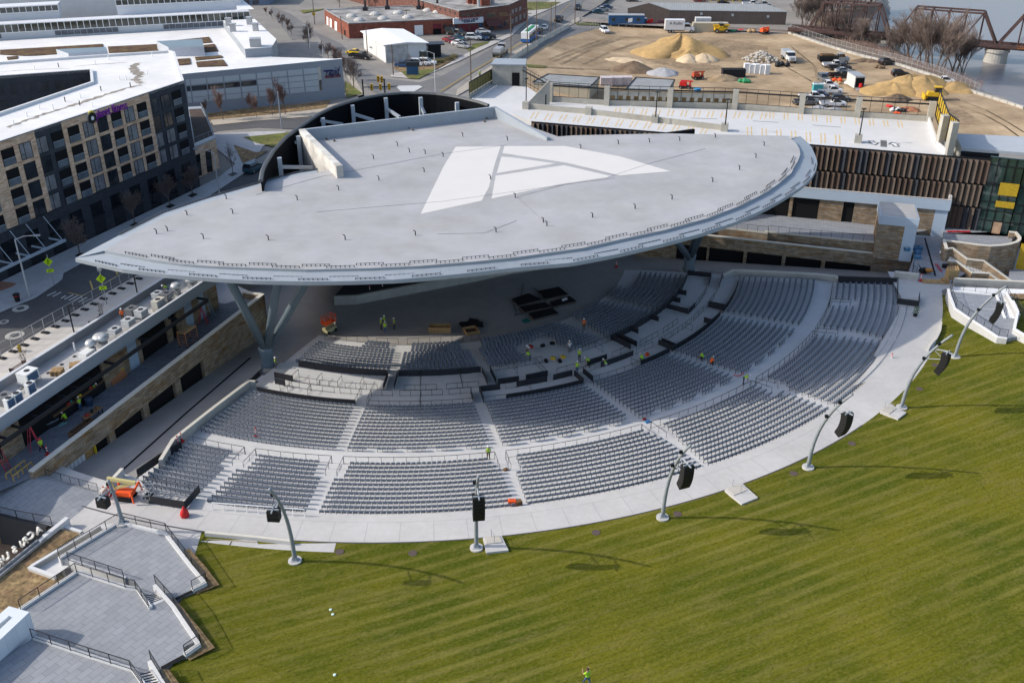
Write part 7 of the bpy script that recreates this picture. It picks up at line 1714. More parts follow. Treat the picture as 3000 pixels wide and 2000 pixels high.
for i,(x,y)in enumerate(((1265,600),(1340,560),(1400,530))):m_=TOOLC[i*2];toolbox(Vector((*(c.xy+cd*(i-1)*.8),D9+.92)),ra+i*.7,m_,'%s tool box on the table by the deck parapet'%TN[m_.name],(.4,.3,.22))
def ladder(a,b,lb,m_,w_=.5,aframe=None,rz=None):
 t=thing('ladder',lb,'ladder',a);d=(b-a);s_=d.cross(dz).normalized()if d.xy.length>.05 else Vector((1,0,0));f=MB()
 for k in(-1,1):f.bar(a+s_*w_*.5*k,b+s_*w_*.36*k,.05,.09)
 n=int(d.length/.32)
 for i in range(1,n):q=a+d*(i/n);f.bar(q-s_*w_*.42,q+s_*w_*.42,.05,.05)
 f.build('front_frame',m_,t)
 if aframe is not None:
  f=MB()
  for k in(-1,1):f.bar(aframe+s_*w_*.5*k,b+s_*w_*.36*k,.04,.06)
  for i in range(1,5):q=aframe.lerp(b,i/5);f.bar(q-s_*w_*.42,q+s_*w_*.42,.03,.03)
  f.build('rear_frame',m_,t)
 return t
mLad=mat('ladder_red',(.45,.05,.08),.5,0);mLadB=mat('ladder_blue',(.20,.30,.38),.5,0)
q=P(*z3(1190,712),D9);e=P(*z3(1300,712),D9);ladder(e,q.lerp(e,.5)+dz*2.6,'red step ladder standing at the pale blue doors',mLad,.6,q)
ladder(P(*z3(1375,625),D9),P(*z3(1290,600),D9)+dz*4.2+Vector((-.2,.3,0)),'blue grey extension ladder leaning on the stone wall',mLadB)
q=P(*z4(425,1100),D9);e=P(*z4(590,1030),D9);ladder(e,q.lerp(e,.5)+dz*3.2,'tall red step ladder beside the walking worker',mLad,.7,q)
q=P(*z4(130,1375),.7);ladder(q,P(*z4(20,1350),.7)+dz*4.3,'red ladder at the left edge with a worker on it',mLad,.7)
p=P(*z3(205,1440),D9);t=thing('plywood_sheet','yellow and orange painted sheet leaning on the stone wall','board',p);a_,b_=P(*z3(130,1470),D9),P(*z3(312,1350),D9);e=Vector((*cn,0))*.55
MB().hexa([a_,b_,b_+Vector((*cn,0))*.05,a_+Vector((*cn,0))*.05],[a_+e*.5+dz*1.0,b_+e*.5+dz*1.0,b_+e*.6+dz*1.0,a_+e*.6+dz*1.0]).build('lower_half',mat('board_orange',(.36,.15,.07),.8,.1,2),t)
MB().hexa([a_+e*.5+dz*1.002,b_+e*.5+dz*1.002,b_+e*.6+dz*1.002,a_+e*.6+dz*1.002],[a_+e+dz*2.0,b_+e+dz*2.0,b_+e*1.1+dz*2.0,a_+e*1.1+dz*2.0]).build('upper_half',mat('board_yellow',(.50,.37,.02),.8,.1,2),t)
p=P(*z4(1285,425),D9);t=thing('waste_bin','round dark blue waste bin in front of the bar','bin',p);MB().lathe([(.38,0),(.45,.9)],p,14).build('barrel',mat('bin_blue',(.03,.05,.10),.5,0),t);MB().lathe([(.48,.901),(.46,.98),(.2,1.05)],p,14).build('lid',mat('bin_lid',(.05,.07,.12),.5,0),t)
c=P(*z3(1065,950),D9);t=thing('scaffold','orange rolling scaffold tower with timber platform on the left deck','scaffold',c);f=MB();W2,D2,H2=1.15,.6,2.0
mSc=mat('scaffold_orange',(.55,.20,.06),.5,.1,3);pc=lambda x,y,z:c+Vector((cd.x*x+cn.x*y,cd.y*x+cn.y*y,z))
for x in(-W2,W2):
 f=MB()
 for y in(-D2,D2):f.tube(pc(x,y,.15),pc(x,y,H2+.25),.04,5)
 for k in range(5):f.tube(pc(x,-D2,.35+.4*k),pc(x,D2,.35+.4*k),.03,4)
 f.build('end_frame',mSc,t)
f=MB();[f.tube(pc(-W2,y,z_),pc(W2,y,z_),.03,4)for y in(-D2,D2)for z_ in(.4,H2)];f.build('side_rail',mSc,t)
f=MB();f.hexa([pc(-W2,-D2,H2+.02),pc(W2,-D2,H2+.02),pc(W2,D2,H2+.02),pc(-W2,D2,H2+.02)],[pc(-W2,-D2,H2+.08),pc(W2,-D2,H2+.08),pc(W2,D2,H2+.08),pc(-W2,D2,H2+.08)]);f.build('platform',mWood,t)
for x in(-W2,W2):
 for y in(-D2,D2):q=pc(x,y,.1);MB().tube(q-Vector((*cn,0))*.04,q+Vector((*cn,0))*.04,.1,8).build('castor',mBlk,t)
for i,(x,y,lx,ly,h,lb)in enumerate(((300,1440,2.6,.9,1.0,'open yellow timber frame lying at the end of the stone wall'),)):
 c=P(*z4(x,y),.55);t=thing('timber_stud_crate',lb,'timber frame',c);g_=lambda a,b,z:c+Vector((cd.x*a+cn.x*b,cd.y*a+cn.y*b,z))
 mYT=mat('yellow_timber',(.50,.33,.11),.8,.2,3)
 for z_ in(0.05,h):MB().bar(g_(-lx/2,-ly/2,z_),g_(lx/2,-ly/2,z_),.1,.12).bar(g_(-lx/2,ly/2,z_),g_(lx/2,ly/2,z_),.1,.12).build('long_rail',mYT,t)
 f=MB();[f.bar(g_(lx*(k/4-.5),yy,0),g_(lx*(k/4-.5),yy,h),.09,.09)for k in range(5)for yy in(-ly/2,ly/2)];f.build('studs',mYT,t)
for i,(a,b,lb)in enumerate(((z4(230,1560),z4(450,1450),'dark plank lying beside the timber frame'),(z4(330,1590),z4(500,1470),'pale plank lying beside the timber frame'),(z4(520,1495),z4(660,1390),'long white pipe leaning towards the ramp railing'))):
 p,q=P(*a,.3),P(*b,.5);o=(MB().bar(p,q,.28,.05)if i<2 else MB().tube(p,q+dz*.6,.06,8)).build('plank' if i<2 else 'pipe',[mat('dark_plank',(.14,.10,.075),.9,.2,3),mWood,mWhite][i]);tag(o,lb,'plank' if i<2 else 'pipe')
c=P(*z4(1170,780),D9);t=thing('timber_planter','open brown timber box against the deck parapet','planter',c);f=MB();q=[c.xy+cd*a+cn*b for a,b in((-1.6,-.35),(1.6,-.35),(1.6,.35),(-1.6,.35))];f.wall(q,.08,D9,D9+.6,closed=True);f.build('sides',mat('box_brown',(.19,.105,.06),.8,.15,3),t);MB().face([(*p,D9+.12)for p in q]).build('floor',mBlk,t)
o=sheet('mint_sheet',[z4(825,725),z4(905,665),z4(975,655),z4(965,680),z4(870,732)],mat('mint',(.22,.42,.38),.8,.1,3),z=D9+.015);tag(o,'mint green protective sheet on the deck beside the crouching worker','sheet')
def crate(c,lx,ly,h,rz,lb,mt,op=True,slats=3):
 t=thing('timber_crate',lb,'crate',c);ca,sa=math.cos(rz),math.sin(rz);q=[Vector((c.x+x*ca-y*sa,c.y+x*sa+y*ca))for x,y in((-lx/2,-ly/2),(lx/2,-ly/2),(lx/2,ly/2),(-lx/2,ly/2))]
 f=MB();f.wall(q,.1,c.z,c.z+h,closed=True);f.build('sides',mt,t);MB().face([(*p,c.z+.1)for p in q]).build('floor',mat('crate_inside',(.10,.065,.04),.9,.2,2),t)
 f=MB()
 for k in range(slats+1):
  p=q[0].lerp(q[1],k/slats);f.box((p.x+sa*.05,p.y-ca*.05,c.z),(.1,.08,h+.03),rz)
 f.build('battens',mWood,t);return t
mCr=mat('crate_timber',(.34,.20,.085),.8,.2,2)
crate(P(*g2(180,320),-4.06),3.0,1.3,.85,.0,'long open timber crate on the stage floor',mCr)
crate(P(*g2(600,335),-4.06),1.9,1.9,.5,.35,'square open timber crate above the lower stairs',mCr,slats=2)
t=thing('tarpaulin','crumpled black tarpaulin lying on the stage floor','tarpaulin',P(*g2(630,230),-4.06));c=P(*g2(630,225),-4.06);r2=random.Random(4);bm=bmesh.new();bmesh.ops.create_icosphere(bm,subdivisions=3,radius=1)
for v in bm.verts:k=1+.28*math.sin(v.co.x*5+v.co.y*3)+.12*r2.uniform(-1,1);v.co=Vector((c.x+v.co.x*1.65*k,c.y+v.co.y*1.15*k,c.z+max(0,v.co.z*.5*k)))
me=bpy.data.meshes.new('cloth');
for v in bm.verts:v.co-=Vector(OFF[t.name])
bm.to_mesh(me);bm.free();me.materials.append(mDark);o=bpy.data.objects.new('cloth',me);COL.objects.link(o);o.parent=t
e12=lambda x,y:T('12',x,y)[0]
for i,(pts,nm)in enumerate((((0,1175,150,1125,270,1180,60,1235),'leftmost'),((235,1105,430,1065,475,1100,285,1140),'farthest'),((270,1145,470,1100,515,1130,310,1175),'second farthest'),((350,1200,530,1150,590,1195,385,1245),'rightmost, with papers on it,'),((70,1250,300,1205,355,1245,120,1295),'middle left'),((150,1310,370,1260,425,1305,205,1360),'nearest'))):
 q=[P(*e12(pts[k],pts[k+1]),-3.7).xy for k in range(0,8,2)];t=thing('stage_platform','%s low black platform of the cluster on the stage floor'%nm,'platform',(*q[0],-4.06),group='low black platforms on the stage floor');MB().prism(q,-4.06,-3.78).build('frame',mat('platform_edge',(.10,.085,.07),.8,.1,2),t);MB().prism(q,-3.778,-3.7).build('deck',mDark,t)
 if i==3:MB().prism([P(*e12(a,b),-3.69).xy for a,b in((455,1180),(500,1165),(515,1180),(465,1200))],-3.695,-3.68).build('papers',mWhite,t)
o=sheet('green_mat',[e12(80,1375),e12(130,1352),e12(175,1382),e12(120,1402)],mat('mat_green',(.02,.16,.12),.7,.05,2),z=-4.03);tag(o,'small green mat lying on the stage floor','mat')
for i,pts in enumerate((((175,1080),(215,1085),(245,1105)),((10,1230),(40,1300),(20,1330),(100,1310),(60,1270)),((960-2352+1500,1030),(930-2352+1500,1180)))):
 o=MB().path([P(*e12(*p),-4.0)for p in pts],.035,4).build('cable',mBlk);tag(o,['short black cable curling beside the black platforms','looped black cable left of the black platforms','thin cable crossing the stage floor'][i],'cable')
c=P(*g1(765,335),-4.06);t=thing('scissor_lift','orange scissor lift with cream base parked on the stage floor','scissor lift',c);rz=1.0;ca,sa=math.cos(rz),math.sin(rz);lf=lambda x,y,z:Vector((c.x+x*ca-y*sa,c.y+x*sa+y*ca,c.z+z))
MB().box(c+dz*.25,(1.9,1.0,.6),rz).build('chassis',mat('lift_cream',(.45,.40,.22),.6,.08,2),t);f=MB()
for k in range(3):f.bar(lf(-.8,-.2,.9+.18*k),lf(.8,-.2,1.0+.18*k),.08,.08);f.bar(lf(-.8,.2,1.0+.18*k),lf(.8,.2,.9+.18*k),.08,.08)
f.build('scissor_arms',mat('arm_cream',(.40,.36,.2),.6,.08,2),t);MB().box(c+dz*1.5,(2.0,1.05,.12),rz).build('platform',mOrange,t);f=MB()
for z_ in(1.62,2.1,2.6):
 for a,b in(((-1,-.5),(1,-.5)),((1,-.5),(1,.5)),((1,.5),(-1,.5)),((-1,.5),(-1,-.5))):f.tube(lf(*a,z_),lf(*b,z_),.045,5)
for x in(-1,0,1):
 for y in(-.5,.5):f.tube(lf(x,y,1.6),lf(x,y,2.6),.045,5)
f.bar(lf(-1,-.5,1.9),lf(0,-.5,1.9),.04,.55);f.bar(lf(-1,-.5,1.9),lf(-1,.5,1.9),.04,.55);f.build('guard_rails',mOrange,t)
for x in(-.7,.7):
 for y in(-.5,.5):MB().tube(lf(x,y-.1,.25),lf(x,y+.1,.25),.25,10).build('wheel',mTyre,t)
c=P(*T('20',1165,1440)[0],0);t=thing('boom_lift','cream and orange tracked boom lift parked on the plaza','boom lift',c);rz=-.12;ca,sa=math.cos(rz),math.sin(rz);mCream=mat('boom_cream',(.58,.50,.22),.5,.05,2)
for y in(-.5,.5):f=MB();f.loft([[lf(x,y-.16,z0),lf(x,y+.16,z0),lf(x,y+.16,z1),lf(x,y-.16,z1)]for x,z0,z1 in((-.9,.2,.3),(-.7,.02,.5),(.7,.02,.5),(.9,.2,.3))]);f.build('track',mTyre,t)
MB().box(c+dz*.5,(1.6,.9,.5),rz).build('chassis',mOrange,t)
f=MB();f.bar(lf(-1.6,0,2.3),lf(1.3,0,2.0),.3,.32);f.bar(lf(1.3,.05,2.0),lf(-.9,.05,1.2),.26,.26);f.bar(lf(-1.0,0,1.0),lf(-1.55,0,2.2),.25,.25);f.build('boom',mCream,t)
for x,y in((-1.1,-.9),(1.1,-.9),(-1.1,.9),(1.1,.9)):MB().bar(lf(x*.6,y*.5,.6),lf(x,y,1.5),.14,.18).bar(lf(x,y,1.5),lf(x*1.15,y*1.1,.2),.12,.14).build('outrigger',mOrange,t)
f=MB()
for z_ in(.5,1.0,1.55):
 for a,b in(((1.9,-.6),(2.8,-.6)),((2.8,-.6),(2.8,.6)),((2.8,.6),(1.9,.6)),((1.9,.6),(1.9,-.6))):f.tube(lf(*a,z_),lf(*b,z_),.035,4)
for x in(1.9,2.35,2.8):
 for y in(-.6,.6):f.tube(lf(x,y,.5),lf(x,y,1.55),.035,4)
f.build('basket',mGalv,t);MB().box(lf(2.35,0,.42),(.95,1.2,.06),rz).build('basket_floor',mBlk,t)
for px,z_,k,lb in((T('20',965,1415)[0],0,'d','red and white post at the left of the boom lift'),(T('20',1012,1418)[0],0,'d','second red and white post touching the boom lift'),(g5(540,385),-1.1,'d','red and white post left of the pair at the ramp wall'),(g5(582,350),-1.2,'d','red and white post right of the pair at the ramp wall'),(g5(1408,290),-1.9,'d','red post standing among the left middle seats'),(g4(1995,1062),-.5,'d','red and white cone post at the edge of the right rear seats'),(z5(945,795),.05,'d','red and white post at the pale wall by the lumber'),(T('20',442,1040)[0],D9,'d','red post standing against the deck parapet'),(e12(958,885),-4.06,'d','red and white post on the far stage floor'),(T('11',1047,1118)[0],-3.2,'d','orange post on the raised stage, leftmost'),(T('11',1163,1088)[0],-3.2,'d','orange post on the raised stage, second from left'),(T('11',1418,1035)[0],-3.2,'d','orange post on the raised stage, third from left'),(T('11',1650,990)[0],-3.2,'d','orange post on the raised stage, rightmost')):
 cone(P(*px,z_),lb,k)
def bag(p,m_,lb,r=.38,h=.75,nm='sack'):
 t=thing(nm,lb,'sack',p);MB().lathe([(r*.9,0),(r,h*.25),(r*.8,h*.6),(r*.3,h*.85),(r*.22,h*.9),(r*.3,h)],p,9).build('bag',m_,t,smooth=True);return t
bag(P(*g5(615,1182),0),mRed,'red canvas weight bag beside the black panel platform',.45,1.1);bag(P(*z5(1265,475),.3),mRed,'red sack standing at the head of the right terrace stairs',.4,.9);bag(P(*z5(1208,445),.3),mWhite,'white sack beside the red sack at the right stairs',.3,.6)
toolbox(P(*z5(1255,625),.1),.2,mBlk,'black case standing beside the timber pallet on the right plaza',(.8,.5,.5))
for i,(x,y,s_)in enumerate(((885,400,1.0),(930,390,.8),(905,445,.9),(900,510,.9),(770,410,.8))):p=P(*z5(x,y),.05 if i<4 else 1.0);t=thing('blue_crate','%s pale blue plastic crate by the right stair box'%['leftmost','rear right','middle','nearest','upper'][i],'crate',p,group='blue crates by the stair box');f=MB();q=[p.xy+Vector((a*.5*s_,b*.38*s_))for a,b in((-1,-1),(1,-1),(1,1),(-1,1))];f.wall(q,.05,p.z,p.z+.6*s_,closed=True);f.build('sides',mat('crate_blue',(.06,.17,.30),.5,.2,3),t);f=MB();f.box(p+dz*.06,(.8*s_,.6*s_,.35));f.build('contents',mat('crate_stuff',(.35,.38,.40),.6,.4,5),t)
p=P(*z5(1040,705),.05);t=thing('wheelbarrow','orange wheelbarrow with black frame on the right plaza','wheelbarrow',p);MB().hexa([p+Vector((-.3,-.25,.3)),p+Vector((.3,-.25,.3)),p+Vector((.3,.25,.3)),p+Vector((-.3,.25,.3))],[p+Vector((-.55,-.42,.7)),p+Vector((.5,-.42,.7)),p+Vector((.5,.42,.7)),p+Vector((-.55,.42,.7))]).build('tray',mat('barrow_orange',(.42,.17,.03),.6,.1,2),t);MB().tube(p+Vector((-.7,-.3,.1)),p+Vector((.9,-.3,.6)),.03,5).tube(p+Vector((-.7,.3,.1)),p+Vector((.9,.3,.6)),.03,5).build('handles',mBlk,t);MB().tube(p+Vector((-.75,-.06,.2)),p+Vector((-.75,.06,.2)),.2,10).build('wheel',mTyre,t)
p=P(*z5(970,690),.05);t=thing('floor_machine','black wheeled machine with handles beside the orange wheelbarrow','machine',p);MB().box(p+dz*.2,(.9,.6,.5),.4).build('engine',mBlk,t);MB().tube(p+Vector((-.3,.2,.6)),p+Vector((-.8,.5,1.3)),.03,5).tube(p+Vector((-.3,-.2,.6)),p+Vector((-.8,.1,1.3)),.03,5).build('handles',mBlk,t);[MB().tube(p+Vector((x,-.4,.2)),p+Vector((x,.4,.2)),.2,10).build('wheel',mTyre,t)for x in(-.3,.3)]
p=P(*z5(1100,815),.05);t=thing('lumber_pack','long pack of raw lumber lying on the right plaza','lumber',p);[MB().box(p+Vector((0,(k-1)*.28,.02)),(3.0,.25,.3+.1*(k%2)),-.09).build('bundle',mWood,t)for k in range(3)];MB().box(p+Vector((1.7,-.1,.02)),(1.0,.9,.62),-.09).build('box_end',mCr,t)
p=P(*z5(1335,755),.05);t=thing('timber_pallet','tall pallet of timber offcuts beside the lower stair wall','pallet',p);MB().box(p,(1.5,1.1,1.4),.05).build('load',mat('load_timber',(.45,.30,.14),.8,.25,3),t);[MB().bar(p+Vector((-.7+.35*k,-.3,1.45+.05*(k%2))),p+Vector((-.5+.35*k,.8,1.5)),.16,.1).build('offcut',mWood,t)for k in range(5)]
q=P(*z5(1210,680),.06);o=ladder(P(*z5(1140,575),.08),q+dz*.06,'red folded ladder lying on the right plaza',mLad,.4)
o=MB().bar(P(*z5(1000,250),.03),P(*z5(1135,732),.03),.26,.02).build('drain_channel',mDark,kind='structure')
o=MB().box(P(*z5(1430,175),1.24),(3.6,.4,.2),-.02).build('red_barrier',mat('barrier_red',(.5,.04,.05),.6,.5,3));tag(o,'low red and white barrier roll below the ribbed garage wall','barrier')
p=P(*z5(2130,300),1.25);t=thing('pedestal','small dark object standing on the terrace by the curved wall','pedestal',p);MB().lathe([(.3,0),(.25,.5),(.35,.6),(.2,.9)],p,10).build('stand',mBlk,t)
p=P(*z5(875,1245),.0);t=thing('potted_plant','small green plant standing on the walkway by the right rear seats','plant',p);MB().lathe([(.25,0),(.3,.35)],p,9).build('pot',mBlk,t);f=MB();r2=random.Random(9)
for i in range(60):a=r2.uniform(0,6.28);d=Vector((math.cos(a)*r2.uniform(.1,.55),math.sin(a)*r2.uniform(.1,.55),r2.uniform(.3,1.3)));q=p+d;f.face([q,q+Vector((.12,.05,.1)),q+Vector((.05,.15,.18))])
f.build('leaves',mat('leaf_green',(.04,.09,.03),.8,.3,3),t)
for i,(x,y,m_)in enumerate(((1310,20,3),(190,0,0))):pass
toolbits=[((1555,1018),0,'red','sound platform by the pale shirted worker'),((1590,1015),2,'black','middle of the sound platform'),((1618,1008),2,'black','far right corner of the sound platform'),((1600,1060),2,'black','front of the sound platform, leftmost'),((1620,1052),3,'yellow','front of the sound platform'),((1650,1048),3,'yellow','right front of the sound platform'),((1640,1060),2,'black','right front edge of the sound platform')]
for px,k,nm,lb in toolbits:toolbox(P(*px,-3.1),rnd.uniform(0,3),TOOLC[k],'%s tool bag on the %s'%(nm,lb),(.6,.4,.3))
toolbox(P(1896,1042,-2.85),.3,mOrange,'orange bucket beside the crouching worker at the boxes',(.4,.4,.4));toolbox(P(1897,1236,-1.74),.4,mat('tool_blue',(.05,.2,.4),.5,0),'blue tray on the cross aisle floor by the stair rail',(.6,.4,.12));toolbox(P(1888,1229,-1.74),.4,TOOLC[0],'red tool tray on the cross aisle floor',(.4,.3,.15))
toolbox(P(1500,1476,-.4),0,mOrange,'orange equipment bag behind the rearmost seats',(.8,.5,.45));toolbox(P(1520,1476,-.4),.4,TOOLC[4],'brown leather tool bag behind the rearmost seats',(.6,.5,.4));toolbox(P(1482,1378,-1.3),.4,TOOLC[4],'brown tool pouch at the rear stairs',(.5,.4,.2))
for pts,lb in((((1880+65,1292),(1958,1285),(1975,1270)),'red hose lying at the foot of the rear stairs'),(((2149,1098),(2165,1101),(2180,1092)),'red hose at the right end of the cross aisle')):
 o=MB().path([P(*p,-1.45)for p in pts],.06,5).build('hose',mRed);tag(o,lb,'hose')
a,b=P(*g5(930,1130),-.2),P(*g5(1950,1205),-.2);t=thing('barrier_rack','white metal frame standing in front of the left rearmost seats','frame',a);f=MB();f.tube(a+dz*1.1,b+dz*1.1,.05,5);f.tube(a+dz*.1,b+dz*.1,.05,5)
for k in range(9):q=a.lerp(b,k/8);f.tube(q,q+dz*1.1,.04,5)
f.build('frame',mWhite,t)
a,b,c2_,d_=[P(*g5(*q),.05)for q in((230,990),(640,1060),(690,1000),(270,915))];t=thing('metal_rack','grey metal racks lying on the platform behind the panel fence','rack',a);f=MB()
for p,q in((a,b),(d_,c2_)):f.bar(p+dz*.2,q+dz*.2,.08,.1)
for k in range(6):f.bar(a.lerp(b,k/5)+dz*.2,d_.lerp(c2_,k/5)+dz*.2,.08,.08)
f.build('frame',mGalv,t)
for i,(x,y)in enumerate(T('31',685,892,705,935,722,1490)):
 p=P(x,y,1.5)
 for _ in range(6):p=P(x,y,lawnz(p.x,p.y)+.05)
 o=MB().lathe([(.13,-.05),(.13,.02),(.07,.04)],p,10).build('sprinkler_cap',mat('cap_mint',(.55,.68,.60),.5,0));tag(o,'small pale cap in the lawn, %s'%['upper of the close pair','lower of the close pair','alone near the bottom edge'][i],'sprinkler cap')
def lamp(p,h,arm,lb,grp='pale cobra head street lamps'):
 t=thing('street_lamp',lb,'street lamp',p,group=grp);MB().lathe([(.28,0),(.28,.15),(.14,.2)],p,10).build('base',mGalv,t);MB().path([p+dz*.1,p+dz*(h*.55),p+dz*h],[.13,.11,.08],8).build('pole',mat('lamp_pole_pale',(.5,.51,.52),.4,.03,2),t)
 a=p+dz*(h-.1);e=a+Vector(arm)+dz*.5;MB().path([a,a.lerp(e,.5)+dz*.2,e],.05,6).build('arm',MATS['lamp_pole_pale'],t);d=Vector(arm).normalized();MB().bar(e,e+d*.8,.32,.16).build('lamp_head',mSteel,t)
lamp(G(86,868,.14),8,(2.4,.2,0),'tall pale street lamp near the apartment entrance awning');lamp(G(643,567,.14),7,(-2.6,.6,0),'pale street lamp rising behind the canopy edge')
lamp(G(*o01(1650,865),.1),9,(-2.2,.4,0),'pale street lamp at the corner by the blue sign');lamp(G(*o01(502,503),.1),7,(-.6,.2,0),'pale street lamp by the transit driveway');lamp(G(*o01(622,548),.1),3.5,(-.5,.1,0),'short pale lamp among the russet trees')
def pole(p,h,lb,m_,r=.12,grp=None,cross=False,nm='utility_pole',cat='utility pole'):
 t=thing(nm,lb,cat,p,group=grp);MB().tube(p,p+dz*h,r,6,r2=r*.75).build('shaft',m_,t)
 if cross:
  for k in(.3,1.6):MB().bar(p+dz*(h-k)+Vector((-1.1,-.3,0)),p+dz*(h-k)+Vector((1.1,.3,0)),.12,.14).build('crossarm',m_,t)
 return t
mPoleW=mat('pole_wood',(.14,.105,.085),.9,.2,3)
for i,(b,ty,lb,cr)in enumerate(((o01(540,225),-3,'beside the side street with a yellow sign',0),(o01(793,365),150,'at the red brick wall corner',0),(o01(1027,525),255,'left of the white building',0),(o01(1262,695),410,'in front of the white building',0),(o01(1388,288),90,'against the long red brick wall',1),(o01(1975,770),345,'with boxes rising by the garage railing',1),(o01(2342,560),130,'in front of the brown brick building',1),(o02(140,475),70,'nearest the garage along the avenue fence',1),(o02(222,415),12,'second from the garage along the avenue fence',0),(o02(355,345),30,'third from the garage along the avenue fence',0),(o02(395,320),0,'fourth from the garage along the avenue fence',0),(o02(577,215),0,'at the rail crossing',0),(o01(237,1185),840,'beside the russet trees of the transit front',0))):
 p=G(*b);px=(0,0);y_t=(ty/3.136);pole(p,max(6,min(14,zof(p,y_t)-p.z)),'tall pole '+lb,mPoleW if i<12 else mSteel,.15,'utility poles along the streets',cr)
q=G(*o01(540,225));MB().box(q+Vector((0,-.2,2.6)),(.9,.05,.9),.2).build('road_sign',mYG).update_tag();tag(bpy.data.objects['road_sign'],'yellow road sign on the pole beside the side street','road sign')
mSgn=mat('sign_lime',(.50,.75,.01),.4,0)
for i,(b,lb,rz)in enumerate((((158,833),'lime diamond crossing sign on the pavement by the apartments',.3),((313,891),'lime diamond crossing sign behind the temporary fence',.3))):
 p=G(*b,.14);t=thing('crossing_sign',lb,'road sign',p,group='crosswalk signs on the left street');MB().tube(p,p+dz*(4.3 if i==0 else 5.2),.06,6).build('post',mGalv,t);c,s_=math.cos(rz),math.sin(rz);g_=lambda x,z,o=-.08:p+Vector((x*c-o*-s_,x*s_+o*c,z))
 z_=3.3 if i==0 else 3.6;f=MB();k=.6;f.face([g_(0,z_-k),g_(k,z_),g_(0,z_+k),g_(-k,z_)]);f.build('diamond_plate',mSgn,t);f=MB();f.tube(g_(.05,z_+.32,-.1),g_(.05,z_+.32,-.12),.08,8);f.bar(g_(.03,z_+.25,-.11),g_(-.03,z_-.05,-.11),.16,.02);f.bar(g_(-.03,z_-.05,-.11),g_(.12,z_-.3,-.11),.09,.02);f.bar(g_(-.03,z_-.05,-.11),g_(-.15,z_-.3,-.11),.09,.02);f.bar(g_(.02,z_+.2,-.11),g_(.22,z_+.02,-.11),.07,.02);f.bar(g_(.02,z_+.2,-.11),g_(-.2,z_+.08,-.11),.07,.02);f.build('walking_figure',mBlk,t)
 f=MB();f.face([g_(-.45,z_-1.5),g_(.45,z_-1.5),g_(.45,z_-1.05),g_(-.45,z_-1.05)]);f.build('arrow_plate',mSgn,t);f=MB();f.face([g_(-.25,z_-1.4,-.1),g_(.05,z_-1.25,-.1),g_(.15,z_-1.35,-.1),g_(.2,z_-1.15,-.1),g_(-.2,z_-1.25,-.1)]);f.build('arrow',mBlk,t)
 if i:MB().box(p+dz*4.7,(.5,.3,.45),rz).build('beacon_box',mGalv,t)
p=G(52,882,.14);t=thing('litter_bin','black litter bin with red band near the street corner','bin',p);MB().lathe([(.3,0),(.38,.75)],p,12).build('drum',mBlk,t);MB().lathe([(.40,.751),(.41,.85)],p,12).build('red_band',mRed,t);MB().lathe([(.42,.851),(.45,1.0),(.25,1.1)],p,12).build('rim',mBlk,t)
p=G(*z2(290,1220),.14);t=thing('fire_hydrant','yellow fire hydrant on the pavement behind the temporary fence','hydrant',p);MB().lathe([(.2,0),(.16,.1),(.15,.6),(.2,.62),(.16,.8),(.05,.92)],p,10).build('barrel',mYG,t);MB().tube(p+Vector((-.28,0,.5)),p+Vector((.28,0,.5)),.08,8).build('outlets',mYG,t)
mMesh=bpy.data.materials.new('chain_link');mMesh.use_nodes=True;nt=mMesh.node_tree;bs=nt.nodes['Principled BSDF'];bs.inputs['Base Color'].default_value=(.25,.25,.25,1);tp=nt.nodes.new('ShaderNodeBsdfTransparent');mxs=nt.nodes.new('ShaderNodeMixShader');mxs.inputs[0].default_value=.14;nt.links.new(tp.outputs[0],mxs.inputs[1]);nt.links.new(bs.outputs[0],mxs.inputs[2]);nt.links.new(mxs.outputs[0],nt.nodes['Material Output'].inputs[0])
def chain(pts,h,lb,n,feet=False,grp=None):
 t=thing('chain_link_fence',lb,'fence',pts[0],group=grp);f=MB();g_=MB()
 Lq=lerp_list(pts,n+1)
 for a,b in zip(Lq,Lq[1:]):g_.face([a+dz*.05,b+dz*.05,b+dz*h,a+dz*h]);f.tube(a+dz*h,b+dz*h,.03,4);f.tube(a+dz*h*.5,b+dz*h*.5,.018,3)
 for a in Lq:f.tube(a,a+dz*h,.045,5)
 f.build('posts_and_rails',mGalv,t);g_.build('wire_mesh',mMesh,t)
 if feet:
  for a in Lq:MB().box(a+dz*0,(.5,1.0,.12),ra).build('ballast_foot',mBlk,t)
chain([G(*q,.14)for q in((-60,1090),(0,1053),(255,903),(425,806),(500,762))],1.9,'temporary chain link fence on black feet along the left street',20,True)
for i,(b,tz)in enumerate(((z2(1090,1062),4.6),(z2(1992,490),4.8),((55,1330-250),0))[:2]):p=G(*b,.14);t=thing('lamp_post','slim black lamp post behind the left roof, %s the street'%('nearer part of' if i==0 else 'farther part of'),'lamp post',p,group='black lamp posts on the near pavement');MB().tube(p,p+dz*tz,.09,6).build('pole',mBlk,t);MB().bar(p+dz*tz,p+dz*(tz-.1)+Vector((1.5,.2,0)),.12,.08).build('arm',mBlk,t)
for i,(a,b)in enumerate(((z2(1330,895),z2(1500,775)),(z2(200,1580),z2(400,1450)))):p,q=G(*a,.14),G(*b,.14);t=thing('street_bench','brown slatted bench with its back to the left roof, %s one'%('farther' if i==0 else 'nearer'),'bench',p,group='benches on the near pavement');f=MB();[f.bar(p+dz*z_+Vector((-x,0,0)),q+dz*z_+Vector((-x,0,0)),.14,.05)for x,z_ in((0,.95),(0,.75),(.12,.5),(.32,.5))];f.build('slats',mat('bench_brown',(.10,.055,.04),.7,.1,3),t);[MB().box(p.lerp(q,k)+Vector((-.2,0,0)),(.5,.08,.95)).build('leg',mBlk,t)for k in(.06,.94)]
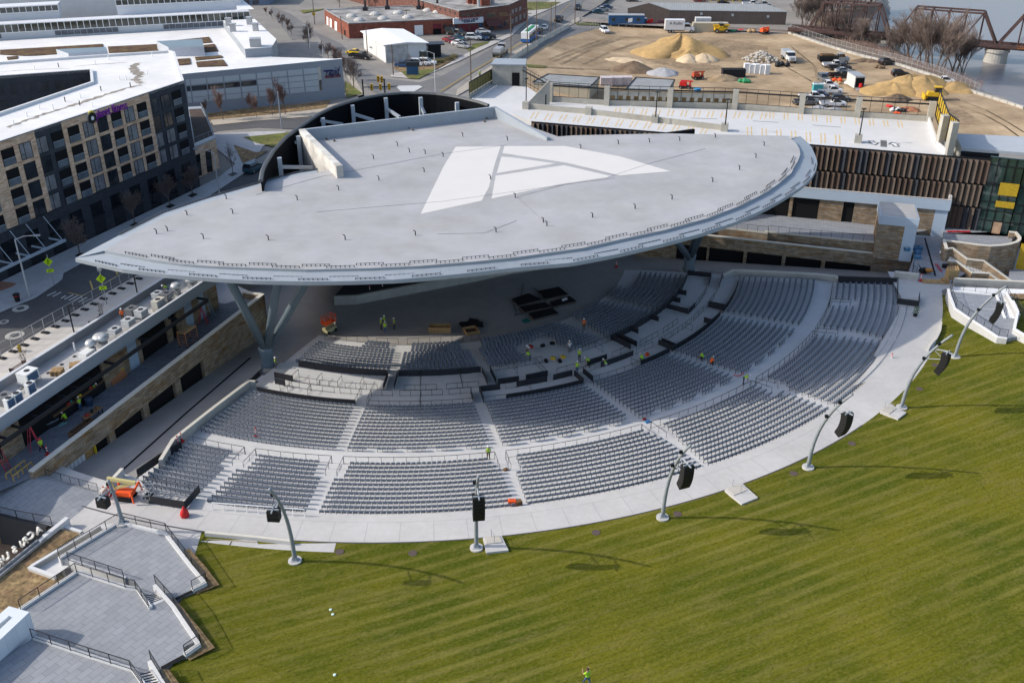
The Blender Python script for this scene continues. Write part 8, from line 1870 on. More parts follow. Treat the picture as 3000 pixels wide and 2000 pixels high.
rail('low black rail along the back of the near pavement',[G(*z2(530,1395),.14),G(*z2(1340,880),.14),G(*z2(2300,280),.14)],.8,False,m=mBlk,gap=3)
f=MB()
def gq(pts,off=.085):f.face([G(*q,off)for q in pts])
for pts in(((970,378),(985,375),(1190,418),(1175,425)),((1280,210),(1305,208),(1345,330),(1318,335)),((1638,25),(1660,22),(1698,118),(1672,122))):gq([z2(*q)for q in pts])
for k in range(7):a=Vector(z2(1190,420)).lerp(Vector(z2(1950,-30)),k/7);b=Vector(z2(1190,420)).lerp(Vector(z2(1950,-30)),(k+1)/7);gq([a,b,b+Vector((0,1.1)),a+Vector((0,1.1))])
f.build('road_marking',mYel,kind='structure');f=MB()
for a,b in(((870,458),(940,418)),((920,470),(1045,405)),((985,485),(1112,418)),((1120,512),(1245,442)),((1170,530),(1310,458)),((670,420),(800,362)),((750,432),(870,368)),((1045,500),(1170,430))):a,b=Vector(z2(*a)),Vector(z2(*b));gq([a,b,b+Vector((2.2,.9)),a+Vector((2.2,.9))])
f.build('crossing_marking',mWhP,kind='structure')
for i,(x,y,r,lb)in enumerate(((295,605,1.0,'round manhole with pale collar near the kerb of the left street'),(212,990,1.1,'round manhole with pale collar in the lit left street'),(57,797,.6,'small round manhole at the left edge of the street'))):p=G(*z2(x,y),.06);t=thing('manhole',lb,'manhole',p,group='manholes in the left street');MB().lathe([(r,0),(r,.02)],p,20).build('collar',mConcD,t);MB().lathe([(r*.5,.021),(r*.5,.03)],p,16).build('lid',mAsph,t)
sheet('brick_apron',[z2(0,215),z2(120,225),z2(245,245),z2(180,290),z2(0,355),z2(-200,400),z2(-200,215)],mat('apron_brick',(.30,.15,.10),.9,.2,3),off=.155,kind='structure')
AV=(lambda a,b:math.atan2(b.y-a.y,b.x-a.x))(G(1300,300),G(1640,40));LOT=AV-1.9
def car_at(kind,col,px,rz,lb,grp=None,site=False):parked(kind,col,G(*px,.09),rz,lb,None,grp)
z8=lambda x,y:(1180+x/7.84,60+y/7.84)
gL='cars in the brick building car park'
for kind,col,q,rz,lb in(('van','black',z8(1150,330),LOT,'black van beside the maroon roller door'),('suv','dark',z8(1310,335),LOT,'dark car right of the black van'),('hatch','red',z8(1085,490),LOT,'red car at the head of the diagonal row'),('sedan','teal',z8(1270,445),LOT,'teal car behind the red car'),('hatch','maroon',z8(1180,525),LOT,'maroon car second in the diagonal row'),('sedan','white',z8(1290,570),LOT,'white saloon third in the diagonal row'),('sedan','silver',z8(1390,625),LOT,'silver car nearest the planting bed'),('suv','white',z8(1630,440),LOT+.5,'white car beside the car park lawn'),('sedan','blue',z8(1800,440),LOT+.5,'blue car beside the car park lawn'),('suv','black',z8(1960,430),LOT+.5,'black car at the right end of the car park'),('hatch','white',z8(1840,300),LOT+.5,'white car near the brick building porch'),('sedan','blue',z8(20,1070),LOT+.4,'blue car left of the corner lawn'),('hatch','black',z8(165,1050),LOT+.4,'black car behind the blue sign'),('suv','white',z8(365,1040),LOT+.4,'white car in front of the white building'),('suv','white',z8(560,1025),LOT+.4,'second white car right of the slim tree')):car_at(kind,col,q,rz,lb,gL)
for kind,col,q,rz,lb in(('hatch','yellow',o01(900,500),AV+1.3,'yellow car parked on the side street'),('pickup','black',o01(966,540),AV-1.75,'black pickup parked on the side street'),('suv','teal',(745,500),R_(70),'dark teal car parked by the curved screen'),('suv','dark',o02(245,300),AV,'dark car beside the bus'),('sedan','white',o02(300,268),AV,'white car ahead of the bus on the avenue'),('pickup','black',o02(430,195),AV+3.14,'black pickup oncoming on the avenue'),('suv','dark',o02(606,88),AV+3.14,'dark car farthest along the avenue'),('hatch','teal',o02(790,122),.3,'teal car parked by the black fence, leftmost'),('sedan','silver',o02(835,100),.3,'silver car parked by the black fence, middle'),('sedan','blue',o02(870,80),.3,'blue car parked by the black fence, rightmost'),('suv','dark',o02(1100,14),0,'dark car on the far yard'),('suv','red',(1740+690/2.24,5),0,'red vehicle at the top edge beyond the shed'),('sedan','black',(1740+850/2.24,13),0,'dark saloon beyond the shed roof'),('pickup','white',(1740+1030/2.24,17),0,'white pickup beyond the shed, left one'),('pickup','silver',(1740+1105/2.24,19),0,'silver pickup beyond the shed, right one')):car_at(kind,col,q,rz,lb,'cars on the streets and yards')
s7=lambda x,y:(2280+x/3.055,130+y/3.055)
gV='vehicles parked on the building site'
for kind,col,q,rz,lb in(('pickup','white',s7(500,205),0,'white flat pickup just below the dump trailer'),('pickup','dark',s7(550,228),0,'dark pickup third in the right hand row'),('sedan','silver',s7(580,255),0,'silver car fourth in the right hand row'),('pickup','black',s7(560,298),0,'black bodied pickup beside the white trailer'),('suv','grey',s7(400,325),-1.5,'grey car seen from the front beside the blue box'),('pickup','white',s7(425,388),0,'white pickup behind the teal toilets'),('pickup','white',s7(465,438),0,'white crew pickup right of the teal toilets'),('sedan','blue',s7(370,468),0,'blue car behind the left fence column'),('pickup','white',s7(300,492),0,'white pickup half behind the left fence column'),('suv','dark',s7(555,510),0,'dark grey car above the nearest white pickup'),('pickup','grey',s7(255,540),0,'grey pickup nearest the left fence column'),('pickup','white',s7(490,555),0,'white pickup nearest the garage fence'),('suv','black',s7(1090,285),-.05,'black van with trailer by the river fence'),('suv','black',s7(965,180),.4,'black car by the river fence'),('pickup','white',(2760,245),-.15,'white pickup beyond the ochre sand mound'),('suv','white',o02(850,298),-1.3,'white car on the site near the blue trailer'),('pickup','maroon',o02(1380,240),3.1,'maroon pickup behind the white box truck')):car_at(kind,col,q,rz,lb,gV)
def big(px,rz,lb,nm,cat,boxes,wheels,r=.5):
 p=G(*px,.08);t=thing(nm,lb,cat,p,rz,'heavy vehicles and machines')
 for n_,m_,x0,x1,w_,z0,z1,tp_ in boxes:MB().hexa([(x0,-w_,z0),(x1,-w_,z0),(x1,w_,z0),(x0,w_,z0)],[(x0+tp_*.2,-w_+abs(tp_)*.12,z1),(x1-tp_,-w_+abs(tp_)*.12,z1),(x1-tp_,w_-abs(tp_)*.12,z1),(x0+tp_*.2,w_-abs(tp_)*.12,z1)]).build(n_,m_,t,local=True)
 for x,w_ in wheels:
  for s in(-1,1):wheel(t,x,s*w_,r,.35)
 return t
W_=PT['white'];K_=PT['black'];Y_=mat('plant_yellow',(.62,.38,.02),.5,.1,2)
def cab(m_,x0):return[('cab',m_,x0,x0+1.9,1.1,.7,1.9,.1),('cab_glass',mWin,x0+.1,x0+1.95,1.02,1.905,2.7,.5),('cab_roof',m_,x0,x0+1.5,1.0,2.706,2.85,.1),('bonnet',m_,x0+1.901,x0+3.1,1.0,.7,1.75,.15),('grille',mGalv,x0+3.08,x0+3.2,.6,.8,1.6,0)]
big(o02(1530,300),-.02,'white box truck with black script on its side','box_truck','truck',[('chassis',K_,-4.4,4.2,.5,.6,.9,0),('cargo_box',W_,-4.5,1.6,1.25,1.0,4.0,0)]+cab(W_,1.7),[(-3,1.05),(-2,1.05),(3.9,1.05)])
t_=bpy.data.objects[[o.name for o in bpy.data.objects if o.name.startswith('box_truck')][0]];OFF[t_.name]=(0,0,0)
place_text('script_lettering',"A Rollin'",1.25,mBlk,(-3.2,-1.27,2.6),(1,0,0),(0,0,1),t_,.01)
big((2309,178),-1.55,'white dump truck facing the garage on the sandy ground','dump_truck','truck',[('chassis',K_,-4,3.6,.5,.6,.9,0),('dump_body',PT['silver'],-4.2,.7,1.2,1.0,2.5,-.3)]+cab(W_,.9),[(-3,1.05),(-1.8,1.05),(3.1,1.05)])
big(s7(495,172),0,'black tipper truck loaded with earth at the top of the right row','tipper_truck','truck',[('chassis',K_,-4,3.6,.5,.6,.9,0),('dump_body',K_,-4.4,.6,1.2,1.0,2.2,-.3),('earth_load',mat('earth',(.12,.07,.035),.95,.3,1,bump=.5),-4,.3,1.0,2.201,2.6,.8)]+cab(PT['silver'],.9),[(-3,1.05),(-1.8,1.05),(3.1,1.05)])
big(o02(165,362),AV+math.pi,'white bus with blue skirt and green roof strip on the avenue','city_bus','bus',[('lower_body',mat('bus_blue',(.03,.12,.35),.4,0),-6,6,1.28,.35,1.3,.05),('window_band',mWin,-5.95,5.95,1.26,1.301,2.3,.05),('upper_body',W_,-6,6,1.27,2.301,3.0,.1),('roof_strip',mat('bus_green',(.03,.22,.08),.5,0),-4.5,4.5,.5,3.001,3.2,.1),('front_panel',W_,5.9,6.06,1.2,1.2,2.9,.02)],[(-3.5,1.1),(3.8,1.1)])
big((1466,162),AV,'flatbed truck with racks leaving along the avenue','flatbed_truck','truck',[('chassis',K_,-4,3.6,.5,.6,.9,0),('flat_bed',PT['grey'],-4.2,.7,1.2,1.0,1.5,0),('rack',mGalv,-3.8,.3,1.0,1.501,2.4,.3)]+cab(PT['silver'],.9),[(-3,1.05),(3.1,1.05)])
big(o02(1920,302),0,'yellow telehandler parked beside the tan container','telehandler','machine',[('body',Y_,-2.2,2.0,.9,.8,1.7,.2),('boom',Y_,-2.6,2.6,.3,2.0,2.5,.1),('cab',Y_,-.9,.5,1.0,1.701,2.2,.1),('cab_glass',mWin,-.85,.45,.95,2.201,2.9,.1)],[(-1.5,1.0),(1.5,1.0)],.62)
big((2736,292),2.95,'yellow bulldozer working at the foot of the ochre sand mound','bulldozer','machine',[('track',mTyre,-1.8,1.6,.35,.05,.9,.3),('body',Y_,-1.7,1.9,.85,.9,1.9,.2),('cab_glass',mWin,-1.3,.3,.8,1.901,3.0,.1),('cab_roof',Y_,-1.4,.4,.9,3.001,3.15,0),('blade',Y_,2.3,2.6,1.7,.1,1.3,0),('push_arm',Y_,1.6,2.4,.9,.4,.7,0),('left_track',mTyre,-1.9,1.7,1.25,.03,.85,.3)],[])
for px,c,rz,lb in((o02(2318,312),mOrange,.5,'orange boom lift at the far right of the yard'),(o02(1265,238),mRed,1,'red forklift right of the blue trailer'),(o02(1705,728),mat('machine_red',(.40,.07,.03),.6,.2,2),.2,'red brown drilling machine on the sandy ground'),(o02(1590,812),mRed,-.3,'red machine behind the garage fence')):
 big(px,rz,lb,'site_machine','machine',[('chassis',mBlk,-1.5,1.5,.8,.3,.7,.1),('engine_cover',c,-1.4,.4,.75,.701,1.6,.2),('arm',c,-1.2,1.9,.2,1.7,2.0,.2),('mast',c,1.0,1.4,.5,.701,1.9,.1)],[(-1,.85),(1,.85)],.38)
def boxy(px,s,rz,m_,lb,nm,cat,ribs=None,top=None,grp=None,lift=0):
 p=G(*px,.08+lift);t=thing(nm,lb,cat,p,rz,grp);MB().box((0,0,0),s).build('body',m_,t,local=True);MB().box((0,0,s[2]+.002),(s[0]+.1,s[1]+.1,.12)).build('top',top or m_,t,local=True)
 if ribs:f=MB();[f.box((x*s[0]/2*.95,-s[1]/2-.03,.1),(.1,.08,s[2]-.2))for x in[k/6-1 for k in range(13)]];f.build('ribs',ribs,t,local=True)
 return t
mTanC=mat('container_tan',(.45,.40,.30),.6,.08,1);mBlT=mat('trailer_blue',(.03,.10,.22),.5,.08,1)
t=boxy(o02(1047,222),(11.5,3,2.9),-.02,mBlT,'long blue site office trailer with white patch and pale roof','site_trailer','trailer',None,mGalv,lift=.7)
for x in(-4.2,0,3.8):MB().box((x,-1.53,1.2),(1.0,.06,.9)).build('window',mWin,t,local=True)
for x in(-2.5,2.3):MB().box((x,-1.53,.2),(.9,.06,2.0)).build('door',mBlT,t,local=True)
MB().hexa([(.5,-1.56,.7),(2,-1.56,.9),(2,-1.5,.9),(.5,-1.5,.7)],[(.5,-1.56,1.9),(2,-1.56,2.2),(2,-1.5,2.2),(.5,-1.5,1.9)]).build('white_patch',mWhite,t,local=True)
f=MB();[f.box((x,y,-.7),(.3,.3,.69))for x in(-5,-2.5,0,2.5,5)for y in(-1.2,1.2)];f.build('piers',mConcD,t,local=True)
boxy(o02(1815,290),(11,2.5,2.6),-.03,mTanC,'long tan shipping container behind the telehandler','shipping_container','container',mat('rib_tan',(.38,.33,.25),.6,0));boxy(o02(1750,235),(5,2.4,2.4),-.03,W_,'white container behind the tan one','shipping_container','container',mGalv)
boxy(o02(1217,238),(1.2,1.2,2.3),0,mBlT,'blue portable toilet at the end of the blue trailer','portable_toilet','toilet',None,mWhite);mTl=mat('toilet_teal',(.06,.35,.36),.5,.05,1)
for x,lb in((325,'left of the teal pair'),(367,'right of the teal pair')):boxy(s7(x,438),(1.2,1.2,2.2),0,mTl,'teal portable toilet on the site, '+lb,'portable_toilet','toilet',None,mat('toilet_cap',(.45,.55,.55),.5,0),'teal portable toilets')
t=boxy(s7(685,372),(2.6,5.2,2.9),.08,mat('trailer_white',(.55,.55,.53),.5,.05,1),'white box trailer with open rear and ramp on the site','box_trailer','trailer',None,mGalv,lift=.35);MB().box((0,-2.63,.2),(2.2,.05,2.4)).build('open_rear',mDark,t,local=True);MB().hexa([(-1.1,-4.4,-.3),(1.1,-4.4,-.3),(1.1,-2.65,.1),(-1.1,-2.65,.1)],[(-1.1,-4.4,-.22),(1.1,-4.4,-.22),(1.1,-2.65,.2),(-1.1,-2.65,.2)]).build('ramp',mGalv,t,local=True);MB().lathe([(.5,.3),(.4,1.2),(.1,1.3)],(.3,-2.7,0),8).build('red_load',mRed,t,local=True)
boxy(o02(2030,705),(6,2.4,1.9),-.02,mat('skip_black',(.02,.022,.028),.6,.1,2),'black open skip on the sandy ground','dumpster','skip',mBlk,mDark);boxy(s7(437,282),(1.8,.9,.6),0,mat('box_blue',(.03,.14,.3),.5,.1,2),'small blue tool chest on the site','tool_chest','tool chest')
boxy(o02(1700,885),(1.2,1.2,1.8),.3,mat('tank_blue',(.03,.22,.45),.5,.1,2),'blue tank behind the garage fence','water_tank','tank');boxy(o02(1780,905),(2.2,.8,.5),.3,MATS['tank_blue'],'low blue pump beside the blue tank','water_pump','pump')
for i in range(5):boxy(o02(2150+46*i,668+3*i),(1.35,1.6,2.3-.12*(i%2)),.05*i,mat('wrap_white',(.66,.67,.68),.5,.08,1),'white wrapped pallet load, %s of the row below the rubble'%['first','second','third','fourth','fifth'][i],'wrapped_pallet','pallet load',grp='white wrapped pallet loads')
for i in range(3):boxy(o02(865+90*i,785-2*i),(3,2.2,2.0),-.02,mat('wrap_pink',(.52,.46,.46),.6,.25,2.5),'%s pale wrapped stack between the two flat shelters'%WORD[i],'wrapped_stack','pallet load',grp='wrapped stacks by the shelters')
for pts,base,lb in((((185,757),(330,682),(810,712),(722,800)),860,'left'),(((1030,838),(1135,712),(1500,735),(1432,858)),900,'right')):
 z_=3.6;q=[P(*o02(*w_),z_).xy for w_ in pts];t=thing('flat_shelter','flat roofed tan shelter behind the garage fence, %s one'%lb,'shelter',(*q[0],0));cq=sum(q,Vector((0,0)))/4;MB().prism([cq+(w_-cq)*.96 for w_ in q],0,z_-.3).build('walls',brickmat('tan_ribbed',(.36,.33,.26),(.40,.37,.29),(.28,.25,.2),.35,6,.02,var=.05),t);MB().prism(q,z_-.298,z_).build('roof',mat('shelter_roof',(.26,.27,.27),.8,.12,.5,var2=.1),t);f=MB();f.wall(q if sum(q[i].x*q[(i+1)%4].y-q[(i+1)%4].x*q[i].y for i in range(4))>0 else q[::-1],.25,z_+.002,z_+.15,closed=True);f.build('roof_edge',mBlk,t)
def heap(px,rx,ry,h,m_,lb,seed,rough=.18,nm='earth_mound',k_=20):
 r=random.Random(seed);c=G(*px,.04);t=MB();ph=[r.uniform(0,6.28)for _ in range(6)];n=44
 for j in range(10):
  u=j/9
  for i in range(n):
   a=6.2832*i/n;w_=1+rough*(math.sin(a*2+ph[0])+.7*math.sin(a*3+ph[1])+.5*math.sin(a*7+ph[2]+u*3));x=rx*u*w_*math.cos(a);y=ry*u*w_*math.sin(a);zz=h*max(0,(1-u)**.85+rough*.55*math.sin(a*2+ph[3])*u*(1-u)*4+rough*.5*math.sin(a*5+u*6+ph[4])*(1-u)*u*3+rough*.45*abs(math.sin(a*8+u*3+ph[5]))*(1-u)*u*2+r.uniform(-.02,.02)*(u<1))
   t.v.append((c.x+x,c.y+y,c.z+(zz if j<9 else-.25)))
 for j in range(9):
  for i in range(n):a=j*n+i;b=j*n+(i+1)%n;t.f.append((a,a+n,b+n,b));t.m.append(0)
 o=t.build(nm,m_,smooth=True);tag(o,lb,'mound','heaps of earth and sand on the site')
mEarth=mat('brown_earth',(.17,.12,.08),.95,.3,1.2,bump=.7)
heap(o02(1540,480),11.5,12,5.2,mSand,'great ochre sand mound in the middle of the site',3,.2);heap(o02(1620,520),7,6,2.6,mSand,'lower shoulder of ochre sand in front of the great mound',8,.25)
for px,rx,ry,h,m_,lb,sd in((o02(1450,470),3.6,3,1.9,mSandP,'pale sand cone on the left flank of the great mound',1),(o02(1622,560),3.8,3.2,2.0,mSandP,'pale sand cone left of the front pair',2),(o02(1760,558),4.0,3.4,2.1,mSandP,'pale sand cone right of the front pair',4),(o02(1110,650),7,4,2.6,mEarth,'dark earth heap near the garage fence',5),(o02(1385,680),5,3.4,1.7,mGravel,'grey gravel heap behind the garage',6),(o02(1930,735),4.2,2.6,1.5,mDirt,'low earth heap below the black skip',7),(o02(1000,555),6,4,.6,mSandP,'flat scraped sand patch left of the dark heap',12),(s7(350,590),3.2,1.6,1.2,mGravel,'grey heap behind the fence, left',13),(s7(490,600),2.6,1.4,1.0,mGravel,'grey heap behind the fence, right',14),(s7(1050,505),4.2,2.4,1.7,mEarth,'dark cone of earth below the ochre mound',15),(s7(780,155),4.0,2.0,.9,mEarth,'brown earth near the river fence',16),(s7(1175,590),2.6,1.6,.9,mat('brick_rubble',(.30,.13,.07),.95,.4,2,bump=.6),'brick red rubble behind the garage fence',17)):heap(px,rx,ry,h,m_,lb,sd,.12 if h>1.4 else .2)
for px,rx,ry,h,lb,sd in((s7(1010,425),7,6,2.4,'left lobe',21),(s7(1150,390),8.5,7,3.4,'middle lobe',22),(s7(1290,405),8.5,7,3.6,'right lobe',23),((2790,262),6.5,4,2.0,'far right end',24)):heap(px,rx,ry,h,mSand,'ochre sand mound behind the bulldozer, '+lb,sd,.16)
mRut=mat('rut_soil',(.27,.195,.12),.95,.3,1,var2=.3,scale2=.2);f=MB()
def strip(pts,w_,off):
 q=lerp_list([G(*p,off)for p in pts],26)
 for i in range(25):
  a,b=q[i],q[i+1];d=(b-a).xy.normalized();n=Vector((-d.y,d.x,0))*w_*(.6+.4*math.sin(i*1.7)**2);f.face([a-n,b-n,b+n,a+n])
for pp in(((330,545),(600,440),(900,335)),((370,560),(640,455),(940,345)),((440,590),(760,430),(1000,350)),((640,590),(900,470),(1180,380)),((980,335),(1250,345),(1420,352)),((1300,600),(1600,640),(1900,560),(2300,520)),((1280,575),(1620,620),(1880,545),(2300,490)),((200,610),(700,632),(950,640))):
 pp=[o02(*q)for q in pp];strip(pp,.2,.075);strip([(x+3,y+2.5)for x,y in pp],.2,.075)
for pp in(((1700,890),(2000,1010),(2200,1120),(2352,1215)),((1660,935),(1980,1050),(2160,1150),(2352,1290)),((200,420),(420,600),(480,860)),((0,520),(300,690),(420,760))):
 pp=[T('03',*q)[0]for q in pp];strip(pp,.22,.075);strip([(x+6,y+4)for x,y in pp],.22,.075)
f.build('tyre_tracks',mRut,kind='structure')
for pp in((1730,365,1900,360,2130,385,2352,440,2352,490,2100,520,1900,560,1800,530,1760,450),(1190,505,1330,490,1480,510,1500,560,1640,590,1900,600,1960,640,1700,660,1400,600,1220,550),(760,580,880,520,1060,530,1040,560,900,560,840,590)):sheet('dark_soil',T('02',*pp),mat('dark_soil_mix',(.25,.18,.11),.95,.35,.7,bump=.6,var2=.3,scale2=.15),off=.065,kind='structure')
sheet('dark_soil',T('03',1600,990,1800,1010,1900,1080,1850,1150,1700,1130),MATS['dark_soil_mix'],off=.065,kind='structure')
mRub=mat('pale_rubble',(.44,.41,.36),.95,.25,2,obj=True);r2=random.Random(6);f=MB();c=G(2228,178,0)
for i in range(150):
 a=r2.uniform(0,6.28);u=r2.random()**.7;p=c+Vector((math.cos(a)*u*5,math.sin(a)*u*4,max(0,2.3*(1-u))));s=r2.uniform(.3,.8);f.lathe([(s*.5,0),(s*.7,s*.4),(s*.3,s*.8)],p,5)
tag(f.build('rubble_heap',mRub),'heap of pale broken concrete above the white wrapped loads','rubble',kind='stuff')
for i,(px,m_,s)in enumerate(((s7(1040,590),mWhite,1.4),(s7(1090,600),mBlk,1.5),(s7(1000,560),mRed,1.0),(s7(1055,625),mOrange,1.0),(s7(510,330),mOrange,1.7),(s7(540,350),mWood,1.3),(s7(615,350),mWhite,1.2),(s7(35,195),mBlk,2.2),(o02(2130,755),mat('coil_green',(.03,.25,.10),.6,.1,2),1.8),(o02(2110,285),mRed,1.3),(o02(2200,295),mWood,2.0),(o02(2030,292),MATS['coil_green'],1.2),(s7(905,215),mEarth,1.6))):
 p=G(*px,.05);k='pale debris' if m_ is mWhite else 'dark debris' if m_ in(mBlk,mEarth)else 'red debris' if m_ is mRed else 'orange debris' if m_ is mOrange else 'timber debris' if m_ is mWood else 'green coil'
 f=MB();[f.lathe([(s*.3,0),(s*.4,s*.25),(s*.15,s*.5)],p+Vector((r2.uniform(-s,s)*.7,r2.uniform(-s,s)*.5,0)),6)for _ in range(5)];tag(f.build('debris_pile',m_),k+' heaped on the site '+['left of the dark debris below the dark cone','right of the pale debris below the dark cone','left of the dark cone of earth','nearest the right garage fence','beside the grey car','next to the orange pile','at the open trailer','left of the dump truck','right of the black skip','right of the telehandler','at the right end of the yard','just right of the telehandler','by the river fence car'][i],'debris','loose piles on the site')
chain([G(*q,.05)for q in T('03',200,300,580,430,850,505,1200,590,1560,700,1930,862)],2.4,'long grey chain link fence along the river bank',40)
t=thing('concrete_barrier','row of pale concrete blocks along the foot of the river fence','barrier',G(2320,100));q=[G(x,y,0)for x,y in T('03',190,312,580,442,850,520,1200,605,1560,720,1800,830,2110,925,2352,1005)];Lq=lerp_list(q,40)
for a,b in zip(Lq[:-1],Lq[1:]):MB().bar(a.lerp(b,.03)+dz*.3,a.lerp(b,.97)+dz*.3,.7,.7).build('block',mConcD,t)
t=thing('avenue_fence','pale panel fence beside the avenue on the site edge','fence',G(*o02(0,565)));q=lerp_list([G(*o02(*w_),.1)for w_ in((-60,610),(130,478),(380,330),(520,262))],24);f=MB();[f.bar(a+dz*.7,b+dz*.7,.06,1.3)for a,b in zip(q,q[1:])];f.build('panels',mat('fence_pale',(.52,.50,.45),.8,.1,1),t);[MB().box(a,(.15,.15,1.6)).build('post',mConcD,t)for a in q[::2]]
chain([G(*o02(*w_),.05)for w_ in((520,260),(720,290),(860,200))],2.2,'short chain link fence by the site gate',8)
t=thing('black_wall','low black wall along the yard beyond the rail crossing','wall',G(*o02(660,150)));f=MB();f.wall([G(*o02(*w_)).xy for w_ in((655,158),(830,60),(905,0),(960,-30))],.3,0,1.6);f.build('panels',mBlk,t)
t=thing('railway_track','rusty railway track behind the building site','railway',G(*o02(1500,225)));f=MB()
for dy in(0,9):a,b=G(*o02(700,180+dy),.15),G(*T('03',400,295+dy)[0],.15);f.bar(a,b,.12,.16)
f.build('rails',mat('rail_rust',(.16,.10,.075),.8,.2,2),t);MB().face([G(*o02(650,172),.06),G(*T('03',380,288)[0],.06),G(*T('03',380,318)[0],.06),G(*o02(650,202),.06)]).build('ballast',mat('ballast',(.26,.22,.19),.95,.25,1),t)
mSigY=mat('signal_yellow',(.62,.36,.01),.5,0)
for i,(x,y,ty,ax)in enumerate(((988,890,730,320),(1185,860,725,-60))):
 p=G(*o01(x,y));h=zof(p,o01(x,ty)[1])-p.z;t=thing('traffic_signal',['black signal pole with long mast arm behind the curved screen','second black signal pole right of the mast arm'][i],'traffic light',p,group='traffic signals');MB().tube(p,p+dz*(h),.16,8).build('pole',mBlk,t);e=G(*o01(x+ax,y-10));z_=h*(.55 if i==0 else .95);e.z=p.z;MB().tube(p+dz*z_,e+dz*z_,.1,6).build('mast_arm',mBlk,t)
 for k in((.25,.5,.75)if i==0 else(.35,.9)):
  c=p.lerp(e,k)+dz*(z_-.75);MB().box(c,(.55,.4,1.4)).build('signal_head',mSigY,t);f=MB();[f.tube(c+Vector((0,-.21,.25+.42*j)),c+Vector((0,-.24,.25+.42*j)),.15,8)for j in range(3)];f.build('lenses',mBlk,t)
bm0,bm1=P(2365,94,1.5),P(2923,141,1.5);bd_=(bm1-bm0).normalized();bn_=Vector((-bd_.y,bd_.x,0));mRust=mat('bridge_rust',(.085,.052,.048),.85,.25,.8)
br=thing('truss_bridge','rusty steel truss railway bridge crossing the river','bridge',bm0);LB=(bm1-bm0).length
MB().bar(bm0-bd_*6+bn_*2.5,bm1+bd_*60+bn_*2.5,5.4,.5).build('deck',mRust,br);f=MB();[f.bar(bm0+bn_*o_+dz*.5-bd_*6,bm1+bd_*60+bn_*o_+dz*.5,.35,.9)for o_ in(-.2,5.2)];f.build('side_girders',mRust,br)
f=MB();[f.bar(bm0+bd_*k*1.4+bn_*.4+dz*.28,bm0+bd_*k*1.4+bn_*4.6+dz*.28,.3,.1)for k in range(int(LB/1.4)+40)];f.build('sleepers',mat('sleeper_grey',(.14,.12,.11),.9,.2,2),br)
for s0,s1 in((.0,.44),(.47,.985),(1.0,1.55)):
 for o_ in(0,5):
  f=MB();a,b=bm0+bd_*LB*s0+bn_*o_+dz*.9,bm0+bd_*LB*s1+bn_*o_+dz*.9;L=(b-a).length;n=6;H=8.2;X=lambda k,z_:a+bd_*(L*k/n)+dz*z_
  f.bar(X(0,0),X(1,H),.55,.5);f.bar(X(n,0),X(n-1,H),.55,.5);f.bar(X(1,H),X(n-1,H),.55,.5)
  for k in range(1,n):f.bar(X(k,0),X(k,H),.28,.3)
  for k in range(1,n-1):f.bar(X(k,H if k<n/2 else 0),X(k+1,0 if k<n/2 else H),.22,.22);f.bar(X(k,0 if k<n/2 else H),X(k+1,H if k<n/2 else 0),.1,.1)
  f.build('truss',mRust,br)
 f=MB()
 for k in range(1,n):p_=bm0+bd_*LB*(s0+(s1-s0)*k/n)+dz*(.9+H);f.bar(p_,p_+bn_*5,.25,.3)
 f.bar(bm0+bd_*LB*(s0+(s1-s0)/n)+dz*9.1,bm0+bd_*LB*(s0+(s1-s0)*2/n)+dz*9.1+bn_*5,.15,.15);f.build('top_bracing',mRust,br)
for s in(.455,1.0):c=bm0+bd_*LB*s+bn_*2.5;MB().lathe([(3.4,-5.5),(3.0,0),(3.4,.05),(3.4,.9)],Vector((c.x,c.y,0)),24).build('stone_pier',mConcD,br,smooth=False)
c=bm1+bd_*5-bn_*.45+dz*.2;place_text('graffiti','DANGEROUS',1.3,mat('graffiti_orange',(.42,.16,.04),.8,.2,3),c,bd_,(0,0,1),br,.02)
tz=lambda b,ty:max(3,zof(b,ty)-b.z)
r3=random.Random(21)
for i,(bx_,by_,ty,kd,lb)in enumerate(((735,770,430,'r1','nearest the awning'),(1238,492,150,'r2','second from the awning'),(1565,322,10,'r3','third from the awning'),(1770,222,-60,'r1','fourth from the awning'),(2140,30,-280,'y2','small one at the far end'))):p=G(*o1(bx_,by_),.14);sheet('tree_pit',[o1(bx_-50,by_+10),o1(bx_+5,by_-18),o1(bx_+50,by_-5),o1(bx_-5,by_+24)],mBlk,off=.15,kind='structure');tree(kd,p,tz(p,o1(bx_,ty)[1]),'bare street tree in front of the apartments, '+lb,'bare street trees by the apartments')
for i,(q,ty,lb)in enumerate(((z2(1500,775),z2(0,470)[1],'farther of two behind the roof'),(z2(402,1450),z2(0,1200)[1],'nearer of two behind the roof'))):p=G(*q,.14);tree('y1',p,tz(p,ty),'young slim bare tree on the near pavement, '+lb,'young trees on the near pavement')
for bx_,by_,ty,lb in((2050,1105,775,'tallest near the annex'),(1885,1065,890,'left of the tallest')):p=G(*o0(bx_,by_));tree('f1',p,tz(p,o0(bx_,ty)[1]),'russet upright bare tree before the transit wall, '+lb,'upright trees before the transit wall')
for bx_,by_,ty,lb in((150,1068,785,'second from the right'),(270,1055,690,'broad right hand one'),(8,1082,860,'third from the right'),(-40,1040,840,'fourth from the right')):p=G(*o01(bx_,by_));tree('f2' if bx_!=270 else 'f1',p,tz(p,o01(bx_,ty)[1]),'russet upright bare tree before the transit wall, '+lb,'upright trees before the transit wall')
p=G(*o01(490,455));tree('r2',p,tz(p,o01(0,190)[1]),'large spreading bare tree at the transit driveway','bare trees on the side street')
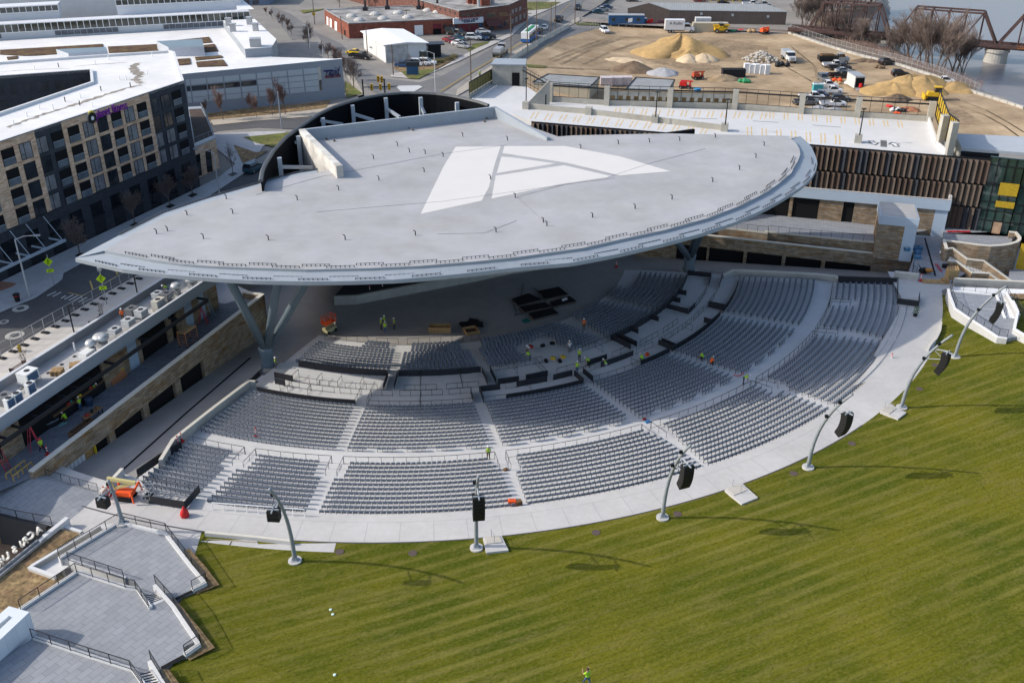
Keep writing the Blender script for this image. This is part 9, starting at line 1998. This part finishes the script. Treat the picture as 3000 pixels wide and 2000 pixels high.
for i,(x,y,ty)in enumerate(((100,150,65),(150,175,75),(205,215,100),(245,255,125),(290,295,155),(330,330,200),(600,515,370),(665,545,385),(720,600,410),(775,650,425),(820,700,470),(900,810,510),(870,740,520),(690,500,390),(770,560,440))):p=G(*o01(x,y));tree(['f2','r3','f1','r1'][i%4],p,tz(p,o01(0,ty)[1]),'bare tree in the row between transit building and side street, %s from the top'%WORD[i],'bare trees on the side street')
for x,y,ty,lb in((1410,610,470,'left of the pair before the white building'),(1540,645,500,'right of the pair before the white building')):p=G(*o01(x,y));tree('y2',p,tz(p,o01(0,ty)[1]),'slim bare tree '+lb,'slim trees by the white building')
for i,x in enumerate((770,1040,1280,1370,1480)):p=G(*o01(x,70+6*i));tree('r%d'%(1+i%3),p,8,'bare tree on the open ground behind the red brick warehouse, %s from the left'%WORD[i],'bare trees behind the warehouse')
riv=[(850,425,130),(560,330,90),(650,350,120),(980,450,250),(1100,480,200),(1160,500,250),(1270,530,190),(1330,560,60),(1420,600,130),(1500,630,40),(1580,650,90),(1680,675,180),(1760,690,250),(750,390,180)]
for i,(x,y,ty)in enumerate(riv):p=G(*T('03',x,y)[0]);p.z=max(p.z,-2.8);tree('w%d'%(1+i%4),p,min(17,tz(p,ty/3.136)),'large bare bank tree, %s along the river fence from the left'%WORD[[5,0,1,4,6,7,8,9,10,11,12,13,14,3][i]if i!=13 else 2],'bare trees on the river bank')
bg_=[(330,250,20),(420,235,-10),(500,205,-40),(600,160,-60),(700,125,-90),(800,85,-120),(380,190,-30),(300,160,-60),(460,150,-60),(560,105,-100),(660,70,-120),(760,40,-140),(360,110,-80),(480,75,-110),(850,60,-110),(950,40,-110)]
for i,(x,y,ty)in enumerate(bg_):p=G(*T('03',x,y)[0]);p.z=max(p.z,-2.8);tree('w%d'%(1+(i*3)%4),p,12+i%4,'bare tree in the grey wood beyond the bridge, %s'%['nearest the rails','second nearest the rails','behind the first truss','above the first truss','at the middle of the wood','at the water on the right','left edge by the yard','far left by the shed','left of the middle','upper middle','upper right of the middle','at the top edge, right','at the top edge, left','at the top edge, middle','over the water','rightmost over the water'][i],'bare trees of the wood by the river')
f=MB();r4=random.Random(3)
for i in range(900):
 t_=r4.random();a=Vector(T('03',300,290)[0]).lerp(Vector(T('03',1900,830)[0]),t_);p=G(a.x+r4.uniform(4,60)*(1-t_*.5),a.y-r4.uniform(2,16)*(1-t_*.6));p.z=max(p.z,-2.85);h=r4.uniform(.8,2.6);d=Vector((r4.uniform(-.5,.5),r4.uniform(-.5,.5),1));f.tube(p,p+d*h,.03,3,0,.01,False);f.tube(p+d*h*.4,p+d*h*.4+Vector((r4.uniform(-1,1),r4.uniform(-1,1),.8))*h*.4,.02,3,0,.008,False)
f.build('riverbank_brush',mTwigR,kind='stuff',label='thin russet brush covering the river bank below the trees',cat='brush')
sheet('railway_embankment',T('03',230,290,400,250,500,120,850,40,1000,60,900,300,1350,520,1750,690,1930,860,1560,720,850,510),mat('bank_soil',(.13,.10,.08),.95,.3,.6,tint=(.18,.13,.09)),off=.03,kind='structure')
for i,(x,y)in enumerate(((705,975),(735,985),(768,990),(800,992),(840,985),(890,970),(1010,935),(1110,900),(1180,870))):
 p=G(*z8(x,y),.1);f=MB();r5=random.Random(i)
 for _ in range(70):a=r5.uniform(0,6.28);u=r5.uniform(.2,.9);q=p+Vector((math.cos(a)*u,math.sin(a)*u,r5.uniform(.05,.9)));f.face([q,q+Vector((.28,.1,.12)),q+Vector((.1,.26,.2))])
 tag(f.build('low_shrub',mat('shrub_olive',(.10,.085,.035),.95,.3,3)),'low clipped shrub, %s along the kerb by the drive-up kiosk'%WORD[i],'shrub','clipped shrubs by the avenue')
